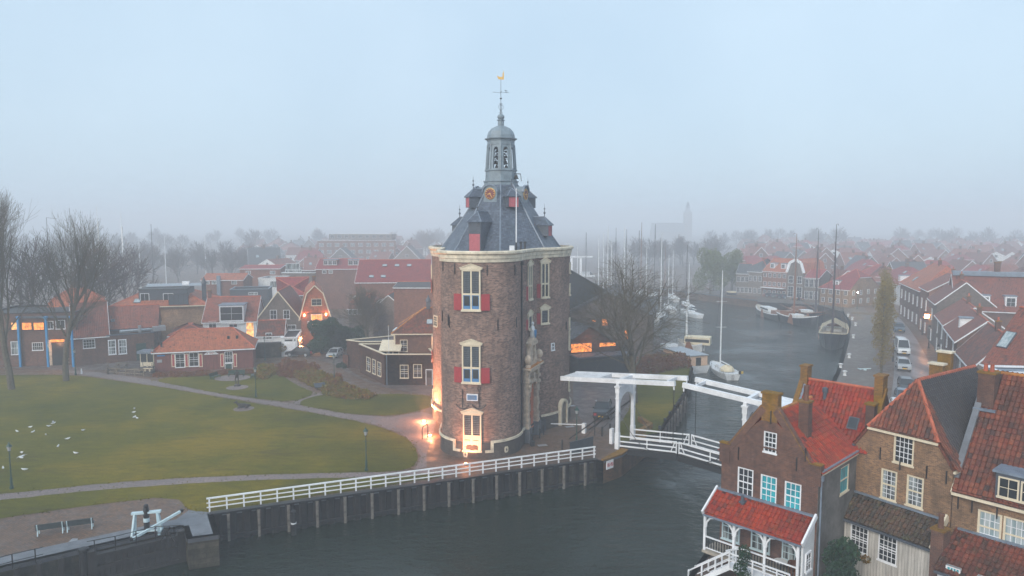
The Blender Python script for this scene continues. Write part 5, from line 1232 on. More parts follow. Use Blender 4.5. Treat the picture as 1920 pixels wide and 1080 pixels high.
class House:
    def __init__(s, name, label, cat='house', P0=None, P1=None, D=8, he=5, hr=9, axis='x', roof='tile_far', wall='brick_red', e=.3, g=.15, f0=1, f1=1, group=None,
                 cut=False, prof=None, fascia='white', tiles=False, hipk=None, base=0.0, roofless=False, par=0.4, ridge='ridge', noback=False):
        d = (P1 - P0); d.z = 0; s.W = W = d.length; s.D = D; s.he = he; s.hr = hr; s.P0 = V((P0.x, P0.y, 0)); s.ux = d.normalized(); s.uy = V((-s.ux.y, s.ux.x, 0))
        s.rz = math.atan2(d.y, d.x); s.t = thing(name, label, cat, s.P0, s.rz, group); s.Mw = Matrix.Translation(s.P0) @ Matrix.Rotation(s.rz, 4, 'Z')
        s.axis = axis; s.cut = cut; s.wallm = wall; s.holes = {'F': [], 'R': [], 'B': [], 'L': []}; s.prof = prof or [(0, he), (1, hr)]; s.roofm = roof
        s.f0, s.f1, s.e, s.g, s.tiles, s.ridge = f0, f1, e, g, tiles, ridge; s.fascia = fascia; s.roofless = roofless; s.par = par; s.hipk = hipk; s.base = base
        s.faces = {'F': (V((0, 0, 0)), V((1, 0, 0)), W), 'R': (V((W, 0, 0)), V((0, 1, 0)), D), 'B': (V((W, D, 0)), V((-1, 0, 0)), W), 'L': (V((0, D, 0)), V((0, -1, 0)), D)}
    def uz(s, face, px, py):
        """photo pixel -> (u, z) on a facade"""
        o, d, L = s.faces[face]; o = s.Mw @ o; d = s.Mw.to_3x3() @ d; n = V((d.y, -d.x, 0)); r = ray(px, py); c = V((0, 0, CAMH))
        t = (o - c).dot(n) / r.dot(n); p = c + r * t; return (p - o).dot(d), p.z
    def fmat(s, face, u, z):
        o, d, L = s.faces[face]; n = V((d.y, -d.x, 0)); p = o + d * u; return on_wall(p.x, p.y, z, (n.x, n.y))
    def win(s, face, u, z, w, h, **k):
        mx = .1
        if s.cut: s.holes[face].append((u - w / 2 + .005, z + .005, u + w / 2 - .005, z + h - .005))
        k.setdefault('out', -.06 if s.cut else .05)
        return add_window(s.t, s.fmat(face, u, z), w, h, **k)
    def winpx(s, face, x0, y0, x1, y1, **k):
        xm = (x0 + x1) / 2; ym = (y0 + y1) / 2
        ua, _ = s.uz(face, x0, ym); ub, _ = s.uz(face, x1, ym); u, z1 = s.uz(face, xm, y0); _, z0 = s.uz(face, xm, y1)
        return s.win(face, u, z0, abs(ub - ua), abs(z1 - z0), **k)
    def door(s, face, u, w, h, **k):
        z = k.pop('z', s.base)
        return add_door(s.t, s.fmat(face, u, z), w, h, out=.05, **k)
    def row(s, face, n, z, w, h, m=None, **k):
        L = s.faces[face][2]; m = m or L / n / 2
        for i in range(n): s.win(face, m + (L - 2 * m) * i / max(1, n - 1) if n > 1 else L / 2, z, w, h, **k)
    def gable(s, end):
        """the gable profile polygon above the eaves along the end wall"""
        L = s.W if s.axis == 'y' else s.D; f = s.f0 if end == 0 else s.f1
        if f <= 0: return []
        up = [(L / 2 * a, z) for a, z in s.prof]
        if f < 1:
            zc = s.he + (s.hr - s.he) * f; x = L / 2 * f; return [(x, zc), (L - x, zc)]
        r = up[1:] ; l = [(L - a, z) for a, z in reversed(up[1:-1])]
        return r + l
    def finish(s):
        if s.hr <= s.he + .05 and not s.roofless: s.hr = s.he + (s.W if s.axis == 'y' else s.D) * .42; s.prof = [(0, s.he), (1, s.hr)]
        W, D, he, hr = s.W, s.D, s.he, s.hr; b = -.3
        mb = MB()
        for fc, (o, d, L) in s.faces.items():
            gab = []
            if not s.roofless:
                if s.axis == 'y' and fc in 'FB': gab = s.gable(0 if fc == 'F' else 1)
                if s.axis == 'x' and fc in 'LR': gab = s.gable(0 if fc == 'L' else 1)
            top = [(L, he)] + [(L - x, z) for x, z in gab] + [(0, he)]
            if s.roofless: top = [(L, he), (0, he)]
            poly = [(0, b), (L, b)] + top
            n = V((d.y, -d.x, 0)); H_ = [[(x0, z0), (x1, z0), (x1, z1), (x0, z1)] for x0, z0, x1, z1 in s.holes[fc]]
            poly_fill(mb, poly, H_, fn=lambda u, v: o + d * u + V((0, 0, v)))
            for x0, z0, x1, z1 in s.holes[fc]:
                q = [o + d * x + V((0, 0, z)) for x, z in ((x0, z0), (x1, z0), (x1, z1), (x0, z1))]; mb.add(q + [p - n * .22 for p in q], [(i, (i + 1) % 4, 4 + (i + 1) % 4, 4 + i) for i in range(4)])
        s.wall = mb.build('wall', s.wallm, s.t)
        if s.roofless:
            m = MB().box(.02, W - .02, .02, D - .02, he - s.par - .1, he - s.par); m.build('roof', s.roofm, s.t)
            m = MB(); q = .12
            m.box(-q, W + q, -q, .25, he + .002, he + .14).box(-q, W + q, D - .25, D + q, he + .002, he + .14).box(-q, .25, .251, D - .251, he + .002, he + .14).box(W - .25, W + q, .251, D - .251, he + .002, he + .14); m.build('parapet_edge', s.fascia, s.t)
            return s
        # roof planes in (a, c) space: a along the ridge, c across
        A, C = (D, W) if s.axis == 'y' else (W, D)
        def P(a, c, z): return V((c, a, z)) if s.axis == 'y' else V((a, c, z))
        flip = s.axis == 'y'
        e, g = s.e, s.g; prof = list(s.prof)
        sl0 = (prof[1][1] - prof[0][1]) / ((prof[1][0] - prof[0][0]) * C / 2)
        prof[0] = (-e / (C / 2), prof[0][1] - e * sl0)
        mb = MB(); rb = MB(); planes = []
        k = s.hipk or .9
        ends = []
        for f, sgn, a0 in ((s.f0, -1, 0), (s.f1, 1, A)):
            if f >= 1: ends.append((a0 + sgn * g, None))
            else: ends.append((a0 - sgn * (1 - f) * C / 2 * k, a0 + sgn * (e if f <= 0 else g)))
        def side(mir):
            cc = lambda fr: (C / 2 * fr) if not mir else C - C / 2 * fr
            if s.f0 >= 1 and s.f1 >= 1:
                for (x0, z0), (x1, z1) in zip(prof, prof[1:]):
                    q = [P(ends[0][0], cc(x0), z0), P(ends[1][0], cc(x0), z0), P(ends[1][0], cc(x1), z1), P(ends[0][0], cc(x1), z1)]
                    planes.append(q if not mir else q[::-1])
            else:
                (x0, z0), (x1, z1) = prof[0], prof[-1]; q = []
                def endpts(i):
                    f = (s.f0, s.f1)[i]; rd, ed = ends[i]
                    if f >= 1: return [P(rd, cc(x0), z0), P(rd, cc(1), z1)]
                    if f <= 0: return [P(ed, cc(x0), z0), P(rd, cc(1), z1)]
                    zc = he + (hr - he) * f; return [P(ed, cc(x0), z0), P(ed, cc(f), zc), P(rd, cc(1), z1)]
                q = endpts(0)[::-1] + endpts(1); q = endpts(0)[:1] + endpts(1) + endpts(0)[1:][::-1]
                planes.append(q if not mir else q[::-1])
        side(False); side(True)
        for i, f in enumerate((s.f0, s.f1)):
            if f >= 1: continue
            rd, ed = ends[i]; zc = prof[0][1] if f <= 0 else he + (hr - he) * f; fr = prof[0][0] if f <= 0 else f
            q = [P(ed, C / 2 * fr, zc), P(ed, C - C / 2 * fr, zc), P(rd, C / 2, hr)]; q = q if i == 1 else q[::-1]
            planes.append(q)
            if 0 < f < 1:
                m = MB(); m.beam(q[0] if i else q[2], q[1], .12, .14) if False else None
        cen = V((W / 2, D / 2, 0))
        out = []
        for q in planes:
            n = (q[1] - q[0]).cross(q[2] - q[0]).normalized()
            if n.z < 0: q = q[::-1]; n = -n
            out.append(q); mb.slab(q, .14)
        s.roof = mb.build('roof', s.roofm, s.t)
        if s.tiles:
            mt = MB()
            for i, q in enumerate(out):
                n = (q[1] - q[0]).cross(q[2] - q[0]).normalized(); U = V((-n.y, n.x, 0)).normalized(); Vv = n.cross(U)
                O = V((0, 0, 0)) + n * q[0].dot(n); pl = [((p - O).dot(U), (p - O).dot(Vv)) for p in q]
                tile_field(mt, O, U, Vv, n, pl, seed=i + 3)
            mt.build('pantiles', s.roofm, s.roof)
        # ridge and hips
        rm = MB(); r0, r1 = P(ends[0][0], C / 2, hr), P(ends[1][0], C / 2, hr)
        def ridge(a, b):
            n = max(2, int((b - a).length / .38))
            for i in range(n): rm.tube(a.lerp(b, i / n), a.lerp(b, (i + 1) / n), .13, .11, 6)
        if s.ridge:
            ridge(r0, r1)
            for i, f in enumerate((s.f0, s.f1)):
                if f >= 1: continue
                rd, ed = ends[i]; zc = prof[0][1] if f <= 0 else he + (hr - he) * f; fr = prof[0][0] if f <= 0 else f
                for c in (C / 2 * fr, C - C / 2 * fr): ridge(P(ed, c, zc), P(rd, C / 2, hr))
            rm.build('ridge', s.ridge, s.roof)
        if s.fascia:
            m = MB(); z = prof[0][1]; cpos = (C / 2 * prof[0][0], C - C / 2 * prof[0][0])
            for i, c in enumerate(cpos):
                sg = -1 if i == 0 else 1
                m.beam(P(-g * .9 if s.f0 >= 1 else -e, c + sg * .02, z - .16), P(A + (g * .9 if s.f1 >= 1 else e), c + sg * .02, z - .16), .13 if True else 0, .15)
            for i, f in enumerate((s.f0, s.f1)):
                a = -g - .03 if i == 0 else A + g + .03
                if f >= 1:
                    for (x0, z0), (x1, z1) in zip(prof, prof[1:]):
                        for mir in (0, 1):
                            c0, c1 = (C / 2 * x0, C / 2 * x1) if not mir else (C - C / 2 * x0, C - C / 2 * x1)
                            if s.fascia != 'lead_dark': m.beam(P(a, c0, z0 - .12), P(a, c1, z1 - .12), .05, .18)
                elif f <= 0: a = -e - .02 if i == 0 else A + e + .02; m.beam(P(a, cpos[0], z - .16), P(a, cpos[1], z - .16), .1, .14)
                else:
                    zc = he + (hr - he) * f; m.beam(P(a, C / 2 * f, zc - .12), P(a, C - C / 2 * f, zc - .12), .12, .14)
            m.build('gutter', s.fascia, s.t)
        return s
    def chimney(s, x, y, w, d, z0, z1, mat='brick_brown', pots=1, cap=True, capm='brick_moss'):
        m = MB().box(x - w / 2, x + w / 2, y - d / 2, y + d / 2, z0, z1); o = m.build('chimney', mat, s.roof if hasattr(s, 'roof') else s.t)
        if cap: MB().box(x - w / 2 - .07, x + w / 2 + .07, y - d / 2 - .07, y + d / 2 + .07, z1 + .002, z1 + .13).build('cap', capm, o)
        m = MB()
        for i in range(pots): xx = x + (i - (pots - 1) / 2) * .35; m.lathe([(.13, z1 + .13), (.11, z1 + .55), (.14, z1 + .6)], (xx, y, 0), 8); 
        if pots: m.build('chimney_pot', 'ridge', o)
        return o
    def rpt(s, x, y):
        """height of the roof above a local point (two-plane roofs)"""
        c, C = (x, s.W) if s.axis == 'y' else (y, s.D); fr = min(c, C - c) / (C / 2)
        for (x0, z0), (x1, z1) in zip(s.prof, s.prof[1:]):
            if fr <= x1 + 1e-6: return z0 + (z1 - z0) * (fr - x0) / (x1 - x0)
        return s.hr
    def skylight(s, x, y, w=.8, h=1.1, glass='glass_pale'):
        c, C = (x, s.W) if s.axis == 'y' else (y, s.D); up = 1 if c < C / 2 else -1
        dz = (s.rpt(x + (.01 * up if s.axis == 'y' else 0), y + (.01 * up if s.axis == 'x' else 0)) - s.rpt(x, y)) / .01
        vv = (V((up, 0, dz)) if s.axis == 'y' else V((0, up, dz))).normalized(); uu = V((0, 1, 0)) if s.axis == 'y' else V((1, 0, 0)); n = uu.cross(vv); n = n if n.z > 0 else -n
        c0 = V((x, y, s.rpt(x, y))); m = MB()
        def slabq(ww, hh, off, th): return [c0 + uu * a + vv * b + n * off for a, b in ((-ww / 2, -hh / 2), (ww / 2, -hh / 2), (ww / 2, hh / 2), (-ww / 2, hh / 2))]
        q = slabq(w, h, .14, 0); q = q if (q[1] - q[0]).cross(q[2] - q[0]).dot(n) > 0 else q[::-1]; m.slab(q, .14); o = m.build('skylight', 'lead_dark', s.roof)
        q = slabq(w - .14, h - .14, .155, 0); q = q if (q[1] - q[0]).cross(q[2] - q[0]).dot(n) > 0 else q[::-1]; MB().slab(q, .01).build('pane', glass, o)
    def dormer(s, x, y, w, h, depth, z, wall='white', roof='lead', face=-1, win=None, glass='glass', overhang=.15, frame='white'):
        """flat-roofed box dormer on a front slope: local x centre, y of its front, sill height z"""
        m = MB().box(x - w / 2, x + w / 2, y, y + depth, z - .6, z + h); o = m.build('dormer', wall, s.roof)
        MB().box(x - w / 2 - overhang, x + w / 2 + overhang, y - overhang, y + depth, z + h + .002, z + h + .14).build('dormer_roof', roof, o)
        n = win or 1
        for i in range(n):
            ww = (w - .2) / n; add_window(o, Matrix.Translation((x - w / 2 + .1 + ww * (i + .5), y, z + .05)), ww - .08, h - .25, cols=2, rows=2, frame=frame, glass=glass, split=False, out=.05)
        return o
def Hpx(name, label, A, B, eave, ridge, D=8, axis='x', **k):
    """a house from the photo: A, B = pixels of the foot of its front; eave, ridge = pixel rows at the front / ridge"""
    P0, P1 = G(*A), G(*B); mx = (A[0] + B[0]) / 2; mid = (P0 + P1) / 2; he = S(mx, eave, mid.y).z; u = (P1 - P0).normalized(); n = V((-u.y, u.x, 0))
    yr = mid.y + n.y * D / 2 if axis == 'x' else mid.y
    return House(name, label, P0=P0, P1=P1, D=D, he=he, hr=S(mx, ridge, yr).z if ridge else he, axis=axis, **k)
SASH = dict(cols=3, rows=4, fw=.09, bw=.03)
# ------------------------------------------------------------------ canal houses, lower right
fa, fb = V((14.2, 46.8, 0)), V((18.75, 42.15, 0))
R1 = House('canal_house', 'brown brick gabled canal house with bright red roof beside the bridge', P0=fa, P1=fb, D=6.4, he=7.9, hr=10.9, axis='y', roof='tile_red', wall='brick_brown', cut=True, tiles=True, g=-.05, e=.12, fascia=None, ridge='ridge_old')
R1.faces['F'] = (V((0, 0, 0)), V((1, 0, 0)), R1.W)
for (x0, y0, x1, y1), gl in (((1383, 878, 1413, 932), 'glass'), ((1426, 892, 1457, 945), 'glass_teal'), ((1471, 905, 1503, 958), 'glass_teal')):
    R1.winpx('F', x0, y0, x1, y1, cols=3, rows=4, glass=gl, fw=.1, bw=.045)
R1.winpx('F', 1432, 810, 1457, 850, cols=3, rows=4, glass='glass', fw=.09, bw=.04)
R1.winpx('R', 1577, 873, 1593, 923, cols=1, rows=2, glass='glass_teal', fw=.09, frame='cream')
R1.finish()
R1.wall.data.materials.append(M['render_grey'])
for p in R1.wall.data.polygons:
    if p.normal.x > .9 and p.center.x > R1.W - .01: p.material_index = 1
m = MB(); W = R1.W     # stepped gable coping: shoulders and the raking edge
for sx in (0, 1):
    x = -.15 if sx == 0 else W + .15; xs = 1 if sx == 0 else -1
    m.box(min(x, x + xs * .75), max(x, x + xs * .75), -.06, .34, 7.0, 8.28)
    m.beam((x + xs * .62, .14, 7.98), (W / 2 - xs * .42, .14, 11.22), .36, .5)
m.build('gable_edge', 'brick_brown', R1.t)
m = MB(); 
for sx in (0, 1):
    x = -.15 if sx == 0 else W + .15; xs = 1 if sx == 0 else -1
    m.box(min(x - xs * .03, x + xs * .78), max(x - xs * .03, x + xs * .78), -.1, .38, 8.285, 8.36)
    m.beam((x + xs * .75, .14, 8.4), (W / 2 - xs * .46, .14, 11.48), .38, .06)
m.build('gable_coping', 'brick_moss', R1.t)
R1.chimney(W / 2, .25, 1.05, .55, 10.4, 12.15, 'brick_moss', 0)
R1.chimney(4.75, 1.9, .62, .62, 8.6, 11.6, 'brick_brown', 1)
m = MB().tube((4.75, 1.9, 11.7), (4.75, 1.9, 12.7), .17, .15, 10); m.build('flue', 'rust', R1.roof)
for px, py in ((1385, 848), (1446, 780), (1494, 868), (1511, 850)):
    u, z = R1.uz('F', px, py); m = MB().box(u - .03, u + .03, -.08, -.0, z - .5, z + .35); m.build('wall_anchor', 'black', R1.t)
u, z = R1.uz('F', 1450, 828); m = MB().box(.1, W - .05, -.05, .0, 8.32, 8.42) if 0 else MB().box(.75, W - .75, -.045, .0, 8.62, 8.70); m.build('string_course', 'brick_brown', R1.t)
m = MB().box(W - .0, W + .16, .2, 6.4, 7.62, 7.86); m.build('gutter', 'cream', R1.t)
m = MB().box(W + .03, W + .22, .15, 6.4, 7.865, 7.93).tube((W + .14, .12, .5), (W + .14, .12, 7.6), .055, .055, 8).cbox((W + .14, .12, 7.5), .24, .2, .32); m.build('downpipe', 'lead', R1.t)
m = MB().box(2.6, 5.1, 5.0, 5.06, 9.4, 9.44)
# rear volume
def loc2w(Hs, x, y): q = Hs.Mw @ V((x, y, 0)); return V((q.x, q.y, 0))
R1b = House('canal_house', 'rear canal house volume with broad bright red roof and two end chimneys', P0=loc2w(R1, 1.5, 6.2), P1=loc2w(R1, 7.3, 6.2), D=5.4, he=8.0, hr=11.6, axis='x', roof='tile_red', wall='brick_brown', tiles=True, e=.1, g=-.1, fascia=None, ridge='ridge')
R1b.finish()
R1b.chimney(.25, 2.7, .5, .8, 11.0, 12.5, 'brick_moss', 0); R1b.chimney(5.5, 2.5, .55, .9, 10.8, 12.6, 'brick_moss', 0); R1b.chimney(5.5, .9, .55, .6, 8.8, 10.9, 'brick_brown', 0)
m = MB()
m.beam((.1, .1, 8.1), (.1, 2.7, 11.75), .35, .3).beam((.1, 5.3, 8.1), (.1, 2.7, 11.75), .35, .3); m.beam((5.7, .1, 8.1), (5.7, 2.7, 11.75), .35, .3)
m.build('gable_coping', 'brick_moss', R1b.t)
m = MB().beam((.35, .1, 8.15), (.35, 2.7, 11.72), .16, .12); m.build('lead_flashing', 'lead', R1b.roof)
m = MB().tube((2.0, 1.9, 10.0), (2.0, 1.9, 11.2), .13, .13, 8).lathe([(.2, 11.0), (.2, 11.3), (.1, 11.35)], (2.0, 1.9, 0), 8); m.build('flue', 'lead_dark', R1b.roof)
R1b.skylight(4.35, 1.0, .7, .9, 'glass')
# verandah of R1
VR = thing('verandah', 'white verandah with red tiled lean-to roof and arched openings over the water', 'verandah', fa, R1.rz)
vx0, vx1, vd, vz0, vz1 = -.35, W - .25, 1.6, 3.98, 5.05
MBv = MB(); q = [V((vx0 + .2, -vd - .25, vz0 - .15)), V((vx1 + .1, -vd - .25, vz0 - .15)), V((vx1 + .1, -.01, vz1)), V((vx0 + .2, -.01, vz1))]; MBv.slab(q, .12)
rv = MBv.build('roof', 'tile_red', VR); n = (q[1] - q[0]).cross(q[2] - q[0]).normalized(); U = V((1, 0, 0)); Vv = n.cross(U); O = n * q[0].dot(n)
mt = MB(); tile_field(mt, O, U, Vv, n, [((p - O).dot(U), (p - O).dot(Vv)) for p in q], seed=11); mt.build('pantiles', 'tile_red', rv)
MB().beam((vx0 + .2, .0, vz1 + .05), (vx1 + .1, .0, vz1 + .05), .45, .1).build('lead_flashing', 'lead', rv)
m = MB().tube((1.9, -.6, 4.7), (1.9, -.6, 5.3), .11, .11, 8).cbox((1.9, -.5, 4.85), .35, .5, .1); m.build('vent', 'lead_dark', rv)
for x in (vx0 + .1, vx1 + .2): MB().beam((x, -vd - .3, vz0 - .12), (x, .02, vz1 + .08), .12, .34).build('barge_board', 'white', rv)
m = MB().beam((vx0 + .15, -vd - .3, vz0 - .22), (vx1 + .15, -vd - .3, vz0 - .22), .12, .1); m.build('gutter', 'lead', rv)
fl = 1.25; nb = 3; m = MB(); bw = (vx1 - vx0 - .3) / nb
xs = [vx0 + .15 + bw * k for k in range(nb + 1)]
for x in xs: m.cbox((x, -vd, (fl + vz0) / 2 - .1), .16, .16, vz0 - fl - .2)
m.beam((xs[0], -vd, vz0 - .27), (xs[-1], -vd, vz0 - .27), .2, .2)
for x in xs:
    for sg in (-1, 1):
        if (x == xs[0] and sg < 0) or (x == xs[-1] and sg > 0): continue
        pts = [V((x + sg * .08, -vd, 2.85)), V((x + sg * .12, -vd, 3.2)), V((x + sg * .35, -vd, 3.52)), V((x + sg * .75, -vd, 3.64))]
        for a, b in zip(pts, pts[1:]): m.beam(a, b, .1, .1)
m.build('posts_and_arches', 'white', VR)
m = MB().box(vx0, vx1 + .1, -vd - .1, -.01, fl - .18, fl); m.build('floor', 'wood_pale', VR)
m = MB()
for k in range(nb):
    m.beam((xs[k] + .08, -vd, fl + .95), (xs[k + 1] - .08, -vd, fl + .95), .09, .08); m.beam((xs[k] + .08, -vd, fl + .18), (xs[k + 1] - .08, -vd, fl + .18), .07, .07)
m.build('handrail', 'white', VR)
m = MB()
for k in range(nb):
    nn = 11
    for i in range(nn): x = xs[k] + bw * (i + .5) / nn; m.lathe([(.03, fl + .2), (.05, fl + .4), (.03, fl + .55), (.045, fl + .75), (.03, fl + .9)], (x, -vd, 0), 6)
m.build('balusters', 'black', VR)
for k, gx in ((0, .2), (1, .5), (2, .5)):
    add_window(VR, Matrix.Translation((xs[k] + bw * .5, 0, fl + .45)), 1.3, 1.9, cols=3, rows=4, frame='palegreen', glass='glass_curtain', out=.06)
m = MB().box(-.05, .06, -.001, vd - .1, fl, vz1 - .1); q = [(0, fl), (vd, fl), (vd, vz0 - .2), (0, vz1 - .2)]
m = MB(); m.add([V((x, -y, z)) for x in (vx1 + .02, vx1 + .14) for y, z in q], [(0, 1, 2, 3), (7, 6, 5, 4), (0, 4, 5, 1), (1, 5, 6, 2), (2, 6, 7, 3), (3, 7, 4, 0)]); sw = m.build('side_wall', 'render_white', VR)
add_window(VR, on_wall(vx1 + .14, -vd / 2 - .1, 1.9, (1, 0)), .8, 1.2, cols=2, rows=3, frame='white', glass='glass', out=.05)
# white stair down to the landing
m = MB(); sx = xs[1]; m.beam((sx + .4, -vd - .15, fl + .95), (sx - .0, -vd - 1.0, fl + .95), .09, .09)
for (a, b) in (((sx + .3, -vd - 1.1, fl), (sx - 2.6, -vd - 1.1, -1.0)), ((sx + .3, -vd - .25, fl), (sx - 2.6, -vd - .25, -1.0))):
    a, b = V(a), V(b); m.beam(a, b, .08, .3); m.beam(a + V((0, 0, 1)), b + V((0, 0, 1)), .08, .08); m.beam(a + V((0, 0, .5)), b + V((0, 0, .5)), .06, .06)
    for k in range(4): p = a.lerp(b, k / 3); m.beam(p, p + V((0, 0, 1.05)), .09, .09)
for k in range(9): p = V((sx + .3, -vd - .7, fl)).lerp(V((sx - 2.6, -vd - .7, -1.0)), (k + .5) / 9); m.box(p.x - .15, p.x + .15, -vd - 1.08, -vd - .28, p.z, p.z + .05)
m.box(sx - .0, xs[3], -vd - 1.15, -vd - .12, fl - .12, fl - .02); m.beam((sx + .3, -vd - 1.1, fl + .95), (xs[3], -vd - 1.1, fl + .95), .09, .08)
for k in range(6): x = sx + .3 + (xs[3] - sx - .3) * k / 5; m.beam((x, -vd - 1.1, fl - .1), (x, -vd - 1.1, fl + .95), .08, .08)
m.beam((sx + .3, -vd - 1.1, fl + .5), (xs[3], -vd - 1.1, fl + .5), .06, .06)
m.build('stair', 'white', VR)
# two small cafe tables and a chair on the verandah
def w2(x, y, z=0): q = R1.Mw @ V((x, y, z)); return q
t = thing('round_table', 'small round white table on the verandah', 'table', w2(xs[2] + .75, -1.0, fl))
MB().lathe([(.4, .7), (.42, .72), (.4, .75)], n=16).build('table_top', 'render_white', t); MB().tube((0, 0, 0), (0, 0, .7), .03).lathe([(.25, 0), (.2, .04)], n=10).build('leg', 'black', t)
t = thing('garden_chair', 'brown rounded wicker chair beside the white table on the verandah', 'chair', w2(xs[2] + 1.5, -.8, fl))
MB().lathe([(.2, 0), (.32, .35), (.34, .42), (.1, .44)], n=12).build('seat', 'varnish', t); MB().add([V((.34 * math.cos(a), .34 * math.sin(a), z)) for z in (.42, .85) for a in [R(-20 + 22 * k) for k in range(11)]], [(k, k + 1, 12 + k, 11 + k) for k in range(10)] + [(11 + k, 12 + k, k + 1, k) for k in range(10)]).build('backrest', 'varnish', t)
# middle house
ga, gb = V((23.1, 46.6, 0)), V((26.55, 41.55, 0))
R2 = House('canal_house', 'tan brick canal house with half-hipped old red roof and one black-tiled slope', P0=ga, P1=gb, D=9.5, he=8.45, hr=13.0, axis='y', roof='tile_old', wall='brick_tan', cut=True, tiles=False, f0=.28, f1=1, e=.12, g=.1, fascia='cream', ridge='ridge', hipk=.75)
for (x0, y0, x1, y1) in ((1676, 817, 1715, 872),): R2.winpx('F', x0, y0, x1, y1, cols=4, rows=5, glass='glass', fw=.12, bw=.04, frame='cream', bar='white', split=False)
for (x0, y0, x1, y1) in ((1652, 881, 1683, 939), (1700, 893, 1733, 952)): R2.winpx('F', x0, y0, x1, y1, cols=3, rows=6, glass='glass_curtain', fw=.12, bw=.035, frame='cream', bar='white')
R2.finish()
mt = MB(); mtb = MB(); Wd = R2.W; ze = R2.he
# real pantiles on its slopes; the right slope is glazed black
fz = R2.he + (R2.hr - R2.he) * .28; rd = .72 * Wd / 2 * .75
pl_left = [V((-.12, -.1, ze - .18)), V((-.12, 9.6, ze - .18)), V((Wd / 2, 9.6, 13.0)), V((Wd / 2, rd, 13.0)), V((Wd / 2 * .28, -.1, fz))]
pl_right = [V((Wd + .12, 9.6, ze - .18)), V((Wd + .12, -.1, ze - .18)), V((Wd - Wd / 2 * .28, -.1, fz)), V((Wd / 2, rd, 13.0)), V((Wd / 2, 9.6, 13.0))]
pl_f = [V((Wd / 2 * .28, -.1, fz)), V((Wd - Wd / 2 * .28, -.1, fz)), V((Wd / 2, rd, 13.0))]
for q, mm, sd in ((pl_left, mt, 1), (pl_right, mtb, 2), (pl_f, mt, 3)):
    n = (q[1] - q[0]).cross(q[2] - q[0]).normalized()
    if n.z < 0: q = q[::-1]; n = -n
    U = V((-n.y, n.x, 0)).normalized(); Vv = n.cross(U); O = n * q[0].dot(n); pol = [((p - O).dot(U), (p - O).dot(Vv)) for p in q]
    if sd == 2:
        tile_field(mtb, O, U, Vv, n, [p for p in pol], seed=5)
    else: tile_field(mm, O, U, Vv, n, pol, seed=sd)
mt.build('pantiles', 'tile_old', R2.roof)
# a strip of red tiles along the front verge of the black slope
mr = MB(); mk = MB(); cut = 1.35
for fi in range(len(mtb.f)):
    ys = [mtb.v[i][1] for i in mtb.f[fi]]; xs_ = [mtb.v[i][0] for i in mtb.f[fi]]
    y = sum(ys) / len(ys); x = sum(xs_) / len(xs_); lim = .75 + .9 * (Wd - x) / (Wd / 2) + (.35 if x > Wd - .6 else 0)
    (mr if y < lim else mk).f.append(mtb.f[fi]); (mr if y < lim else mk).mi.append(0); t_m = (mr if y < lim else mk); t_m.uv[len(t_m.f) - 1] = mtb.uv[fi]
mr.v = mtb.v; mk.v = mtb.v
mr.build('verge_tiles', 'tile_old', R2.roof); mk.build('black_tiles', 'tile_black', R2.roof)
for px, py in ((1651, 850), (1688, 870), (1738, 885), (1775, 895)):
    u, z = R2.uz('F', px, py); MB().box(u - .03, u + .03, -.08, -.0, z - .4, z + .4).build('wall_anchor', 'black', R2.t)
m = MB().tube((-.12, -.12, .5), (-.12, -.12, 8.0), .06, .06, 8).cbox((-.12, -.14, 8.1), .3, .25, .35); m.build('downpipe', 'lead_dark', R2.t)
def leanto(Hs, label, x0, x1, d, z0, z1, roof, wall, wins, seed=0, bars=True, seedt=0, tiles=True, frame='white', glass='glass', wallcat='extension'):
    t = thing('lean_to', label, wallcat, Hs.P0, Hs.rz)
    q = [V((x0 - .1, -d - .2, z0)), V((x1 + .1, -d - .2, z0)), V((x1 + .1, -.01, z1)), V((x0 - .1, -.01, z1))]; rf = MB().slab(q, .12).build('roof', roof, t)
    if tiles:
        n = (q[1] - q[0]).cross(q[2] - q[0]).normalized(); U = V((1, 0, 0)); Vv = n.cross(U); O = n * q[0].dot(n); mt = MB()
        tile_field(mt, O, U, Vv, n, [((p - O).dot(U), (p - O).dot(Vv)) for p in q], seed=seed); mt.build('pantiles', roof, rf)
    MB().beam((x0, .0, z1 + .06), (x1, .0, z1 + .06), .4, .1).build('lead_flashing', 'lead', rf)
    MB().beam((x0 - .1, -d - .27, z0 - .1), (x1 + .1, -d - .27, z0 - .1), .14, .12).build('gutter', 'lead_dark', rf)
    m = MB(); zt = z0 - .02
    pl = [(x0, -2.5 if False else -.5), (x1, -.5), (x1, zt), (x0, zt)]
    hs = [[(a, b), (a + w_, b), (a + w_, b + h_), (a, b + h_)] for a, b, w_, h_ in wins]
    poly_fill(m, pl, hs, fn=lambda u, v: V((u, -d, v)))
    for hh in hs: q = [V((u, -d, v)) for u, v in hh]; m.add(q + [p + V((0, .2, 0)) for p in q], [(i, (i + 1) % 4, 4 + (i + 1) % 4, 4 + i) for i in range(4)])
    for x in (x0, x1): m.add([(x, -d, -.5), (x, -.01, -.5), (x, -.01, z1 - .05), (x, -d, z0)], [(0, 1, 2, 3), (3, 2, 1, 0)])
    m.build('wall', wall, t)
    for a, b, w_, h_ in wins: add_window(t, Matrix.Translation((a + w_ / 2, -d, b)), w_, h_, cols=4, rows=5, frame=frame, glass=glass, split=True, out=-.04, bw=.035)
    return t
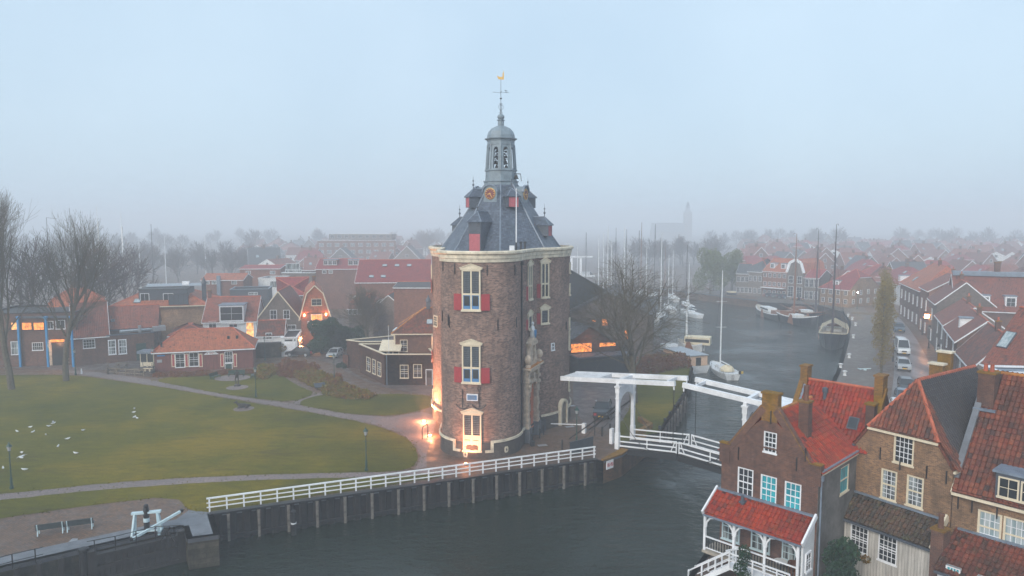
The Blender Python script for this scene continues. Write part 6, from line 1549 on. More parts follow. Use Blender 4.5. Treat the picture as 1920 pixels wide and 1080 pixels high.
def m_boards(name, c):
    t = NT(name); uv = t.coord('UV'); sp = t.n('ShaderNodeSeparateXYZ'); t.t.links.new(uv, sp.inputs[0]); u = t.math('DIVIDE', sp.outputs[0], .19); fr = t.math('FRACT', u)
    cmb = t.n('ShaderNodeCombineXYZ'); t.t.links.new(t.math('FLOOR', u), cmb.inputs[0]); wn_ = t.n('ShaderNodeTexWhiteNoise'); t.t.links.new(cmb.outputs[0], wn_.inputs['Vector'])
    a = t.noise(1.2, 5, .7, t.coord('World'), vec_scale=(3, 3, .4)); col = t.mix(t.ramp(a.outputs[0], [(.42, (0, 0, 0)), (.7, (.75,) * 3)]), tuple(c), tuple(x * .35 for x in c))
    col = t.mix(t.math('MULTIPLY', wn_.outputs['Value'], .35), col, tuple(x * .5 for x in c)); col = t.mix(t.ramp(fr, [(0, (1,) * 3), (.06, (0,) * 3), (.95, (0,) * 3), (1, (1,) * 3)]), col, (.02, .02, .02))
    t.base(col).rough(.75); t.bump(t.ramp(fr, [(0, (0,) * 3), (.08, (1,) * 3), (.92, (1,) * 3), (1, (0,) * 3)]), .6, .02); return t.m
M['boards_white'] = m_boards('weathered_white_boards', (0.55, 0.53, 0.50)); M['boards_red'] = m_boards('red_boards', (0.19, 0.06, 0.05)); M['boards_black'] = m_boards('black_boards', (0.025, 0.028, 0.032))
def pxwin(Hs, d, x0, y0, x1, y1):
    """photo rectangle -> window on the plane d metres in front of the facade"""
    o = Hs.Mw @ V((0, -d, 0)); dr_ = Hs.ux; n = V((dr_.y, -dr_.x, 0)); c = V((0, 0, CAMH)); r = []
    for x, y in (((x0), (y0 + y1) / 2), (x1, (y0 + y1) / 2), ((x0 + x1) / 2, y0), ((x0 + x1) / 2, y1)):
        k = ray(x, y); t = (o - c).dot(n) / k.dot(n); p = c + k * t; r.append(((p - o).dot(dr_), p.z))
    return (r[0][0], r[3][1], r[1][0] - r[0][0], r[2][1] - r[3][1])
w1 = pxwin(R2, 1.6, 1594, 986, 1628, 1036); w2_ = pxwin(R2, 1.6, 1646, 1003, 1682, 1056)
leanto(R2, 'weathered white boarded lean-to with mossy dark tile roof and two many-paned windows', -.25, R2.W - .2, 1.6, 3.72, 5.0, 'tile_mossy', 'boards_white', [w1, w2_], 21)
# boundary wall and chimney stack between the two lean-tos
ST = thing('chimney_stack', 'free-standing brown brick chimney stack between the two lean-to roofs', 'chimney', loc2w(R2, R2.W + .2, -1.6), R2.rz)
MB().box(-.35, .35, -.4, .4, -.4, 5.0).build('stack', 'brick_brown', ST); MB().box(-.4, .4, -.45, .45, 5.002, 5.12).build('cap', 'brick_moss', ST); MB().tube((0, 0, 5.1), (0, 0, 5.9), .17, .14, 8).lathe([(.2, 5.85), (.2, 5.98)], n=8).build('chimney_pot', 'rust', ST)
tag(MB().beam((R2.W - .15, -1.85, 3.7), (R2.W - .15, 0, 5.3), .14, .45).build('barge_board', 'cream', loc=R2.P0, rz=R2.rz), 'pale sloping barge board at the right end of the mossy lean-to roof', 'board')
# right house
hd = V((2.4, -2.9, 0)).normalized(); ha = V((26.6, 41.5, 0)); hb = ha + hd * 9.5
R3 = House('canal_house', 'large tan brick canal house with tall old red roof at the right edge', P0=ha, P1=hb, D=10.5, he=7.35, hr=13.6, axis='x', roof='tile_old', wall='brick_tan', cut=True, tiles=True, e=.25, g=.0, fascia='cream', ridge='ridge_old')
R3.winpx('F', 1833, 960, 1880, 1022, cols=4, rows=4, glass='glass_pale', fw=.12, bw=.035, frame='cream', bar='white'); R3.winpx('F', 1881, 973, 1932, 1040, cols=4, rows=4, glass='glass_pale', fw=.12, bw=.035, frame='cream', bar='white')
R3.finish()
R3.dormer(R3.uz('F', 1905, 910)[0] + .25, -.15, 2.4, 1.45, 2.2, 7.35, 'lead_dark', 'lead', win=2, frame='cream')
for px, py in ((1797, 940), (1870, 958), (1823, 947)):
    u, z = R3.uz('F', px, py); MB().box(u - .03, u + .03, -.08, -.0, z - .45, z + .4).build('wall_anchor', 'black', R3.t)
c_ = R3.chimney(.35, 3.9, .9, .8, 11.0, 13.7, 'brick_brown', 2)
MB().beam((-.0, .3, 7.7), (-.0, 5.25, 13.75), .35, .3).build('gable_coping', 'stone_grey', R3.t)
MB().box(-.2, 1.0, 3.2, 4.6, 11.4, 11.55).build('lead_flashing', 'lead', R3.roof)
leanto(R3, 'low extension with dark red tile roof at the right edge below the paired windows', .4, 9.4, 3.0, 3.2, 4.75, 'tile_brown', 'render_white', [pxwin(R3, 3.0, 1772, 1063, 1800, 1100), pxwin(R3, 3.0, 1830, 1085, 1870, 1130)], 23, frame='white', glass='glass_teal')
# creeper and shrub foliage between the houses is added with the plants
# ------------------------------------------------------------------ the town left of the tower
W2 = dict(cols=2, rows=3)
def wrow(Hs, face, rects, **k):
    for r in rects: Hs.winpx(face, *r, **k)
# red boarded pavilion
A = Hpx('pavilion', 'low red boarded pavilion with orange hipped roof and striped shutters', (291, 699), (475, 689), 653, 616, D=7.5, roof='tile_orange', wall='boards_red', f0=0, f1=0, hipk=.85, e=.35)
wrow(A, 'F', ((328, 663, 346, 689), (354, 661, 372, 687)), cols=2, rows=3); A.winpx('F', 421, 659, 436, 680, cols=3, rows=3)
u0, _ = A.uz('F', 428.5, 680); A.door('F', u0, 1.15, .9, col='green_paint')
for x, m_ in ((324.5, 0), (349.5, 0), (376, 0), (416, 0), (440.5, 0)):
    u, z1 = A.uz('F', x, 663); _, z0 = A.uz('F', x, 688); m = MB().box(u - .26, u + .26, -.09, -.01, z0, z1).box(u - .15, u + .15, -.10, -.091, z0 + .12, z1 - .12, 1); m.build('shutter', ['cream', 'red_paint'], A.t)
A.finish()
for x in (.74, .83): u = A.W * x; MB().cbox((u, 1.7, 5.2 - .6), .35, .35, .9).cbox((u, 1.35, 3.95), .7, .6, .06, 0, 1).build('roof_vent', ['black', 'lead'], A.roof)
u, z = A.uz('F', 396, 661); m = MB(); m.add([V((u - 1.1, y, z - .3)) for y in (-.1, -.04)] + [V((u + 1.1, y, z - .3)) for y in (-.1, -.04)] + [V((u + .55, y, z + .2)) for y in (-.1, -.04)] + [V((u - .55, y, z + .2)) for y in (-.1, -.04)], [(0, 2, 4, 6), (7, 5, 3, 1), (0, 1, 3, 2), (4, 5, 7, 6), (2, 3, 5, 4), (6, 7, 1, 0)])
sgn = m.build('signboard', 'white', A.t); m = MB(); m.lathe([(.01, 0), (.12, .01)], n=6)
m = MB(); m.cbox((u - .55, -.108, z - .08), .16, .01, .16, .6); m.cbox((u + .1, -.108, z - .06), .7, .01, .07).cbox((u, -.108, z - .2), .5, .01, .04); m.build('emblem', 'red_paint', sgn)
u, z = A.uz('F', 302, 667); MB().box(u - .55, u + .55, -.08, -.02, z - .08, z + .1).build('street_name_plate', 'sky_paint', A.t); MB().box(u - .6, u + .1, -.08, -.02, z - 1.05, z - .6).build('notice_plate', 'galv', A.t)
MB().tube((.9, .7, 3.2), (.9, .7, 4.7), .14, .14, 8).build('flue', 'black', A.t)
# brown brick house with parapet extension by the tower
def plan_block(name, label, pts, hz, mat, edge='cream', cat='extension', roofm='bitumen', par=.5, z0=-.3):
    """flat-roofed block on any plan: pts CCW world points"""
    o3 = pts[0]; t = thing(name, label, cat, (o3.x, o3.y, 0)); q = [(p.x - o3.x, p.y - o3.y) for p in pts]; n = len(q); m = MB()
    for i in range(n): (x0, y0), (x1, y1) = q[i], q[(i + 1) % n]; m.add([(x0, y0, z0), (x1, y1, z0), (x1, y1, hz), (x0, y0, hz)], [(0, 1, 2, 3), (3, 2, 1, 0)])
    t['_']=0; del t['_']
    w = m.build('wall', mat, t); m = MB(); poly_fill(m, q, z=hz - par); m.build('roof', roofm, t)
    m = MB()
    for i in range(n):
        a, b = V((*q[i], hz + .06)), V((*q[(i + 1) % n], hz + .06)); m.beam(a, b, .3, .12 + i * .002)
    if edge: m.build('parapet_edge', edge, t)
    return t, o3
def wall_win(t, o3, A_, B_, rects, **k):
    """windows on the wall from A_ to B_ (world), given as photo rectangles"""
    d = (B_ - A_).normalized(); n = V((d.y, -d.x, 0)); c = V((0, 0, CAMH))
    def hit(x, y): r = ray(x, y); tt = (A_ - c).dot(n) / r.dot(n); p = c + r * tt; return (p - A_).dot(d), p.z
    for x0, y0, x1, y1 in rects:
        xm, ym = (x0 + x1) / 2, (y0 + y1) / 2; ua = hit(x0, ym)[0]; ub = hit(x1, ym)[0]; z1 = hit(xm, y0)[1]; z0 = hit(xm, y1)[1]; p = A_ + d * ((ua + ub) / 2) - o3
        kk = dict(k); kk.setdefault('out', .05); add_window(t, on_wall(p.x, p.y, z0, (n.x, n.y)), abs(ub - ua), z1 - z0, **kk)
e1, e2 = G(722, 722), G(815, 722); e0 = G(675, 698); e3 = e2 + (e0 - e1) * .8 + V((2, 2, 0)); he_ = S(722, 665, e1.y).z
t, o3 = plan_block('house_extension', 'brown brick extension with cream-edged roof terrace left of the tower', [e1, e2, e3, e0], he_, 'brick_brown', par=.9)
wall_win(t, o3, e0, e1, ((688, 670, 695, 696), (699, 674, 705, 701), (708.5, 679, 715, 705)), cols=2, rows=3, frame='cream', bar='white'); wall_win(t, o3, e1, e2, ((750, 684, 766, 709), (775, 683, 791, 708)), cols=2, rows=3, frame='cream', bar='white')
d = (e2 - e1).normalized(); p = e1 + d * ((805 - 722) / 93 * (e2 - e1).length) - o3; add_door(t, on_wall(p.x, p.y, 0, (d.y, -d.x)), 1.0, 2.3, col='anthracite', frame='white', light=True, out=.05)
m = MB(); pp = e1 - o3; m.tube((pp.x + .3, pp.y - .1, 0), (pp.x + .3, pp.y - .1, he_), .06); m.build('downpipe', 'lead', t)
b0 = e1 + V((.8, 4.6, 0)); HB = House('town_house', 'brown brick house with hipped old tile roof beside the tower', P0=b0, P1=b0 + V((10.5, .4, 0)), D=9, he=S(770, 620, b0.y).z, hr=S(790, 577, b0.y + 4.5).z, axis='x', roof='tile_brown', wall='brick_brown', f0=0, f1=0, e=.5, fascia='cream', ridge='ridge_old')
HB.winpx('F', 750, 637, 764, 659, cols=2, rows=3, frame='cream', bar='white', glass='glass'); HB.finish(); HB.skylight(5.0, 1.6, .9, 1.1)
for x, y in ((4.6, 4.5), (5.6, 4.2)): MB().cbox((x, y, HB.hr + .3), .6, .6, 1.3).lathe([(.45, HB.hr + .95), (.35, HB.hr + 1.3), (.1, HB.hr + 1.7), (.16, HB.hr + 1.8), (.02, HB.hr + 2.0)], (x, y, 0), 8).build('vent_turret', 'lead_dark', HB.roof)
# sunroom, flagpole and dormer on the terrace
sr = thing('sunroom', 'white sunroom with sloping roof on the brick roof terrace', 'sunroom', (b0.x - 1.9, b0.y - 1.2, 0))
m = MB().box(0, 2.6, 0, 2.4, 2.4, 4.3); m.build('glazing', 'glass', sr); m = MB()
for x in (0, .87, 1.73, 2.6): m.box(x - .05, x + .05, -.05, .03, 2.3, 4.4)
m.box(-.1, 2.7, -.1, .02, 4.25, 4.45).box(-.08, .04, 0, 2.4, 4.25, 4.44).box(-.06, .06, -.02, .06, 2.4, 4.3); m.build('frame', 'cream', sr)
MB().slab([(-.3, -.5, 4.45), (2.9, -.5, 4.45), (2.9, 2.5, 5.6), (-.3, 2.5, 5.6)], .14).build('roof', 'cream', sr)
bd = thing('roof_dormer', 'cream box dormer with pale green roof edge above the sunroom', 'dormer', (b0.x - .4, b0.y + 1.0, 0)); MB().box(0, 2.8, 0, 3, 4.4, 6.9).build('wall', 'cream', bd); MB().box(-.15, 2.95, -.15, 3.1, 6.91, 7.1).build('roof', 'palegreen', bd)
fp2 = e1 + V((.3, 1.8, 0)); t = thing('flagpole', 'thin white flagpole on the corner of the brick roof terrace', 'flagpole', (fp2.x, fp2.y, 2.4)); MB().tube((0, 0, 0), (0, 0, 5.9), .05, .03, 6).build('pole', 'white', t); MB().lathe([(.02, 5.9), (.06, 5.95), (.01, 6.02)], n=6).build('finial', 'gold', t)
# dark cube garage by it
q0, q1 = G(651, 688), G(676, 690); t, o3 = plan_block('garage', 'dark brown brick garage block with cream roof edge', [q0, G(677, 692), e0 + V((9, 3, 0)), q0 + V((9.5, 6, 0))], S(660, 638, q0.y).z, 'brick_brown', par=.15)
t, o3 = plan_block('garden_wall', 'low pinkish brick gate wall before the dark garage block', [G(643, 688), G(653, 690), G(654, 688.5), G(644, 686.5)], 2.1, 'brick_red', edge=None, cat='wall', par=0)
# stone garden wall by the lantern
t, o3 = plan_block('garden_wall', 'mossy stone garden wall in front of the white lean-to', [G(478, 672), G(528, 670), G(528, 668), G(478, 670)], 2.6, 'quay_stone', edge=None, cat='wall', par=0)
# white garage with lit side
g0, g1 = G(528, 669), G(558, 668); dg = (G(600, 651) - g1); GR_ = House('garage', 'white garage with a lit side wall and flat grey roof', P0=g0, P1=g1, D=9, he=S(540, 634, g0.y).z, hr=0, roofless=True, par=.1, roof='bitumen', wall='render_white', fascia='white')
GR_.finish(); m = MB()
for k in range(5): m.box(.5, GR_.W - .3, -.08, -.01, .1 + k * .5, .1 + k * .5 + .47)
m.build('garage_door', 'white', GR_.t); m = MB().box(.6, 1.9, -.07, -.01, 2.75, 3.0).box(2.2, 3.5 if GR_.W > 3.7 else GR_.W - .3, -.07, -.01, 2.75, 3.0); m.build('vent_window', 'glass', GR_.t)
for y, z in ((2.2, 1.3), (4.4, 1.5), (6.6, 1.7)):
    GR_.win('R', y, z - .4, .7, 1.3, cols=1, rows=2, glass='glass_warm')
def point(loc, e, col=(1.0, .42, .16), r=.12, parent=None):
    l = bpy.data.lights.new('lamp_light', 'POINT'); l.energy = e; l.color = col; l.shadow_soft_size = r; o = bpy.data.objects.new('lamp_light', l); COL.objects.link(o); o.location = loc
    if parent: o.parent = parent
    return o
for y in (3.3, 5.5): o = GR_.fmat('R', y, 2.2); m = MB().box(-.08, .08, -.2, -.05, 0, .25); q = m.build('wall_lamp', 'lamp_glow', GR_.t); q.matrix_local = o; pl = point((0, 0, 0), 26, parent=GR_.t); pl.matrix_local = o @ Matrix.Translation((0, -.45, .1))
# house with the lit balcony and tiled gambrel front
c0, c1 = G(566, 655), G(619, 652.5); LB = House('town_house', 'brick house with gambrel tile front and warmly lit balcony', P0=c0, P1=c1, D=14, he=S(592, 587, c0.y).z, hr=S(592, 536, c0.y).z, axis='y', roof='tile_orange', wall='brick_red', prof=None, e=.35, g=.3, fascia='cream', f0=1, f1=1,)
LB.hr = S(592, 533, c0.y + 2).z; LB.prof = [(0, LB.he), (.42, LB.he + (LB.hr - LB.he) * .72), (1, LB.hr)]
LB.winpx('F', 583, 589, 604, 612, cols=4, rows=2, glass='glass_lit', split=False); LB.finish()
# its front gable is tile-hung
m = MB(); g_ = [(0, LB.he)] + [(LB.W, LB.he)] + [(LB.W - LB.W / 2 * .42, LB.prof[1][1]), (LB.W / 2, LB.hr), (LB.W / 2 * .42, LB.prof[1][1])]; poly_fill(m, g_, fn=lambda u, v: V((u, -.12 + (v - LB.he) * .0, v))); m.build('tile_hung_front', 'tile_orange', LB.roof)
LB.winpx('F', 583.5, 560, 603, 573, cols=2, rows=2, frame='cream', split=False, out=.2)
bl0 = LB.uz('F', 577, 610); bl1 = LB.uz('F', 606, 610); m = MB().box(bl0[0], bl1[0], -1.3, 0, bl0[1] - .25, bl0[1] - .1)
for k in range(14): x = bl0[0] + (bl1[0] - bl0[0]) * k / 13; m.box(x - .03, x + .03, -1.3, -1.24, bl0[1] - .1, bl0[1] + .85)
m.box(bl0[0], bl1[0], -1.33, -1.2, bl0[1] + .85, bl0[1] + .93); m.build('balcony', 'white', LB.t)
for x in (.12, .88):
    m = MB().box(LB.W * x - .1, LB.W * x + .1, -.22, -.05, LB.he - .55, LB.he - .2); m.build('wall_lamp', 'lamp_glow', LB.t); point((LB.W * x, -.6, LB.he - .4), 45, parent=LB.t)
point((LB.W * .6, -.9, 1.8), 60, parent=LB.t); LB.chimney(LB.W * .5, 9, .6, .6, LB.hr - .5, LB.hr + .9, pots=0)
MB().box(LB.W * .3, LB.W * 1.0, -2.0, -.02, bl0[1] - 1.1, bl0[1] - .9).build('awning', 'lead', LB.t)
# brown gable house and its white lean-to
A = Hpx('town_house', 'brown gable-fronted house behind the white lean-to', (480, 652), (568, 650), 601, None, D=13, axis='y', roof='tile_far', wall='brick_grey', e=.3, fascia='cream'); A.hr = S(522, 546, A.P0.y).z; A.prof = [(0, A.he), (1, A.hr)]
wrow(A, 'F', ((506, 581, 519, 599), (531, 581, 543, 598), (537, 609, 555, 624)), cols=2, rows=2, split=False); A.winpx('F', 482, 606, 490, 616, cols=1, rows=1); A.finish()
A = Hpx('lean_to', 'white lean-to with dark brown roof before the gable house', (483, 669), (533, 667), 628, 600, D=7, cat='extension', axis='x', roof='tile_brown', wall='render_white', e=.2, fascia='white', hipk=.9)
A.winpx('F', 498, 624, 510, 636, cols=2, rows=2, split=False); A.finish()
# white house with long dark red roof
A = Hpx('town_house', 'white rendered house with long red roof and white central dormer', (382, 656), (482, 653), 601, 556, D=10, axis='x', roof='tile_far', wall='render_white', e=.25, fascia='white', f0=1, f1=1)
wrow(A, 'F', ((391, 602, 406, 615), (429, 601, 445, 614)), cols=2, rows=2, split=False); A.winpx('F', 461, 603, 476, 632, cols=1, rows=1, glass='glass_warm'); A.finish()
u0, z0 = A.uz('F', 412, 600); u1, z1 = A.uz('F', 457, 574); A.dormer((u0 + u1) / 2, -.25, u1 - u0, z1 - z0 + .4, 5, z0 - .2, 'render_white', 'lead', win=None)
A.chimney(A.W * .03, 5, .5, .6, A.hr - 1, A.hr + 1.2, pots=0)
# lower tiled block beside it
A = Hpx('shed', 'low brown tiled shed between the pavilion and the terrace building', (318, 668), (392, 664), 627, 606, D=8, axis='x', roof='tile_far', wall='brick_brown', e=.2, fascia='white', f0=0, f1=0, cat='shed'); A.finish()
# building with the black roof terrace
A = Hpx('town_house', 'brick building with orange hipped roof and black box dormer terrace', (212, 652), (388, 645), 571, 533, D=15, axis='x', roof='tile_orange', wall='brick_tan', e=.5, fascia='cream', f0=0, f1=0)
A.finish(); y_ = 1.6
def dpx(Hs, x0, x1, y0, y1, dep): 
    o = Hs.Mw @ V((0, dep, 0)); c = V((0, 0, CAMH)); n = V((Hs.ux.y, -Hs.ux.x, 0)); r = []
    for x, y in ((x0, (y0 + y1) / 2), (x1, (y0 + y1) / 2), ((x0 + x1) / 2, y0), ((x0 + x1) / 2, y1)): k = ray(x, y); t = (o - c).dot(n) / k.dot(n); p = c + k * t; r.append(((p - o).dot(Hs.ux), p.z))
    return r[0][0], r[1][0], r[3][1], r[2][1]
u0, u1, z0, z1 = dpx(A, 260, 352, 543, 572, y_); o = MB().box(u0, u1, y_, 9, A.he - .2, z1).build('box_dormer', 'anthracite', A.roof); MB().box(u0 - .1, u1 + .1, y_ - .1, 9.1, z1 + .01, z1 + .15).build('dormer_roof', 'bitumen', o)
for a, b in ((263, 280), (306, 325)): ua, ub, za, zb = dpx(A, a, b, 550, 569, y_); add_window(o, Matrix.Translation(((ua + ub) / 2, y_, za)), ub - ua, zb - za, cols=2, rows=1, split=False, out=.05)
ua, ub, za, zb = dpx(A, 315, 352, 552, 572, -1.2); m = MB()
for k in range(5): x = ua + (ub - ua) * k / 4; m.tube((x, -.6, za), (x, -.6, zb), .04)
m.tube((ua, -.6, zb), (ub, -.6, zb), .05).tube((ub, -.6, zb), (ub, 2, zb), .05); m.build('terrace_railing', 'black', A.t); MB().box(ua, ub, -.58, -.56, za, zb - .1).build('terrace_screen', 'anthracite', A.t)
for k in range(8): x = u0 + 1 + (u1 - u0 + 2) * k / 8; MB().slab([(x - .5, 5, z1 + .35), (x + .8, 5, z1 + .35), (x + .8, 6.4, z1 + .8), (x - .5, 6.4, z1 + .8)], .05).build('solar_panel', 'galv', A.roof)
MB().cbox((u1 - 1, 6, z1 + .7), 1.3, .8, 1.0).build('air_unit', 'white', A.roof); A.skylight(4.2, 1.4, 1.2, 1.5)
m = MB().cbox((A.W - .6, 3, A.he + 1.5), .7, .7, 4.2).lathe([(.5, A.he + 3.6), (.3, A.he + 4.3), (.05, A.he + 4.9)], (A.W - .6, 3, 0), 8); m.build('chimney', 'anthracite', A.roof)
# long brown brick house with sash windows and flat extension
A = Hpx('town_house', 'brown brick house with big mossy orange roof behind the bare tree', (137, 686), (206, 680), 629, 566, D=14, axis='x', roof='tile_far', wall='brick_brown', e=.3, fascia='white'); wrow(A, 'F', ((155, 636, 178, 653),), cols=4, rows=3, split=False); A.finish()
A = Hpx('town_house', 'brick house with long orange ridge roof left of the terrace building', (175, 676), (298, 668), 614, 573, D=9, axis='x', roof='tile_far', wall='brick_brown', e=.25, fascia='lead_dark'); A.finish(); A.skylight(3, 1.5, .6, .6, 'glass')
A = House('house_extension', 'flat-roofed brown brick extension with two tall white sash windows', 'extension', P0=G(203, 681), P1=G(290, 673), D=5, he=S(245, 627, G(245, 677).y).z, hr=0, roofless=True, par=.2, roof='bitumen', wall='brick_brown', fascia='lead_dark')
wrow(A, 'F', ((202, 637, 217, 665), (221, 636, 237, 664)), cols=3, rows=4, fw=.15, glass='glass_curtain'); u, _ = A.uz('F', 265, 660); A.door('F', u, 1.5, 2.9, col='green_paint', frame='green_paint'); A.finish()
MB().tube((2, 2, A.he + .3), (8, 2.4, A.he + .3), .28).tube((5, 1.8, A.he), (5, 1.8, A.he + 1.2), .25).box(7, 9, 1.5, 3.2, A.he, A.he + .8).build('ventilation_duct', 'galv', A.t)
A = Hpx('town_house', 'house with orange gable roof behind the two tall bare trees', (95, 668), (200, 660), 585, 541, D=11, axis='x', roof='tile_orange', wall='brick_red', f0=.4, f1=.4, e=.3, fascia='white'); A.finish()
MB().slab([(3, -.2, 0), (3.01, -.2, 0), (3, 0, .1)], .1)
# pavilion with blue posts at the far left
A = House('warehouse', 'two-storey brick building with blue posts and lit upper windows at the left edge', 'building', P0=G(-30, 690), P1=G(146, 683), D=12, he=S(60, 588, G(60, 687).y).z, hr=0, roofless=True, par=.2, roof='bitumen', wall='brick_brown', fascia='black')
wrow(A, 'F', ((20, 604, 36, 619),), cols=1, rows=1, glass='glass_warm', frame='black'); wrow(A, 'F', ((40, 604, 60, 619), (62, 604, 83, 619)), cols=3, rows=1, glass='glass_lit', split=False, frame='black'); wrow(A, 'F', ((88, 602, 100, 617), (104, 600, 122, 617)), cols=2, rows=1, split=False, frame='white'); wrow(A, 'F', ((60, 642, 81, 657),), cols=5, rows=2, split=False); wrow(A, 'F', ((20, 640, 34, 665),), cols=2, rows=2, glass='glass_curtain')
u0, z0 = A.uz('F', 99, 683); u1, z1 = A.uz('F', 121, 640); MB().box(u0, u1, -.06, .0, 0, z1).build('gateway', 'black', A.t); m = MB().box(u0 - .4, u0, -.12, 0, 0, z1 + .3).box(u1, u1 + .4, -.12, 0, 0, z1 + .3)
for k in range(6): m.box(u0 - .55, u0 - .01, -.14, -.121, .3 + k * .6, .55 + k * .6); m.box(u1 + .01, u1 + .55, -.14, -.121, .3 + k * .6, .55 + k * .6)
m.build('gate_quoins', 'stone', A.t); MB().box(u0, u1, -.5, -.1, z1, z1 + .35).build('lit_lintel', 'glass_lit', A.t); point(((u0 + u1) / 2, -1.0, z1 - .5), 60, parent=A.t)
A.finish()
for x in (39, 91, 138):
    p = G(x, 688); t = thing('awning_post', 'bright blue steel post %s the left-edge brick building' % {39: 'leftmost before', 91: 'in the middle before', 138: 'rightmost, by the tree, before'}[x], 'post', p); m = MB().cbox((0, 0, 4.0), .28, .28, 8.0); m.build('column', 'sky_paint', t); MB().cbox((0, 0, 8.1), .5, .5, .3).build('head', 'sky_paint', t)
p0, p1 = G(25, 688), G(142, 686); tag(MB().beam(V((p0.x, p0.y + .5, 8.0)), V((p1.x, p1.y + .5, 8.0)), .35, .35).build('steel_beam', 'lead_dark'), 'long steel beam carried on the bright blue posts', 'beam')
# wooden terrace fence, picnic tables and display stand
def picnic(p, rz, label):
    t = thing('picnic_table', label, 'picnic table', p, rz); MB().box(-.9, .9, -.38, .38, .72, .77).build('table_top', 'wood', t)
    for s in (-1, 1): MB().box(-.9, .9, s * .75 - .13, s * .75 + .13, .43, .47).build('seat', 'wood', t)
    for x in (-.6, .6): MB().beam((x, -.7, 0), (x, -.2, .72), .08, .08).beam((x, .7, 0), (x, .2, .72), .08, .08).beam((x, -.8, .4), (x, .8, .4), .07, .07).build('leg_frame', 'wood', t)
picnic(G(228, 690), .1, 'wooden picnic table nearest the sash windows'); picnic(G(256, 700), .2, 'wooden picnic table beside the pavilion stand'); picnic(G(212, 699), .0, 'wooden picnic table at the left end of the terrace')
def wfence(a, b, label, h=1.1):
    t = thing('wooden_fence', label, 'fence'); n = max(2, int((b - a).length / 1.6))
    for k in range(n + 1): MB().cbox((0, 0, h / 2), .12, .12, h).build('post', 'wood', t, loc=a.lerp(b, k / n))
    for z in (.4, .95): MB().beam(a + V((0, 0, z)), b + V((0, 0, z)), .04, .12).build('rail', 'wood', t)
wfence(G(203, 702), G(270, 706), 'low wooden fence along the front of the picnic terrace'); wfence(G(203, 692), G(203, 702), 'short wooden fence at the left side of the picnic terrace')
t = thing('ticket_kiosk', 'small cream kiosk with lead roof at the corner of the red pavilion', 'kiosk', G(281, 690)); MB().box(-1.1, 1.1, -.8, .8, 0, 1.1).box(-1.1, -1.0, -.8, .8, 1.1, 2.5).box(1.0, 1.1, -.8, .8, 1.1, 2.5).box(-.05, .05, -.8, -.7, 1.1, 2.5).build('frame', 'cream', t); MB().box(-1.0, 1.0, -.7, .7, 1.1, 2.5).build('glazing', 'glass', t); MB().box(-1.4, 1.4, -1.1, 1.1, 2.5, 2.9).build('roof', 'lead', t)
t = thing('display_stand', 'open iron-framed display stand with pale flower pots before the pavilion', 'stand', G(277, 703)); m = MB()
for x in (-.9, .9):
    for y in (-.4, .4): m.tube((x, y, 0), (x, y, 1.9), .04)
m.box(-1, 1, -.5, .5, .5, .55).box(-1, 1, -.5, .5, 1.2, 1.25); m.build('frame', 'black', t)
for k in range(5): MB().lathe([(.1, 0), (.16, .3)], (-.7 + k * .35, 0, .55 if k % 2 else 1.25), 8).build('pot', 'cream', t)
tag(MB().lathe([(.28, 0), (.3, .9), (.2, 1.0)], n=10).build('litter_bin', 'black', loc=G(160, 680)), 'dark litter bin before the small-paned brick house', 'bin')
# rows farther back, left
def far(label, A_, B_, ev, rg, D=10, **k): 
    k.setdefault('fascia', 'white'); wins = k.pop('wins', ()); sk = k.pop('sk', ()); gl = k.pop('glass', 'glass_curtain'); wc = k.pop('wc', 2); a = Hpx(k.pop('name', 'town_house'), label, A_, B_, ev, rg, D=D, **k); 
    for r in wins: a.winpx('F', *r, cols=wc, rows=1, split=False, sill=False, glass=gl)
    a.finish()
    for x, y in sk: a.skylight(x * a.W, y * D / 2, 1.1, 1.0)
    return a
a = far('orange-roofed house with a tall grey flue in the middle distance', (380, 590), (458, 589), 524, 513, 9, roof='tile_orange', wall='brick_red', wins=((384, 527, 393, 533), (397, 527, 406, 533), (434, 525, 444, 533)))
MB().cbox((a.W * .42, -.3, a.he - 3), .9, .5, 8).build('flue', 'lead', a.t)
a = far('red house with two bright upper windows beyond the orange-roofed house', (452, 575), (527, 574), 503, 497, 12, roof='tile_maroon', wall='brick_red', wins=((461, 508, 470, 514), (506, 508, 516, 514)))
a = far('white house with large white-framed window before the red houses', (486, 582), (527, 582), 522, 519, 8, roof='bitumen', wall='render_white', roofless=True, wins=((506, 527, 520, 539),))
a = far('house with a pale glazed conservatory on its roof', (530, 575), (592, 575), 512, 511, 10, roof='bitumen', wall='brick_grey', roofless=True, wins=((536, 494, 562, 507), (535, 505, 565, 511)))
a = far('dark low house with black sheet roof and one lit slit window', (433, 600), (505, 598), 543, 541, 8, roof='bitumen', wall='anthracite', roofless=True, fascia='lead', wins=((466, 548, 483, 553),))
a = far('long maroon-roofed warehouse with four roof windows', (668, 610), (808, 608), 528, 487, 20, name='warehouse', roof='tile_maroon', wall='brick_red', sk=((.2, .22), (.36, .22), (.36, .72), (.53, .72), (.70, .72)), e=.2)
a = far('red-roofed block with two white window bands behind the warehouse', (594, 580), (682, 579), 503, 485, 14, roof='tile_maroon', wall='brick_red', wins=((604, 507, 612, 513), (616, 507, 624, 513)), sk=((.15, .8),))
u0, u1, z0, z1 = dpx(a, 606, 632, 489, 497, 2.0); a.dormer((u0 + u1) / 2, 2.0, u1 - u0, 1.4, 4, z0, 'brick_red', 'lead', win=3); u0, u1, z0, z1 = dpx(a, 652, 682, 489, 497, 2.0); a.dormer((u0 + u1) / 2, 2.0, u1 - u0, 1.4, 4, z0, 'brick_red', 'lead', win=3)
a = far('pink-walled house with black sheet roof right before the tower', (740, 640), (812, 640), 538, 528, 12, roof='bitumen', wall='brick_red', e=.3, wins=())
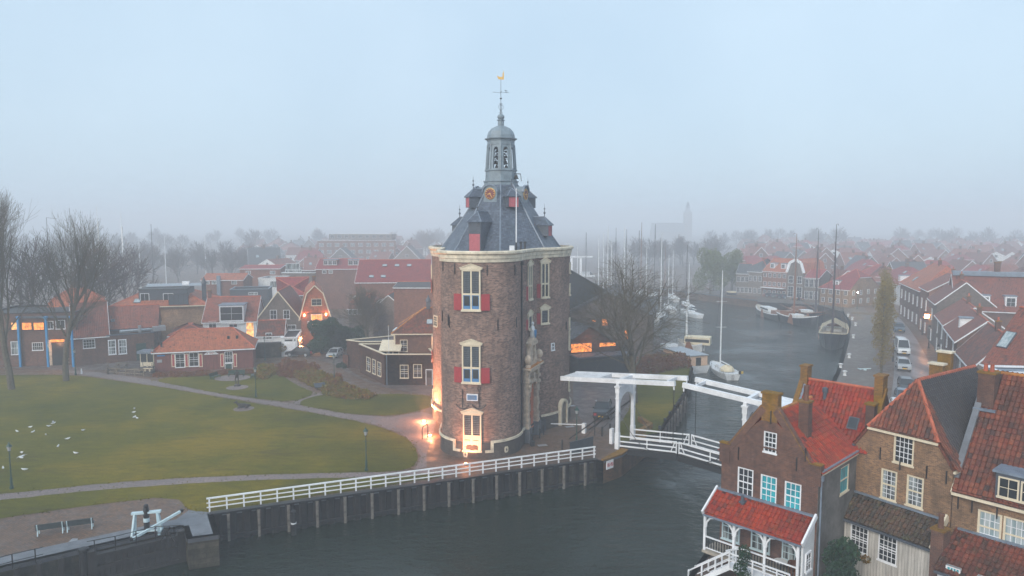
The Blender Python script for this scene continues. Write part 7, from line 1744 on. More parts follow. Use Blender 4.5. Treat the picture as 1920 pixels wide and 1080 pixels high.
a = far('low house with dark maroon roof left of the lit balcony house', (525, 622), (575, 620), 552, 520, 14, roof='tile_maroon', wall='brick_grey', f0=0, f1=0)
a = far('brown house with mossy half-hipped roof behind the bare garden tree', (655, 640), (700, 640), 577, 550, 12, axis='x', roof='tile_far', wall='brick_grey', f0=.4, f1=.4, wins=((653, 578, 679, 590),), wc=3)
a = far('grey gable house with white edge trim right of the bare garden tree', (706, 632), (752, 632), 572, None, 12, axis='y', roof='tile_grey', wall='brick_grey'); 
a = far('small white gable house just left of the tower roofs', (664, 606), (712, 606), 556, None, 10, axis='y', roof='tile_maroon', wall='render_white')
a = far('house with bright orange gable roof peeping above the roofs at the tower', (765, 632), (812, 632), 560, 545, 9, roof='tile_orange', wall='brick_red')
a = far('orange gabled roof with white parapet just left of the tower top windows', (755, 600), (808, 600), 528, 510, 9, roof='tile_far', wall='render_white')
# ------------------------------------------------------------------ boatyard sheds right of the tower
def shed(label, P0, P1, D, he, hr, wall, roof='tile_grey', wins=(), glass='glass_lit', **k):
    a = House('boatyard_shed', label, 'shed', P0=P0, P1=P1, D=D, he=he, hr=hr, axis='y', roof=roof, wall=wall, fascia='lead_dark', e=.4, g=.4, ridge=None, **k)
    for r in wins: a.winpx('F', *r, cols=3, rows=1 if r[3] - r[1] < 16 else 3, split=False, glass=glass, sill=False, frame='lead_dark', bar='lead_dark')
    a.finish(); return a
sa, sb = G(1040, 700), G(1168, 690)
SH1 = shed('low brick boatyard shed with grey gable roof and orange-lit windows', sa, sb, 16, S(1100, 655, sa.y).z - .3, S(1100, 614, sa.y).z, 'brick_brown', wins=((1070, 643, 1110, 661), (1123, 641, 1155, 650)))
tag(MB().box(0, 9, -3.2, 0, 0, 2.7).box(-.2, 9.2, -3.4, 0, 2.71, 2.9, 1).build('annex', ['boards_black', 'lead_dark'], loc=SH1.Mw @ V((2.6, -.1, 0)), rz=SH1.rz), 'black boarded annex with green-grey flat roof before the lit shed', 'annex')
s2a = SH1.Mw @ V((8.5, 15, 0)); SH2 = shed('pale walled boatyard shed with small lit square windows behind the lit shed', s2a, s2a + V((15, -3.2, 0)), 18, 7.2, 11.2, 'brick_grey', wins=((1128, 597, 1141, 611), (1171, 619, 1184, 637), (1110, 599, 1118, 604)))
s3a = SH1.Mw @ V((-3, 18, 0)); shed('boatyard shed with dark boarded gable between the lit shed and the tower', s3a, s3a + V((12, -1, 0)), 14, 7.5, 11.0, 'boards_black')
shed('tall black boatyard barn with steep roof just right of the tower', V((-13, 130, 0)), V((23, 131, 0)), 20, 7.6, 18.0, 'boards_black', roof='bitumen')
point(SH1.Mw @ V((5.5, -1.5, 5.2)), 50)
# ------------------------------------------------------------------ far white drawbridge, harbour quay houses
t = thing('far_drawbridge', 'distant white drawbridge gate beside the right edge of the tower', 'bridge', G(1080, 520)); m = MB()
for x in (-2, 2): m.cbox((x, 0, 4.2), .9, .9, 9)
m.beam((-3, -.5, 9), (7, -.5, 9), .5, .5).beam((-3, 1, 8.7), (7, 1, 8.7), .5, .5); m.build('portal', 'white', t)
def rw(label, A_, B_, ev, rg, D=10, face='F', wins=0, floors=2, **k):
    nm = k.pop('name', 'quay_house'); gl = k.pop('glass', 'glass'); ff = k.pop('ff', 'F'); wh = k.pop('wh', 1.7); a = Hpx(nm, label, A_, B_, ev, rg, D=D, **k)
    for f in ff:
        n = wins if f == 'F' else max(1, int(a.D / 3))
        for q in range(floors):
            z = .9 + q * (a.he - .3) / floors
            if n: a.row(f, n, z, 1.05, min(wh, (a.he - .6) / floors - .9), cols=2, rows=2, glass=gl, split=False, sill=False)
    a.finish(); return a
rw('dark brick quay house left of the gambrel facade row', (1380, 553), (1403, 554), 512, 494, 12, wins=3, floors=2, roof='tile_grey', wall='brick_grey')
rw('brick quay house with paired dark roof left of the pink row', (1402, 554), (1428, 556), 508, 484, 12, wins=3, floors=2, roof='tile_grey', wall='brick_grey', f0=.4, f1=.4)
a = rw('long pinkish brick quay house with orange roof and small dormers', (1429, 556), (1474, 560), 508, 485, 12, wins=5, floors=3, roof='tile_orange', wall='brick_red', wh=1.3)
a.dormer(a.W * .3, 1.2, 1.5, 1.5, 3, a.he + .8, 'white', win=1); a.dormer(a.W * .75, 1.2, 1.5, 1.5, 3, a.he + .8, 'white', win=1)
m = MB().box(.2, a.W - .2, -1.6, -.05, 3.0, 3.2); m.build('awning', 'white', a.t)
a = Hpx('quay_house', 'quay house whose gambrel gable is outlined in broad white trim', (1474, 562), (1506, 565), 511, None, 12, axis='y', roof='tile_orange', wall='brick_grey', e=.1, g=.05, fascia=None); a.hr = S(1490, 486, a.P0.y).z; a.prof = [(0, a.he), (.35, a.he + (a.hr - a.he) * .75), (1, a.hr)]
a.row('F', 2, 1, 1.8, 3.2, cols=2, rows=3, frame='white'); a.row('F', 2, 5.2, 1.5, 2.2, cols=2, rows=2); a.finish(); m = MB()
for (x0, z0), (x1, z1) in zip(a.prof, a.prof[1:]):
    for s in (0, 1): m.beam((a.W / 2 * x0 if not s else a.W - a.W / 2 * x0, -.2, z0), (a.W / 2 * x1 if not s else a.W - a.W / 2 * x1, -.2, z1), .3, .8)
m.build('gable_trim', 'white', a.t)
rw('white fronted narrow quay house right of the gambrel facade', (1507, 566), (1534, 568), 520, 505, 11, wins=3, floors=2, roof='tile_maroon', wall='brick_grey', wh=2.4)
a = rw('corner quay house with big hipped red roof by the lit street lamp', (1536, 571), (1592, 577), 540, 504, 14, wins=4, floors=2, roof='tile_maroon', wall='brick_tan', f0=0, f1=.6, ff='FR', wh=1.5)
a.dormer(a.W * .45, 1.2, 1.8, 1.4, 3, a.he + .6, 'white', win=2)
point(G(1604, 566) + V((0, 0, 3.6)), 200, (1, .75, .4), .3)
lamp = lamp_post(G(1607, 580), 5.0, 'lit street lamp at the far street corner with a bright golden glow', lit=True)
rw('grey brick town house behind the lit street lamp', (1612, 553), (1660, 556), 517, 496, 12, wins=5, floors=2, roof='tile_maroon', wall='brick_grey', f0=.4, f1=.4)
a = rw('white narrow shop house with small dormer left of the corner shop', (1666, 566), (1692, 575), 531, 512, 10, wins=3, floors=2, roof='tile_maroon', wall='render_white', wh=2.2)
a.dormer(a.W * .45, 1.0, 2.0, 1.6, 2.5, a.he + .6, 'white', win=2)
# street row on the right: front faces the road
def street(label, A_, B_, ev, D=9, rise=4, n=3, floors=2, **k):
    P0, P1 = G(*A_), G(*B_); he = S(A_[0], ev, P0.y).z; wl = k.pop('gl', 'glass'); ax = k.pop('axis', 'x'); dm = k.pop('dm', 0)
    a = House('street_house', label, 'house', P0=P0, P1=P1, D=D, he=he, hr=he + rise, axis=ax, **k)
    for q in range(floors): a.row('F', n, .5 + q * (he - .4) / floors, 1.1, min(2.2, (he - .8) / floors - .7), cols=2, rows=3, glass=wl)
    for q in range(1, floors): a.row('R', 2, .8 + q * (he - .4) / floors, 1.1, 1.5, cols=2, rows=2, glass=wl)
    a.finish(); 
    if not k.get('roofless'):
        a.chimney(a.W * .5, a.D * .5, .7, .6, a.hr - .5, a.hr + 1.0, pots=1)
        for q in range(dm): a.dormer(a.W * (q + .5) / dm, 1.1, 1.6, 1.5, 2.5, he + .8, 'white', win=1)
    return a
street('long brown brick corner shop with tan hipped roof and skylight', (1686, 590), (1722, 614), 528, 12, 5, 5, roof='tile_orange', wall='brick_brown', f0=0, f1=0).skylight(9, 1.6, 1.3, 1.5)
street('maroon brick shop with pale framed shopfront beside the glowing sign', (1722, 618), (1738, 632), 536, 10, 3, 2, roof='tile_far', wall='brick_red', dm=0)
street('grey brick house with stepped parapet between the shop and the pale gabled row', (1738, 634), (1752, 652), 556, 9, 4, 1, roof='tile_far', wall='brick_grey')
street('grey brick house with weathered red roof in the middle of the street row', (1752, 655), (1768, 682), 588, 8, 3, 2, roof='tile_far', wall='brick_grey')
street('dark brown street house with roof dormer right of the lantern posts', (1768, 684), (1790, 722), 610, 7, 3, 2, roof='tile_far', wall='brick_brown', dm=1)
street('narrow street house with dark front nearest behind the black tiled roof', (1791, 724), (1820, 765), 655, 7, 4, 2, roof='tile_old', wall='brick_grey')
a = Hpx('town_house', 'large brick house with broad brown tile roof, two white dormers and green ridge gutter', (1788, 655), (1990, 668), 582, 515, D=15, axis='x', roof='tile_far', wall='brick_brown', e=.3, f0=1, f1=1)
a.finish()
for px in (1846, 1896):
    u, z = a.uz('F', px, 590); a.dormer(u, .9, 1.7, 1.9, 3, a.he + .5, 'white', win=1)
MB().box(0, a.W, 6.6, 8.6, a.hr - .3, a.hr + .5).build('ridge_deck', 'lead', a.roof); a.chimney(a.W * .45, 8, .9, .9, a.hr, a.hr + 2.2, pots=0); a.chimney(a.W * .8, 8, .9, .9, a.hr, a.hr + 1.8, pots=0)
a = House('town_house', 'house with brown tile roof and tall skylight below the large dormered roof', 'house', P0=S(1845, 700, 74), P1=S(1985, 730, 66), D=8.5, he=10.2 - 1.5, hr=14.2, axis='x', roof='tile_far', wall='brick_brown', tiles=False, f0=.999)
a.finish(); a.skylight(.9, 1.7, 1.2, 2.0); 
a = House('town_house', 'house with rusty red tile roof and lead hip just left of the right photo edge', 'house', P0=S(1868, 740, 57), P1=S(2010, 790, 50), D=8, he=8.8, hr=14.2, axis='x', roof='tile_red', wall='brick_brown', tiles=True, f0=0, f1=1, ridge='ridge'); a.finish()
a = House('house_extension', 'white lean-to dormer block with lead roof between the red roofs at the right', 'extension', P0=S(1840, 740, 66), P1=S(1875, 750, 63), D=5, he=9.6, hr=0, roofless=True, wall='render_white', roof='lead', fascia='white', par=.1); a.finish()
a = House('street_house', 'low dark brick house backing onto the black-tiled slope', 'house', P0=S(1742, 800, 60), P1=S(1788, 830, 55), D=6, he=6.5, hr=9.0, axis='x', roof='tile_old', wall='brick_brown'); a.finish()
for px, y, zt, lb in ((1771, 58, 12.4, 'mossy double chimney behind the black-tiled slope, the taller one'), (1757, 57, 11.6, 'square brick chimney with pale cap left of the tall mossy chimney'), (1790, 57, 10.8, 'low brick chimney with orange cap right of the tall mossy chimney')):
    p = S(px, 700, y); t = thing('chimney_stack', lb, 'chimney', (p.x, p.y, 0), -.9); MB().box(-.5, .5, -.3, .3, 5, zt).build('stack', 'brick_moss', t); MB().box(-.6, .6, -.4, .4, zt + .002, zt + .15).build('cap', 'cream_stone', t)
# lamps, signs and things along the street
for (x, y), lb in (((1757, 697), 'dark lantern post on the right pavement, nearest'), ((1741, 653), 'dark lantern post on the right pavement, second from the roof'), ((1729, 628), 'dark lantern post on the right pavement by the shop'), ((1690, 588), 'dark lantern post at the corner shop'), ((1674, 678), 'thin pole between the parked cars and the poplars')):
    lamp_post(G(x, y), 4.2, lb, mat='black')
t = thing('hanging_sign', 'glowing orange hanging sign on the shop front', 'sign', G(1742, 636) + V((-.6, 0, 4.3))); MB().box(-.5, .5, -.1, .1, 0, .7).build('lightbox', 'lamp_glow', t); MB().beam((0, 0, .8), (1.3, 0, .8), .06, .06).build('bracket', 'black', t); point((0, -.5, .3), 25, parent=t)
t = thing('sandwich_board', 'dark sandwich board on the pavement before the shop', 'sign', G(1726, 598)); MB().beam((0, -.3, 0), (0, 0, 1.1), .7, .05).beam((0, .3, 0), (0, 0, 1.1), .7, .05).build('boards', 'black', t)
for i, (x, y) in enumerate(((1598, 600), (1604, 611), (1600, 634), (1592, 671), (1584, 704), (1576, 690), (1590, 594))):
    t = tag(MB().lathe([(.3, 0), (.22, .1), (.2, .5), (.34, .62), (.34, .72), (.1, .8)], n=10).build('mooring_bollard', 'render_white', loc=G(x, y)), 'white mooring bollard on the right-hand quay ' + ('' + ('by the far corner steps', 'behind the dark barge', 'beside the dark barge bow', 'halfway along the open water', 'nearest the red roofs', 'at the quay edge near the red roofs', 'at the very corner of the basin')[i]), 'bollard')
t = thing('kerb_seat', 'long dark wall bench at the quay between lamp and poplars', 'bench', G(1628, 590), -.35); MB().box(-4, 4, -.3, .3, 0, .5).build('seat', 'wood', t)
t = thing('cast_anchor', 'small pale anchor-shaped sculpture lying on the quay paving', 'sculpture', G(1622, 694)); MB().tube((-.9, 0, .2), (.9, 0, .25), .08).tube((-.9, -.5, .2), (-.9, .5, .2), .07).lathe([(.25, 0), (.2, .15)], n=8).build('shank', 'palegreen', t)
# far town: roofs thinning out in the haze
rf = random.Random(21)
protos = []
for i, (rm, wm, f, gr) in enumerate((('tile_far', 'brick_red', 1, 'red'), ('tile_maroon', 'brick_red', .5, 'maroon'), ('tile_grey', 'brick_grey', 1, 'grey'), ('tile_far', 'render_white', 1, 'white-walled'), ('tile_far', 'brick_brown', 0, 'brown'))):
    for ax in ('x', 'y'):
        P = V((rf.uniform(240, 250), 300 + i * 16, 0)); a = House('far_house', 'x', 'house', P0=P, P1=P + V((9 + i, 0, 0)), D=10, he=5.2 + (i % 2), hr=9.4 + (i % 3) * .6, axis=ax, roof=rm, wall=wm, f0=f, f1=f, fascia='white', ridge=None)
        a.row('F', 3, 1, 1.2, 1.5, cols=2, rows=1, split=False, sill=False); a.row('F', 3, 3.7, 1.2, 1.2, cols=2, rows=1, split=False, sill=False)
        if ax == 'y' and f == 1: a.win('F', a.W / 2, a.he + .8, 1.1, 1.2, cols=2, rows=1, split=False, sill=False)
        a.finish(); a.skylight(a.W * .28, 2.4, 1.1, 1.2) if (i + (ax == 'x')) % 2 else None; a.chimney(a.W / 2, 5, .7, .7, a.hr - .3, a.hr + .9, pots=0)
        del a.t['label']; protos.append((a.t, gr, ax))
GRP = {'red': 'red-roofed houses fading into the haze', 'maroon': 'dark red half-hipped houses fading into the haze', 'grey': 'grey-roofed houses fading into the haze', 'white-walled': 'white-walled houses fading into the haze', 'brown': 'brown hipped houses fading into the haze'}
LBL = {'red': 'hazy house with plain red gable roof in the distant town', 'maroon': 'hazy house with dark red half-hipped roof in the distant town', 'grey': 'hazy house with grey gable roof in the distant town', 'white-walled': 'hazy white-walled house with red gable roof in the distant town', 'brown': 'hazy brown house with hipped roof in the distant town'}
spots = []
def blocked(x, y):
    return False
for row in range(15):
    Y = 212 + row * 17 + row * row * 1.1
    x = (1625 - 960) / F * Y * .98 if row < 4 else (1400 - 960) / F * Y
    x1 = (2020 - 960) / F * Y
    while x < x1:
        spots.append((x, Y + rf.uniform(-4, 4))); x += rf.uniform(10.5, 17)
for row in range(11):
    Y = 268 + row * 20 + row * row * 1.5; x = (470 - 960) / F * Y; x1 = (830 - 960) / F * Y
    while x < x1:
        if not (row < 3 and x > (590 - 960) / F * Y): spots.append((x, Y + rf.uniform(-5, 5)))
        x += rf.uniform(12, 22)
first = set()
for i, (x, y) in enumerate(spots):
    pt, gr, ax = protos[rf.choice((0, 0, 1, 1, 2, 3, 4, 5, 6, 7, 8, 9))]; s = rf.uniform(.85, 1.2)
    rz = rf.choice((0, 0, .3, -.35, PI / 2, .15)) + rf.uniform(-.1, .1)
    if pt.name not in first: pt.location = (x, y, 0); pt.rotation_euler = (0, 0, rz); pt['label'] = LBL[gr]; pt['group'] = GRP[gr]; first.add(pt.name); continue
    copy_tree(pt, (x, y, 0), rz, LBL[gr], group=GRP[gr], scale=(s, s, s * rf.uniform(.9, 1.15)))
for pt, gr, ax in protos:
    if pt.name not in first: pt['label'] = LBL[gr]; pt['group'] = GRP[gr]
a = House('apartment_block', 'wide four-storey apartment block with bands of windows, hazy in the distance', 'building', P0=S(596, 500, 360), P1=S(742, 500, 366), D=16, he=14.5, hr=0, roofless=True, wall='brick_red', roof='bitumen', fascia='white')
for q in range(4): a.row('F', 10, 1 + q * 3.5, 2.2, 1.8, cols=3, rows=1, split=False, sill=False, glass='glass_curtain')
a.finish()
a = House('apartment_block', 'top storey of pale apartments set back above the apartment block', 'building', P0=S(618, 500, 378), P1=S(735, 500, 378), D=12, he=17.6, hr=0, roofless=True, wall='brick_grey', roof='bitumen', fascia='white'); a.row('F', 9, 15.6, 2, 1.6, cols=2, rows=1, split=False, sill=False); a.finish()
# the church, almost lost in the mist
cp = S(1288, 470, 1050); t = thing('church', 'tall church tower with long nave, almost lost in the mist', 'church', (cp.x, cp.y, 0))
MB().box(-4.6, 4.6, -4.6, 4.6, 0, 31).build('tower', 'brick_grey', t); MB().lathe([(5, 31), (3.4, 34), (2.4, 35.5), (2.4, 39), (1.2, 41), (.2, 43.2)], n=8).build('spire', 'lead_dark', t); m = MB().box(-46, -4.7, -7, 9, 0, 9); m.build('nave', 'brick_grey', t)
MB().add([(-46, -7.5, 9), (-4.7, -7.5, 9), (-4.7, 9.5, 9), (-46, 9.5, 9), (-46, 1, 19), (-4.7, 1, 19)], [(0, 1, 5, 4), (2, 3, 4, 5), (3, 0, 4), (1, 2, 5)]).build('nave_roof', 'tile_grey', t)
t.scale = (1.15, 1.15, 1.3)
# ------------------------------------------------------------------ vehicles
def m_car(n, c): t = NT(n); t.base(c).rough(.28); t.p.inputs['Coat Weight'].default_value = .6; t.p.inputs['Metallic'].default_value = .2; return t.m
for n, c in (('car_black', (.012, .014, .02)), ('car_silver', (.42, .44, .46)), ('car_white', (.72, .74, .76)), ('car_blue', (.05, .09, .14)), ('car_red', (.22, .015, .03)), ('car_grey', (.12, .13, .14))): M[n] = m_car(n, c)
M['tail_red'] = m_plain('tail_red', (.35, .01, .01), .3, .05); M['plate_yellow'] = m_plain('plate_yellow', (.75, .45, .03), .5, .05)
CC = {}
KINDS_ = {  # length, width, lower profile (x, z), cabin profile (x, z)
    'suv': (4.7, 1.9, [(-2.3, .35), (-2.36, .7), (-2.28, 1.02), (2.2 - 1.3, 1.08), (2.05, .92), (2.34, .72), (2.36, .38)], [(-2.2, 1.0), (-1.85, 1.62), (.3, 1.68), (1.15, 1.05)]),
    'car': (4.2, 1.76, [(-2.05, .32), (-2.1, .6), (-2.02, .92), (1.0, .95), (1.85, .78), (2.08, .6), (2.1, .34)], [(-1.9, .9), (-1.35, 1.42), (.15, 1.46), (1.15, .93)]),
    'van': (5.9, 2.0, [(-2.95, .4), (-2.95, 1.3), (1.95, 1.3), (2.75, 1.12), (2.95, .8), (2.95, .4)], [(-2.93, 1.28), (-2.88, 2.5), (1.2, 2.55), (2.05, 1.3)])}
def carparts(kind):
    if kind in CC: return CC[kind]
    L, W_, low, cab = KINDS_[kind]; h = W_ / 2
    def loft(pr, rows, mi=0):
        m = MB(); n = len(pr)
        zc = lambda z, top: z
        for y, sc, dz in rows: m.v.extend([(x * sc, y, z + dz) for x, z in pr])
        for r in range(len(rows) - 1):
            for i in range(n): j = (i + 1) % n; m.f.append((r * n + i, r * n + j, (r + 1) * n + j, (r + 1) * n + i)); m.mi.append(mi)
        m.f.append(tuple(range(n))); m.mi.append(mi); m.f.append(tuple(reversed(range((len(rows) - 1) * n, len(rows) * n)))); m.mi.append(mi); return m
    body = loft(low, [(-h, .96, 0), (-h + .06, .99, .0), (-h + .25, 1, .015), (h - .25, 1, .015), (h - .06, .99, 0), (h, .96, 0)]).mesh('body', 'car_black', uv=False)
    zt = max(z for x, z in cab); zb = cab[0][1]
    m = MB(); n = len(cab); ins = lambda z: .06 + .17 * (z - zb) / (zt - zb)
    for s in (-1, 1): m.v.extend([(x, s * (h - ins(z)), z) for x, z in cab])
    m.f += [(0, 1, 2, 3), (7, 6, 5, 4)] + [(i, 4 + i, 5 + i, i + 1) for i in range(3)]; m.mi += [0] * 5
    glass = m.mesh('glazing', 'glass', uv=False)
    m = MB(); r0, r1 = cab[1], cab[2]; q = .02
    m.add([(r0[0] - .05, s * (h - ins(r0[1]) + .01), r0[1] - .01) for s in (-1, 1)] + [(r1[0] + .08, s * (h - ins(r1[1]) + .01), r1[1] - .03) for s in (1, -1)] + [(r0[0], s * (h - .32), r0[1] + .05) for s in (-1, 1)] + [(r1[0] - .05, s * (h - .32), r1[1] + .05) for s in (1, -1)], [(4, 7, 6, 5), (0, 3, 7, 4), (2, 1, 5, 6), (1, 0, 4, 5), (3, 2, 6, 7)])
    xs = [cab[0], cab[1]], [cab[3], cab[2]]
    for s in (-1, 1):
        for (a, b) in xs: m.beam((a[0], s * (h - ins(a[1]) + .01), a[1]), (b[0], s * (h - ins(b[1]) + .01), b[1]), .09, .05)
        xm = (cab[1][0] + cab[2][0]) / 2; m.beam((xm, s * (h - ins(zb) + .01), zb), (xm, s * (h - ins(zt) + .01), zt), .1, .04)
        if kind == 'van': m.add([(x, s * (h - ins(z) + .015), z) for x, z in ((-2.93, 1.28), (-2.86, 2.5), (.55, 2.54), (.55, 1.28))], [(0, 1, 2, 3), (3, 2, 1, 0)])
    if kind == 'van': m.add([(-2.96, -.9, 1.28), (-2.96, .9, 1.28), (-2.92, .8, 2.5), (-2.92, -.8, 2.5)], [(0, 1, 2, 3), (3, 2, 1, 0)])
    roof = m.mesh('roof', 'car_black', uv=False)
    r = .34 if kind == 'car' else .38
    ty = MB().lathe([(r * .62, -.1), (r * .96, -.11), (r, -.06), (r, .06), (r * .96, .11), (r * .62, .1)], n=18); ty.xform(Matrix.Rotation(PI / 2, 4, 'X')); ty = ty.mesh('tyre', 'rubber', uv=False)
    ri = MB().lathe([(.05, -.12), (r * .64, -.105), (r * .64, .105), (.05, .12)], n=12); ri.xform(Matrix.Rotation(PI / 2, 4, 'X')); ri = ri.mesh('rim', 'galv', uv=False)
    x1 = low[-2][0]; hl = MB().box(-.12, .05, -.2, .2, -.08, .09).mesh('headlight', 'lantern_glass', uv=False); tl = MB().box(-.03, .1, -.13, .13, -.16, .16).mesh('tail_light', 'tail_red', uv=False)
    pl = MB().box(-.02, .02, -.28, .28, -.07, .07).mesh('number_plate', 'plate_yellow', uv=False); gr = MB().box(-.06, .03, -.38, .38, -.11, .1).mesh('grille', 'rubber', uv=False); mi_ = MB().box(-.07, .07, -.1, .1, -.07, .08).mesh('wing_mirror', 'rubber', uv=False)
    CC[kind] = (body, glass, roof, ty, ri, hl, tl, pl, gr, mi_, r, x1); return CC[kind]
COLM = {}
def car(px, py, deg, kind, col, label, cat='car', group=None):
    b, g, rf_, ty, ri, hl, tl, pl, gr, mi_, r, x1 = carparts(kind); L, W_ = KINDS_[kind][:2]; p = G(px, py) if py is not None else px
    def cm(me):
        k = (me.name, col)
        if k not in COLM: c = me.copy(); c.materials.clear(); c.materials.append(M[col]); COLM[k] = c
        return COLM[k]
    t = thing('van' if kind == 'van' else 'parked_car', label, cat, (p.x, p.y, .02), R(deg), group)
    link('body', cm(b), t); link('glazing', g, t); link('roof', cm(rf_), t)
    for x in (-L * .30, L * .31):
        for s in (-1, 1): w = empty('wheel', (x, s * (W_ / 2 - .1), r), 0, t); link('tyre', ty, w); link('rim', ri, w)
    zl = KINDS_[kind][2][-2][1]
    for s in (-1, 1): link('headlight', hl, t, (x1 - .1, s * (W_ / 2 - .28), zl + .02)); link('tail_light', tl, t, (KINDS_[kind][2][1][0] - .06, s * (W_ / 2 - .2), .85)); link('wing_mirror', mi_, t, (KINDS_[kind][3][3][0] - .3, s * (W_ / 2 + .08), KINDS_[kind][3][3][1] + .08))
    link('grille', gr, t, (x1 + .03, 0, zl - .02)); link('number_plate', pl, t, (x1 + .05, 0, .48)); link('number_plate', pl, t, (KINDS_[kind][2][0][0] - .04, 0, .6)); return t
car(562, 668, 174, 'suv', 'car_black', 'black estate car parked side-on before the white garage'); car(628, 669, -95, 'car', 'car_silver', 'silver car nosing out between the evergreen bushes and the low wall')
car(1130, 779, -103, 'suv', 'car_black', 'black car with yellow plate parked behind the white bridge portal')
car(1685, 621, -112, 'suv', 'car_blue', 'dark blue car ahead of the white van on the street'); car(1691, 662, -112, 'van', 'car_white', 'white delivery van parked on the street beside the poplars', 'van'); car(1693, 692, -113, 'suv', 'car_silver', 'silver car parked behind the white van')
car(1699, 733, -113, 'suv', 'car_black', 'black car on the street just above the old red roof'); car(1693, 752, -113, 'car', 'car_blue', 'blue car on the street half hidden by the old red roof, in the middle'); car(1684, 772, -113, 'car', 'car_white', 'white car on the street mostly hidden by the old red roof')
cols_ = ['car_silver', 'car_black', 'car_grey', 'car_black', 'car_blue', 'car_grey', 'car_black', 'car_blue']
for k in range(8): car(1436 + k * 11.5, 556 + k * 1.3, -50 if k < 5 else 10, 'car', cols_[k], ['light silver', 'black', 'grey', 'second black', 'dark blue', 'grey end', 'black side-on', 'blue side-on'][k] + ' car parked on the far quay before the pink row of houses')
car(1572, 572, 5, 'car', 'car_red', 'dark red car parked side-on before the corner house'); car(1583, 574, 5, 'suv', 'car_red', 'dark red van-like car right of the other dark red car'); car(1618, 566, 10, 'suv', 'car_black', 'black car turning at the lit street lamp corner')
car(1103, 521, 0, 'van', 'car_white', 'white van on the quay beyond the tower, near the far drawbridge', 'van')
# ------------------------------------------------------------------ boats
def hull(name, L, B, H, blunt, mats, parent, draft=.5, sheer=.5, stern=.7):
    """mats: hull, rail, deck"""
    m = MB(); N = 15; rows = []
    for k in range(N):
        t = k / (N - 1); x = -L / 2 + L * t
        wb = min(1, ((1 - t) / blunt) ** .5) if t > 1 - blunt else 1; ws = stern + (1 - stern) * min(1, t / .25); w_ = max(B / 2 * min(wb, ws), .03)
        z = H + sheer * (max(0, t - .5) * 2) ** 2 + sheer * .4 * (max(0, .4 - t) / .4) ** 2
        rows.append([(x, -w_ * .98, z - .22), (x, -w_, z), (x, -w_ * .9, z + .0), (x, -w_ * .88, z - .12), (x, w_ * .88, z - .12), (x, w_ * .9, z), (x, w_, z), (x, w_ * .98, z - .22), (x * .985, w_ * .72, -draft * .2), (x * .96, w_ * .2, -draft), (x * .96, -w_ * .2, -draft), (x * .985, -w_ * .72, -draft * .2)])
    n = 12
    for r in rows: m.v.extend(r)
    mi = [1, 1, 2, 2, 2, 1, 1, 0, 0, 0, 0, 0]
    for k in range(N - 1):
        for i in range(n): j = (i + 1) % n; m.f.append((k * n + i, (k + 1) * n + i, (k + 1) * n + j, k * n + j)); m.mi.append(mi[i])
    m.f.append(tuple(range(n))); m.mi.append(0); m.f.append(tuple(reversed(range((N - 1) * n, N * n)))); m.mi.append(0)
    return m.build(name, mats, parent, uv=False)
def barge(label, bow, stern, hullc, rail, mast=None, mastc='mast_dark', canvas=True, B=4.6, H=1.5, boards='varnish', boom=True, mx=.15, pen=True):
    b, s = V(bow), V(stern); d = b - s; L = d.length; c = (b + s) / 2; t = thing('sailing_barge', label, 'boat', (c.x, c.y, WZ), math.atan2(d.y, d.x))
    hull('hull', L, B, H, .28, [hullc, rail, 'wood_pale'], t, sheer=1.0, stern=.75)
    MB().box(-L * .42, -L * .22, -B * .3, B * .3, H - .15, H + .9).build('deckhouse', 'varnish', t); MB().box(-L * .17, L * .02, -B * .27, B * .27, H - .15, H + .45).build('hatch', 'render_white', t)
    m = MB().cbox((-L / 2 - .15, 0, .6), .3, .12, 2.2); m.build('rudder', hullc, t)
    for s_ in (-1, 1): MB().prism([(-1.2, -1.6), (1.0, -1.9), (.5, .5), (-.2, .7)], -.06, .06, 0, Matrix.Translation((0, s_ * (B / 2 + .1), H)) @ Matrix.Rotation(PI / 2, 4, 'X')).build('leeboard', boards, t)
    if canvas:
        m = MB(); x0, x1 = -L * .2, L * .16
        m.add([(x, y, z) for x in (x0, x1) for y, z in ((-B * .46, H + .9), (0, H + 2.3), (B * .46, H + .9))], [(0, 3, 4, 1), (1, 4, 5, 2), (1, 4, 3, 0), (2, 5, 4, 1)]); m.build('canvas_cover', 'canvas', t)
    if mast:
        x = L * mx; a = MB().tube((x, 0, H - .2), (x, 0, mast * .75), .24, .16, 8).tube((x, 0, mast * .75), (x, 0, mast), .13, .05, 6); a.tube((x, -.7, mast * .8), (x, .7, mast * .8), .03).tube((x, -.5, mast * .9), (x, .5, mast * .9), .025)
        mo = a.build('mast', [mastc], t)
        if pen: MB().tube((x, 0, mast), (x - 1.3, .2, mast + .15), .03).tube((x - 1.3, .2, mast + .15), (x - 2, .3, mast - .35), .05, .01).build('pennant', mastc, mo)
        r = MB()
        for s_ in (-1, 1):
            for q in (-.5, -1.4): r.tube((x + q, s_ * B * .48, H), (x, 0, mast * .78), .018, .018, 3, caps=False)
        r.tube((L * .49, 0, H + .8), (x, 0, mast * .8), .022, .022, 3); r.build('rigging', 'black', t)
        if boom: MB().tube((x - .2, 0, H + 1.1), (x - L * .42, 0, H + 2.2), .12, .09, 6).tube((L * .5, 0, H + 1), (L * .5 + 3.2, 0, H + 2), .1, .05, 6).build('boom', 'varnish', t)
    return t
def wp(x, y): return XY(G(x, y, WZ))
def V2(a): return V((*a, 0))
b0 = V2(wp(1557, 657)); dirq = (V2(wp(1577, 605)) - b0).normalized(); barge('black sailing barge with cream canvas cover, bow towards the camera', b0, b0 + dirq * 21, 'car_black', 'canvas', 25.2, 'mast_dark', True, 5.6, 2.6, mx=.30)
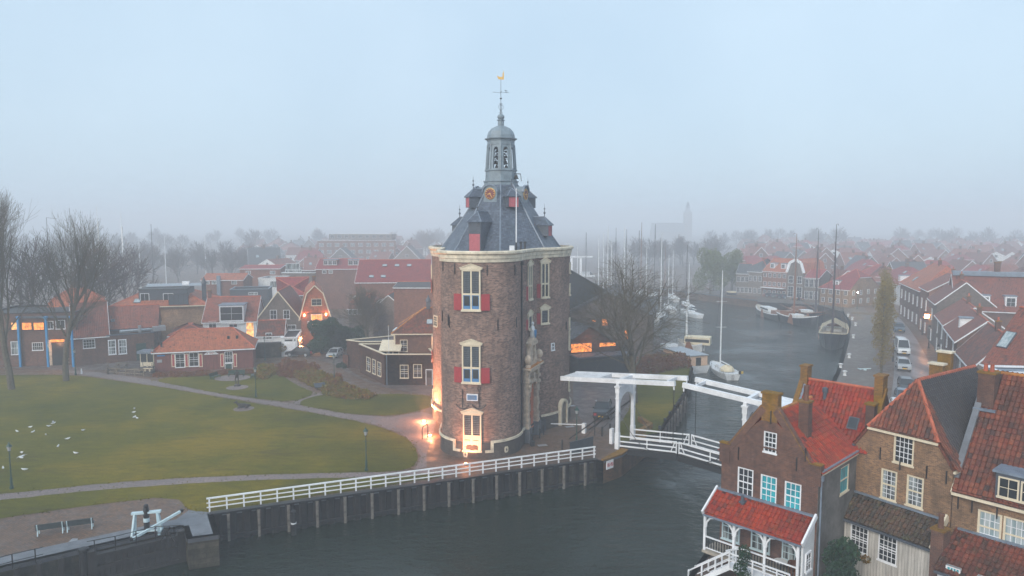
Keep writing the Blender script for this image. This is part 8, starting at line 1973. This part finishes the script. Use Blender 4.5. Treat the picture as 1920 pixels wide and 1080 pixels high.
barge('long blue-white railed barge with tall reddish mast at the far quay', V2(wp(1532, 615)), V2(wp(1466, 601)), 'car_black', 'white', 22.8, 'varnish', False, 4.8, 2.0, mx=-.15)
barge('dark sailing barge moored behind the long blue-white one', V2(wp(1543, 606)), V2(wp(1488, 592)), 'car_black', 'varnish', 24.0, 'mast_dark', False, 4.6, 2.0, mx=.25)
t = barge('white motor cruiser barge with low cabin left of the long barge', V2(wp(1420, 586)), V2(wp(1468, 603)), 'car_black', 'white', None, canvas=False, B=4.0, H=1.5); MB().box(-2, 4, -1.2, 1.2, 1.5, 2.6).build('cabin', 'render_white', t); MB().box(-1.9, 3.9, -1.23, 1.23, 1.95, 2.35).build('cabin_windows', 'glass', t)
t = barge('small white-hulled barge with cream wheelhouse at the far left quay', V2(wp(1420, 574)), V2(wp(1352, 562)), 'render_white', 'white', None, canvas=False, B=4.2, H=1.3); MB().box(-5, -2.4, -1.2, 1.2, 1.3, 3.4).build('wheelhouse', 'canvas', t); MB().box(-4.9, -2.3, -1.23, 1.23, 2.3, 3.0).build('windows', 'glass', t)
t = barge('grey barge at the far quay below the willows', V2(wp(1357, 560)), V2(wp(1303, 552)), 'car_grey', 'galv', 16, 'mast_dark', False, 4.2, 1.2)
def yacht(label, loc, rz, L=10, mast=13, col='render_white', mc='alu', B=3.2, group=None, boomcol='alu'):
    t = thing('sailing_yacht', label, 'boat', (loc.x, loc.y, WZ), rz, group); hull('hull', L, B, 1.05, .5, [col, 'varnish' if col != 'render_white' else 'render_white', 'render_white'], t, sheer=.35, stern=.72)
    m = MB(); m.add([(x, y, z) for x, w_, z in ((-L * .12, 1.0, .95), (L * .22, .7, .95), (-L * .1, .8, 1.55), (L * .14, .5, 1.45)) for y in (-w_, w_) for z in (z,)], [(0, 1, 3, 2), (4, 6, 7, 5), (0, 2, 6, 4), (1, 5, 7, 3), (0, 4, 5, 1), (2, 3, 7, 6)]); m.build('cabin', 'render_white', t)
    m = MB().tube((L * .1, 0, 1), (L * .1, 0, mast), .13 if mast < 17.6 else .17, .08, 6); 
    for z in (.45, .7): m.tube((L * .1, -.9, mast * z), (L * .1, .9, mast * z), .03, .03, 4)
    m.build('mast', mc, t); MB().tube((L * .1, 0, 2.1), (-L * .32, 0, 2.2), .11, .1, 6).build('boom', boomcol, t)
    r = MB()
    for a, b in (((L * .49, 0, 1.3), (L * .1, 0, mast * .97)), ((-L * .49, 0, 1.2), (L * .1, 0, mast)), ((L * .08, -B * .48, 1.1), (L * .1, 0, mast * .9)), ((L * .08, B * .48, 1.1), (L * .1, 0, mast * .9))): r.tube(a, b, .014, .014, 3, caps=False)
    for s in (-1, 1): r.path([V((x * L, s * B * .44 * (1 if x < .2 else .6), 1.65)) for x in (-.48, -.2, .1, .35)], .018, 3)
    for x in (-.48, -.3, -.1, .1, .3):
        for s in (-1, 1): r.tube((x * L, s * B * .43, 1.05), (x * L, s * B * .43, 1.65), .018, .018, 3)
    r.build('rigging_and_rails', 'black', t); return t
ys = G(1373, 713, WZ); yb = G(1335, 690, WZ); ya = math.atan2((yb - ys).y, (yb - ys).x); yc = ys + (yb - ys).normalized() * 4.8; t = yacht('white sailing yacht with tall grey mast, stern towards the drawbridge', yc, ya, 10, 17.5, B=3.5)
MB().lathe([(1.15, 0), (1.1, .35), (.8, .75), (.3, .95)], (-2.4, 0, 1.1), 12).build('spray_hood', 'canvas', t); MB().cbox((-5.1, -1.1, 1.35), .3, .3, .6).build('outboard', 'black', t); MB().cbox((-5.0, -1.5, 1.3), .2, .35, .4).build('life_buoy', 'bin_yellow', t)
m = MB()
for k in range(5): m.box(-5.03, -4.99, -.25, .25, -.1 + k * .22, -.06 + k * .22)
m.build('stern_ladder', 'black', t)
hb_ = thing('houseboat', 'peach and white houseboat beside the sailing yacht under the bare tree', 'boat', G(1272, 686, WZ), 1.9)
hull('hull', 14, 4.4, 1.1, .3, ['render_white', 'varnish', 'wood_pale'], hb_, sheer=.8, stern=.8); M['peach'] = m_plain('peach_paint', (.62, .42, .29), .5, .1)
MB().box(-6.2, 2.2, -1.8, 1.8, 1.0, 2.9).build('cabin', 'peach', hb_); MB().box(-6.4, 2.4, -1.95, 1.95, 2.91, 3.05).build('cabin_roof', 'galv', hb_); MB().box(2.3, 4.2, -1.3, 1.3, 1.0, 3.5).build('wheelhouse', 'render_white', hb_)
for x in (-5, -3.2, -.2): MB().box(x - .5, x + .5, -1.84, 1.84, 1.7, 2.4).build('window', 'glass', hb_)
MB().box(-1.9, -1.1, -1.83, 1.83, 1.05, 2.7).build('door', 'black', hb_); MB().box(-6.23, -6.2, -.5, .5, 1.1, 2.6).build('door', 'black', hb_)
t = barge('white and cream motor barge with flat cabin behind the peach houseboat', V2(wp(1270, 655)), V2(wp(1310, 680)) + V((4, 12, 0)), 'render_white', 'white', 11, 'alu', False, 4, 1.4, pen=False, boom=False); MB().box(-4, 1, -1.4, 1.4, 1.4, 2.9).build('cabin', 'canvas', t); MB().box(-3.8, .8, -1.43, 1.43, 1.9, 2.5).build('cabin_windows', 'glass', t)
ry = random.Random(5); MS = ((1084, 552, 455, 'alu'), (1096, 566, 436, 'mast_dark'), (1122, 588, 441, 'alu'), (1131, 585, 436, 'alu'), (1137, 575, 423, 'alu'), (1144, 570, 450, 'alu'), (1154, 560, 427, 'mast_dark'), (1170, 588, 425, 'alu'), (1174, 560, 430, 'mast_dark'), (1195, 575, 432, 'mast_dark'), (1200, 560, 417, 'varnish'), (1209, 590, 462, 'alu'), (1225, 566, 420, 'mast_dark'), (1237, 605, 436, 'alu'), (1254, 590, 478, 'alu'), (1288, 585, 459, 'mast_dark'), (1294, 600, 492, 'alu'), (1262, 570, 470, 'alu'), (1247, 558, 462, 'varnish'))
for i, (x, y, ty, mc) in enumerate(MS):
    p = G(x, y - 8, WZ); h = S(x, ty, p.y).z - WZ; side = 'bare aluminium' if mc == 'alu' else ('dark' if mc == 'mast_dark' else 'brown')
    yacht('yacht with %s mast in the misty marina behind the sheds' % side, p, ry.choice((1.2, 1.5, 1.75, -1.5)), ry.uniform(11, 15), h, 'render_white' if i % 3 else 'car_blue', mc, group='yachts in the misty marina with %s masts' % side)
for i, (x, ty, Y, mc) in enumerate(((87, 408, 240, 'mast_dark'), (130, 390, 260, 'mast_dark'), (152, 425, 250, 'mast_dark'), (181, 385, 230, 'alu'), (226, 398, 225, 'alu'), (283, 420, 240, 'mast_dark'), (203, 452, 230, 'alu'), (260, 450, 240, 'alu'), (308, 442, 260, 'alu'), (383, 432, 300, 'alu'))):
    p = S(x, ty, Y); t = thing('harbour_mast', ('tall white mast with furled sail' if x in (181, 226) else 'thin %s mast' % ('grey' if mc == 'alu' else 'dark')) + ' rising from the misty trees at the left, ' + ('first', 'second', 'third', 'fourth', 'fifth', 'sixth', 'seventh', 'eighth', 'ninth', 'farthest right')[i], 'mast', (p.x, p.y, 0))
    MB().tube((0, 0, 0), (0, 0, p.z), .16, .08, 6).tube((-.9, 0, p.z * .85), (.9, 0, p.z * .85), .04).build('pole', mc, t)
    if x in (181, 226): MB().tube((.25, 0, p.z * .55), (.25, 0, p.z * .83), .3, .22, 8).build('furled_sail', 'render_white', t)
    elif i == 0: MB().tube((0, 0, p.z), (3.5, 0, p.z - .4), .06).build('pennant', mc, t)
# ------------------------------------------------------------------ trees and shrubs
def bare_tree_meshes(seed, H, r0, fork, spread, lv, twig=.012, sides=3, up=.5, mats=('bark', 'bark'), droop=0.0):
    rnd = random.Random(seed); TM, CM = MB(), MB()
    def ring(mb, p, d, r, n):
        x = d.orthogonal().normalized(); y = d.cross(x); o = len(mb.v)
        for i in range(n): a = 2 * PI * i / n; q = p + x * (r * math.cos(a)) + y * (r * math.sin(a)); mb.v.append((q.x, q.y, q.z))
        return o
    def branch(p, d, L, r, level):
        nseg = 5 if level == 0 else (4 if level < 3 else 3); mb = TM if level <= 1 else CM; n = 8 if level == 0 else (6 if level == 1 else (4 if level == 2 else 3)); pr = ring(mb, p, d, r, n); pts = [(p, d, r)]
        for k in range(nseg):
            wob = .09 if level == 0 else .2
            d = (d + V((rnd.uniform(-wob, wob), rnd.uniform(-wob, wob), rnd.uniform(-wob, wob) * .6 + (up * .12 if level else 0) - droop * (level > 2) * .2))).normalized()
            p = p + d * (L / nseg); rr = max(r * (1 - (k + 1) / nseg * (.55 if level < lv else .7)), twig)
            q = ring(mb, p, d, rr, n)
            for i in range(n): j = (i + 1) % n; mb.f.append((pr + i, pr + j, q + j, q + i)); mb.mi.append(0)
            pr = q; pts.append((p, d, rr))
        if level >= lv: return
        nc = lvn[level]
        for c in range(nc):
            f = (fork + (1 - fork) * (c + .7) / nc) if level == 0 else (.22 + .78 * (c + rnd.uniform(.2, 1)) / nc); x = min(f * nseg, nseg - .001); i = int(x); a, b = pts[i], pts[i + 1]; pp = a[0].lerp(b[0], x - i); dd = a[1]
            az = c * 2.4 + rnd.uniform(-.5, .5) if level == 0 else rnd.uniform(0, 2 * PI); o1 = dd.orthogonal().normalized(); o1 = (Matrix.Rotation(az, 3, dd) @ o1)
            ang = spread * rnd.uniform(.75, 1.2) * (1.0 if level else (1.15 - .5 * f)); nd = (dd * math.cos(ang) + o1 * math.sin(ang)).normalized()
            Ls = L * (rnd.uniform(.5, .72) if level else rnd.uniform(.48, .62) * (1.25 - .35 * f)); branch(pp, nd, Ls, max(b[2] * rnd.uniform(.5, .68), twig), level + 1)
        branch(pts[-1][0], pts[-1][1], L * .5, pts[-1][2], level + 1)
    lvn = [9, 7, 6, 5, 4, 3]
    branch(V((0, 0, -.2)), V((0, 0, 1)), H * .62, r0, 0)
    return TM.mesh('trunk', mats[0], uv=False), CM.mesh('crown', mats[1], uv=False)
def tree(label, loc, meshes, rz=0, s=1, group=None, name='bare_tree'):
    t = thing(name, label, 'tree', loc, rz, group); link('trunk', meshes[0], t); link('crown', meshes[1], t); t.scale = s if isinstance(s, tuple) else (s,) * 3; return t
bt1 = bare_tree_meshes(4, 24.5, .62, .34, .52, 4, .013, up=1.0); bt2 = bare_tree_meshes(9, 21.5, .55, .38, .56, 4, .013, up=.9)
tree('tallest bare tree at the left edge of the lawn', G(22, 730), bt1, .3, (.76, .76, .97)); tree('second bare tall tree, right of the tallest one on the lawn edge', G(124, 714), bt2, 1.2, (.8, .8, .97))
bt3 = bare_tree_meshes(12, 15.5, .42, .22, .75, 4, .011, up=.55, droop=.6); tree('broad bare tree with drooping twigs on the canal lawn behind the bridge', G(1188, 755), bt3, .5, (1.3, 1.3, 1.05))
bt5 = bare_tree_meshes(31, 13, .3, .25, .65, 4, .02, up=.6, mats=('bark', 'bark')); tree('bare garden tree between the evergreen bush and the brick extension', G(692, 660), bt5, 0, .8)
bt4 = bare_tree_meshes(17, 15, .32, .2, .62, 3, .055, up=.6, mats=('bark_far', 'twig_far')); bt6 = bare_tree_meshes(23, 15, .32, .22, .7, 3, .05, up=.5, mats=('bark_far', 'twig_far'))
tree('bare tree right of the second tall tree, behind the sash-windowed house', G(198, 640), bt4, 1, 1.15); tree('bare tree in the gap between the two tall lawn trees', G(70, 650), bt6, 2, 1.2); tree('bare tree behind the long orange ridge roof', G(235, 612), bt6, .4, 1.1)
rt = random.Random(8); ft = 0; first_ = None
def far_trees(x0, x1, Y0, Y1, n, smin, smax, label, group):
    for k in range(n):
        Y = rt.uniform(Y0, Y1); x = (rt.uniform(x0, x1) - 960) / F * Y; s = rt.uniform(smin, smax); t = tree(label, (x, Y, 0), rt.choice((bt4, bt6)), rt.uniform(0, 6), (s * 1.15, s * 1.15, s), group)
far_trees(250, 490, 280, 380, 20, .65, .95, 'bare tree in the misty brown grove behind the left-hand roofs', 'grove behind the left-hand roofs')
far_trees(-40, 300, 270, 420, 15, .7, 1.0, 'bare tree in the misty wood behind the blue-post building', 'misty wood at the far left')
far_trees(-60, 900, 480, 720, 34, .9, 1.2, 'faint bare tree on the left horizon', 'tree line on the left horizon')
far_trees(1080, 1420, 330, 430, 13, .75, 1.05, 'bare tree in the mist beyond the marina', 'trees beyond the marina')
far_trees(1300, 1980, 560, 760, 30, .9, 1.2, 'faint bare tree above the distant roofs on the right', 'tree line above the distant roofs')
def m_leaf(name, cols, rough=.8):
    t = NT(name); n = t.noise(1.1, 4, .7, t.coord('World')); f = t.noise(9, 2, .6, t.coord('World')); c = t.ramp(n.outputs[0], [(.3, cols[0]), (.5, cols[1]), (.7, cols[2])]); t.base(t.pump(t.mix(.6, c, t.ramp(f.outputs[0], [(.3, (.25,) * 3), (.7, (.75,) * 3)]), 'OVERLAY'), 1.15, 1.2)).rough(rough); t.p.inputs['Specular IOR Level'].default_value = .2; return t.m
M['evergreen'] = m_leaf('evergreen_leaf', ((.012, .028, .018), (.02, .045, .025), (.035, .06, .03))); M['poplar'] = m_leaf('poplar_leaf', ((.12, .085, .035), (.18, .135, .05), (.22, .18, .07))); M['willow'] = m_leaf('willow_leaf', ((.09, .10, .05), (.12, .12, .05), (.10, .13, .06)))
M['bed'] = m_leaf('autumn_shrub_leaf', ((.14, .055, .03), (.15, .11, .03), (.085, .11, .03))); M['bedred'] = m_leaf('red_shrub_leaf', ((.10, .035, .025), (.14, .06, .03), (.12, .09, .03))); M['vine'] = m_leaf('vine_leaf', ((.30, .09, .02), (.16, .09, .02), (.05, .06, .02)))
def leaves(mb, c, rad, n, size, rnd, shell=.55):
    for _ in range(n):
        while True:
            p = V((rnd.uniform(-1, 1), rnd.uniform(-1, 1), rnd.uniform(-1, 1)))
            if p.length <= 1: break
        if p.length > 0: p = p.normalized() * (p.length ** shell)
        q = V((c[0] + p.x * rad[0], c[1] + p.y * rad[1], c[2] + p.z * rad[2])); a = V((rnd.gauss(0, 1), rnd.gauss(0, 1), rnd.gauss(0, 1))).normalized(); b = a.orthogonal().normalized(); c2 = a.cross(b); s = size * rnd.uniform(.6, 1.3); o = len(mb.v)
        for u, v in ((-s, -s * .6), (s, -s * .6), (s * .8, s * .6), (-s, s * .5)): w_ = q + b * u + c2 * v; mb.v.append((w_.x, w_.y, w_.z))
        mb.f.append((o, o + 1, o + 2, o + 3)); mb.mi.append(0)
def bush(label, loc, blobs, mat, size=.12, dens=260, name='shrub', cat='shrub', trunk=None, seed=1):
    rnd = random.Random(seed); t = thing(name, label, cat, loc); m = MB()
    for c, r in blobs: leaves(m, c, r, int(dens * r[0] * r[1] ** .5 * r[2] ** .5 + 60), size, rnd)
    m.build('foliage', mat, t, uv=False)
    if trunk: k = MB(); [k.tube((x, y, 0), (x * 1.2, y * 1.2, trunk), .14, .05, 6) for x, y in ((0, 0), (.3, .1), (-.2, .2))]; k.build('trunk', 'bark', t)
    return t
rb_ = random.Random(4)
def blobs(n, sx, sy, h, r): return [((rb_.uniform(-sx, sx), rb_.uniform(-sy, sy), rb_.uniform(r * .6, max(h - r, r * .7))), (r * rb_.uniform(.7, 1.2),) * 2 + (r * rb_.uniform(.7, 1.1),)) for _ in range(n)]
bush('dense dark evergreen bush between the garage and the silver car', G(612, 664), blobs(20, 1.7, 1.5, 6.6, 1.3), 'evergreen', .13, 520, trunk=2, seed=2); bush('lower dark evergreen bush right behind the silver car', G(655, 655), blobs(16, 2.6, 1.2, 4.8, 1.2), 'evergreen', .13, 420, trunk=1.5, seed=3)
bush('small olive shrub by the stone garden wall', G(524, 668), blobs(6, .9, .6, 2.6, .7), 'bed', .1, 500, trunk=1, seed=4); bush('small dark shrub at the low gate wall', G(642, 690), blobs(3, .6, .4, 1, .4), 'evergreen', .08, 600, seed=9)
for i, (x, y, sc) in enumerate(((1652, 700, 1.0), (1656, 665, 1.0), (1655, 636, .95), (1656, 612, .95))):
    p = G(x, y); bl = [((rb_.uniform(-.5, .5), rb_.uniform(-.5, .5), z), (1.1 * (1 - abs(z - 8) / 16), 1.1 * (1 - abs(z - 8) / 16), 1.1)) for z in [2.2 + k * .62 for k in range(19)]]
    t = bush('slender brown-leaved poplar on the quay, %s in the row' % ('nearest', 'second', 'third', 'farthest')[i], p, bl, 'poplar', .075, 260, 'poplar_tree', 'tree', None, 20 + i); t.scale = (sc * 1.35, sc * 1.35, sc)
    k = MB().tube((0, 0, -.1), (0, 0, 13.5), .16, .03, 6); rk = random.Random(i)
    for q in range(46): z = rk.uniform(1.5, 12); a = rk.uniform(0, 6.3); L_ = rk.uniform(1, 2.4); k.tube((0, 0, z), (math.cos(a) * L_ * .42, math.sin(a) * L_ * .42, z + L_), .03, .008, 3)
    k.build('trunk', 'bark', t, uv=False)
for x, y, w_, lb in ((1332, 556, 5.5, 'pale green willow beyond the barges, left of the pair'), (1372, 552, 4.5, 'pale green willow beyond the barges, right of the pair')):
    bush(lb, G(x, y - 4), [((rb_.uniform(-w_ * .6, w_ * .6), rb_.uniform(-2, 2), rb_.uniform(4, 12.5)), (w_ * .45, w_ * .45, 3.2)) for _ in range(14)], 'willow', .2, 60, 'willow_tree', 'tree', 5, 40)
def bed(label, poly, h, mat, n, seed, size=.1):
    rnd = random.Random(seed); pts = gp(poly); xs = [p[0] for p in pts]; ys_ = [p[1] for p in pts]; m = MB(); c = 0
    while c < n:
        x, y = rnd.uniform(min(xs), max(xs)), rnd.uniform(min(ys_), max(ys_))
        if not inside(x, y, pts): continue
        hh = h * (.55 + .45 * math.sin(x * 1.7 + seed) * math.cos(y * 1.3)); leaves(m, (x, y, hh * .6), (.28, .28, hh * .45 + .06), 7, size, rnd); c += 1
    o = m.build('shrub_bed', mat, uv=False); tag(o, label, 'shrub bed'); return o
bed('wide bed of low yellow-green shrubs in front of the curving road', [(548, 705), (575, 692), (600, 700), (640, 716), (612, 735), (585, 726), (560, 712)], .8, 'bed', 1500, 1); bed('russet shrubs at the upper left of the shrub bed near the bench', [(515, 697), (530, 681), (565, 680), (600, 690), (585, 702), (548, 710), (525, 706)], .95, 'bedred', 1100, 2)
bed('shrub bed of russet and green plants right of the information panel', [(602, 724), (632, 715), (660, 726), (706, 742), (690, 750), (640, 748), (606, 742)], .8, 'bed', 1300, 3); bed('russet tuft of shrubs beside the lantern post at the road', [(610, 720), (632, 706), (642, 714), (630, 726)], .9, 'bedred', 260, 4)
bed('low green and brown planting along the front of the red pavilion', [(284, 708), (292, 700), (420, 697), (476, 694), (478, 702), (440, 703), (330, 708)], .5, 'bedred', 900, 5, .08); bed('greenish bushes between the pavilion and the russet bed', [(478, 702), (486, 690), (512, 688), (520, 700), (500, 712), (480, 712)], 1.0, 'bed', 500, 6)
bed('dark tangled undergrowth at the foot of the broad bare tree', [(1180, 690), (1210, 672), (1290, 672), (1296, 690), (1240, 700), (1200, 712)], 1.5, 'bedred', 900, 7, .12)
q = R1.Mw @ V((R1.W + 1.1, .8, 0)); bush('dark evergreen creeper climbing between the grey side wall and the white lean-to', (q.x, q.y, 0), [((rb_.uniform(-.7, .7), rb_.uniform(-.8, .5), z), (.6, .6, .7)) for z in (.6, 1, 1.5, 2, 2.5, 3.0, 3.4) for _ in (0, 1)], 'evergreen', .07, 900, 'creeper', 'creeper', seed=50)
q = R1.Mw @ V((3.2, -3.0, 0)); bush('tall thin dark shrub in front of the verandah stair', (q.x, q.y, -.8), [((rb_.uniform(-.2, .2), rb_.uniform(-.2, .2), z), (.38, .38, .5)) for z in (.5, 1, 1.5, 2, 2.5, 3, 3.5)], 'evergreen', .05, 1400, 'shrub', 'shrub', seed=51)
q = R2.Mw @ V((1.6, -2.2, 0)); bush('orange autumn vine trailing below the two many-paned windows', (q.x, q.y, 0), [((-1.2 + k * .45, rb_.uniform(-.2, .2), 2.0 - k * .12), (.32, .2, .28)) for k in range(9)], 'vine', .05, 1300, 'vine', 'creeper', seed=52)
q = R1.Mw @ V((-.4, 1.0, 0)); bush('small dark bush at the water side corner of the verandah roof', (q.x, q.y, 0), [((-.3, 0, 4.2), (.4, .4, .5)), ((-.2, .2, 3.4), (.4, .4, .6))], 'evergreen', .05, 900, seed=53)
# fallen grass tufts and worn marks along the lower lawn
rg = random.Random(77); m = MB()
for _ in range(2200):
    b_ = rg.choice((LAWN1, LAWN1, LAWN2, LAWN4, LAWN5, LAWN3)); i = rg.randrange(len(b_)); p = V(b_[i]).lerp(V(b_[(i + 1) % len(b_)]), rg.random()) + V((rg.gauss(0, .3), rg.gauss(0, .3)))
    if p.y > 140 or p.y < 40: continue
    a = rg.uniform(0, 3.1); s = rg.uniform(.03, .08); h = rg.uniform(.03, .09); dx, dy = math.cos(a) * s, math.sin(a) * s
    m.add([(p.x - dx, p.y - dy, .02), (p.x + dx, p.y + dy, .02), (p.x + dx * .6, p.y + dy * .6, .03 + h), (p.x - dx * .5, p.y - dy * .5, .03 + h * .8)], [(0, 1, 2, 3)])
o = m.build('grass', 'grass', uv=False); o['kind'] = 'stuff'
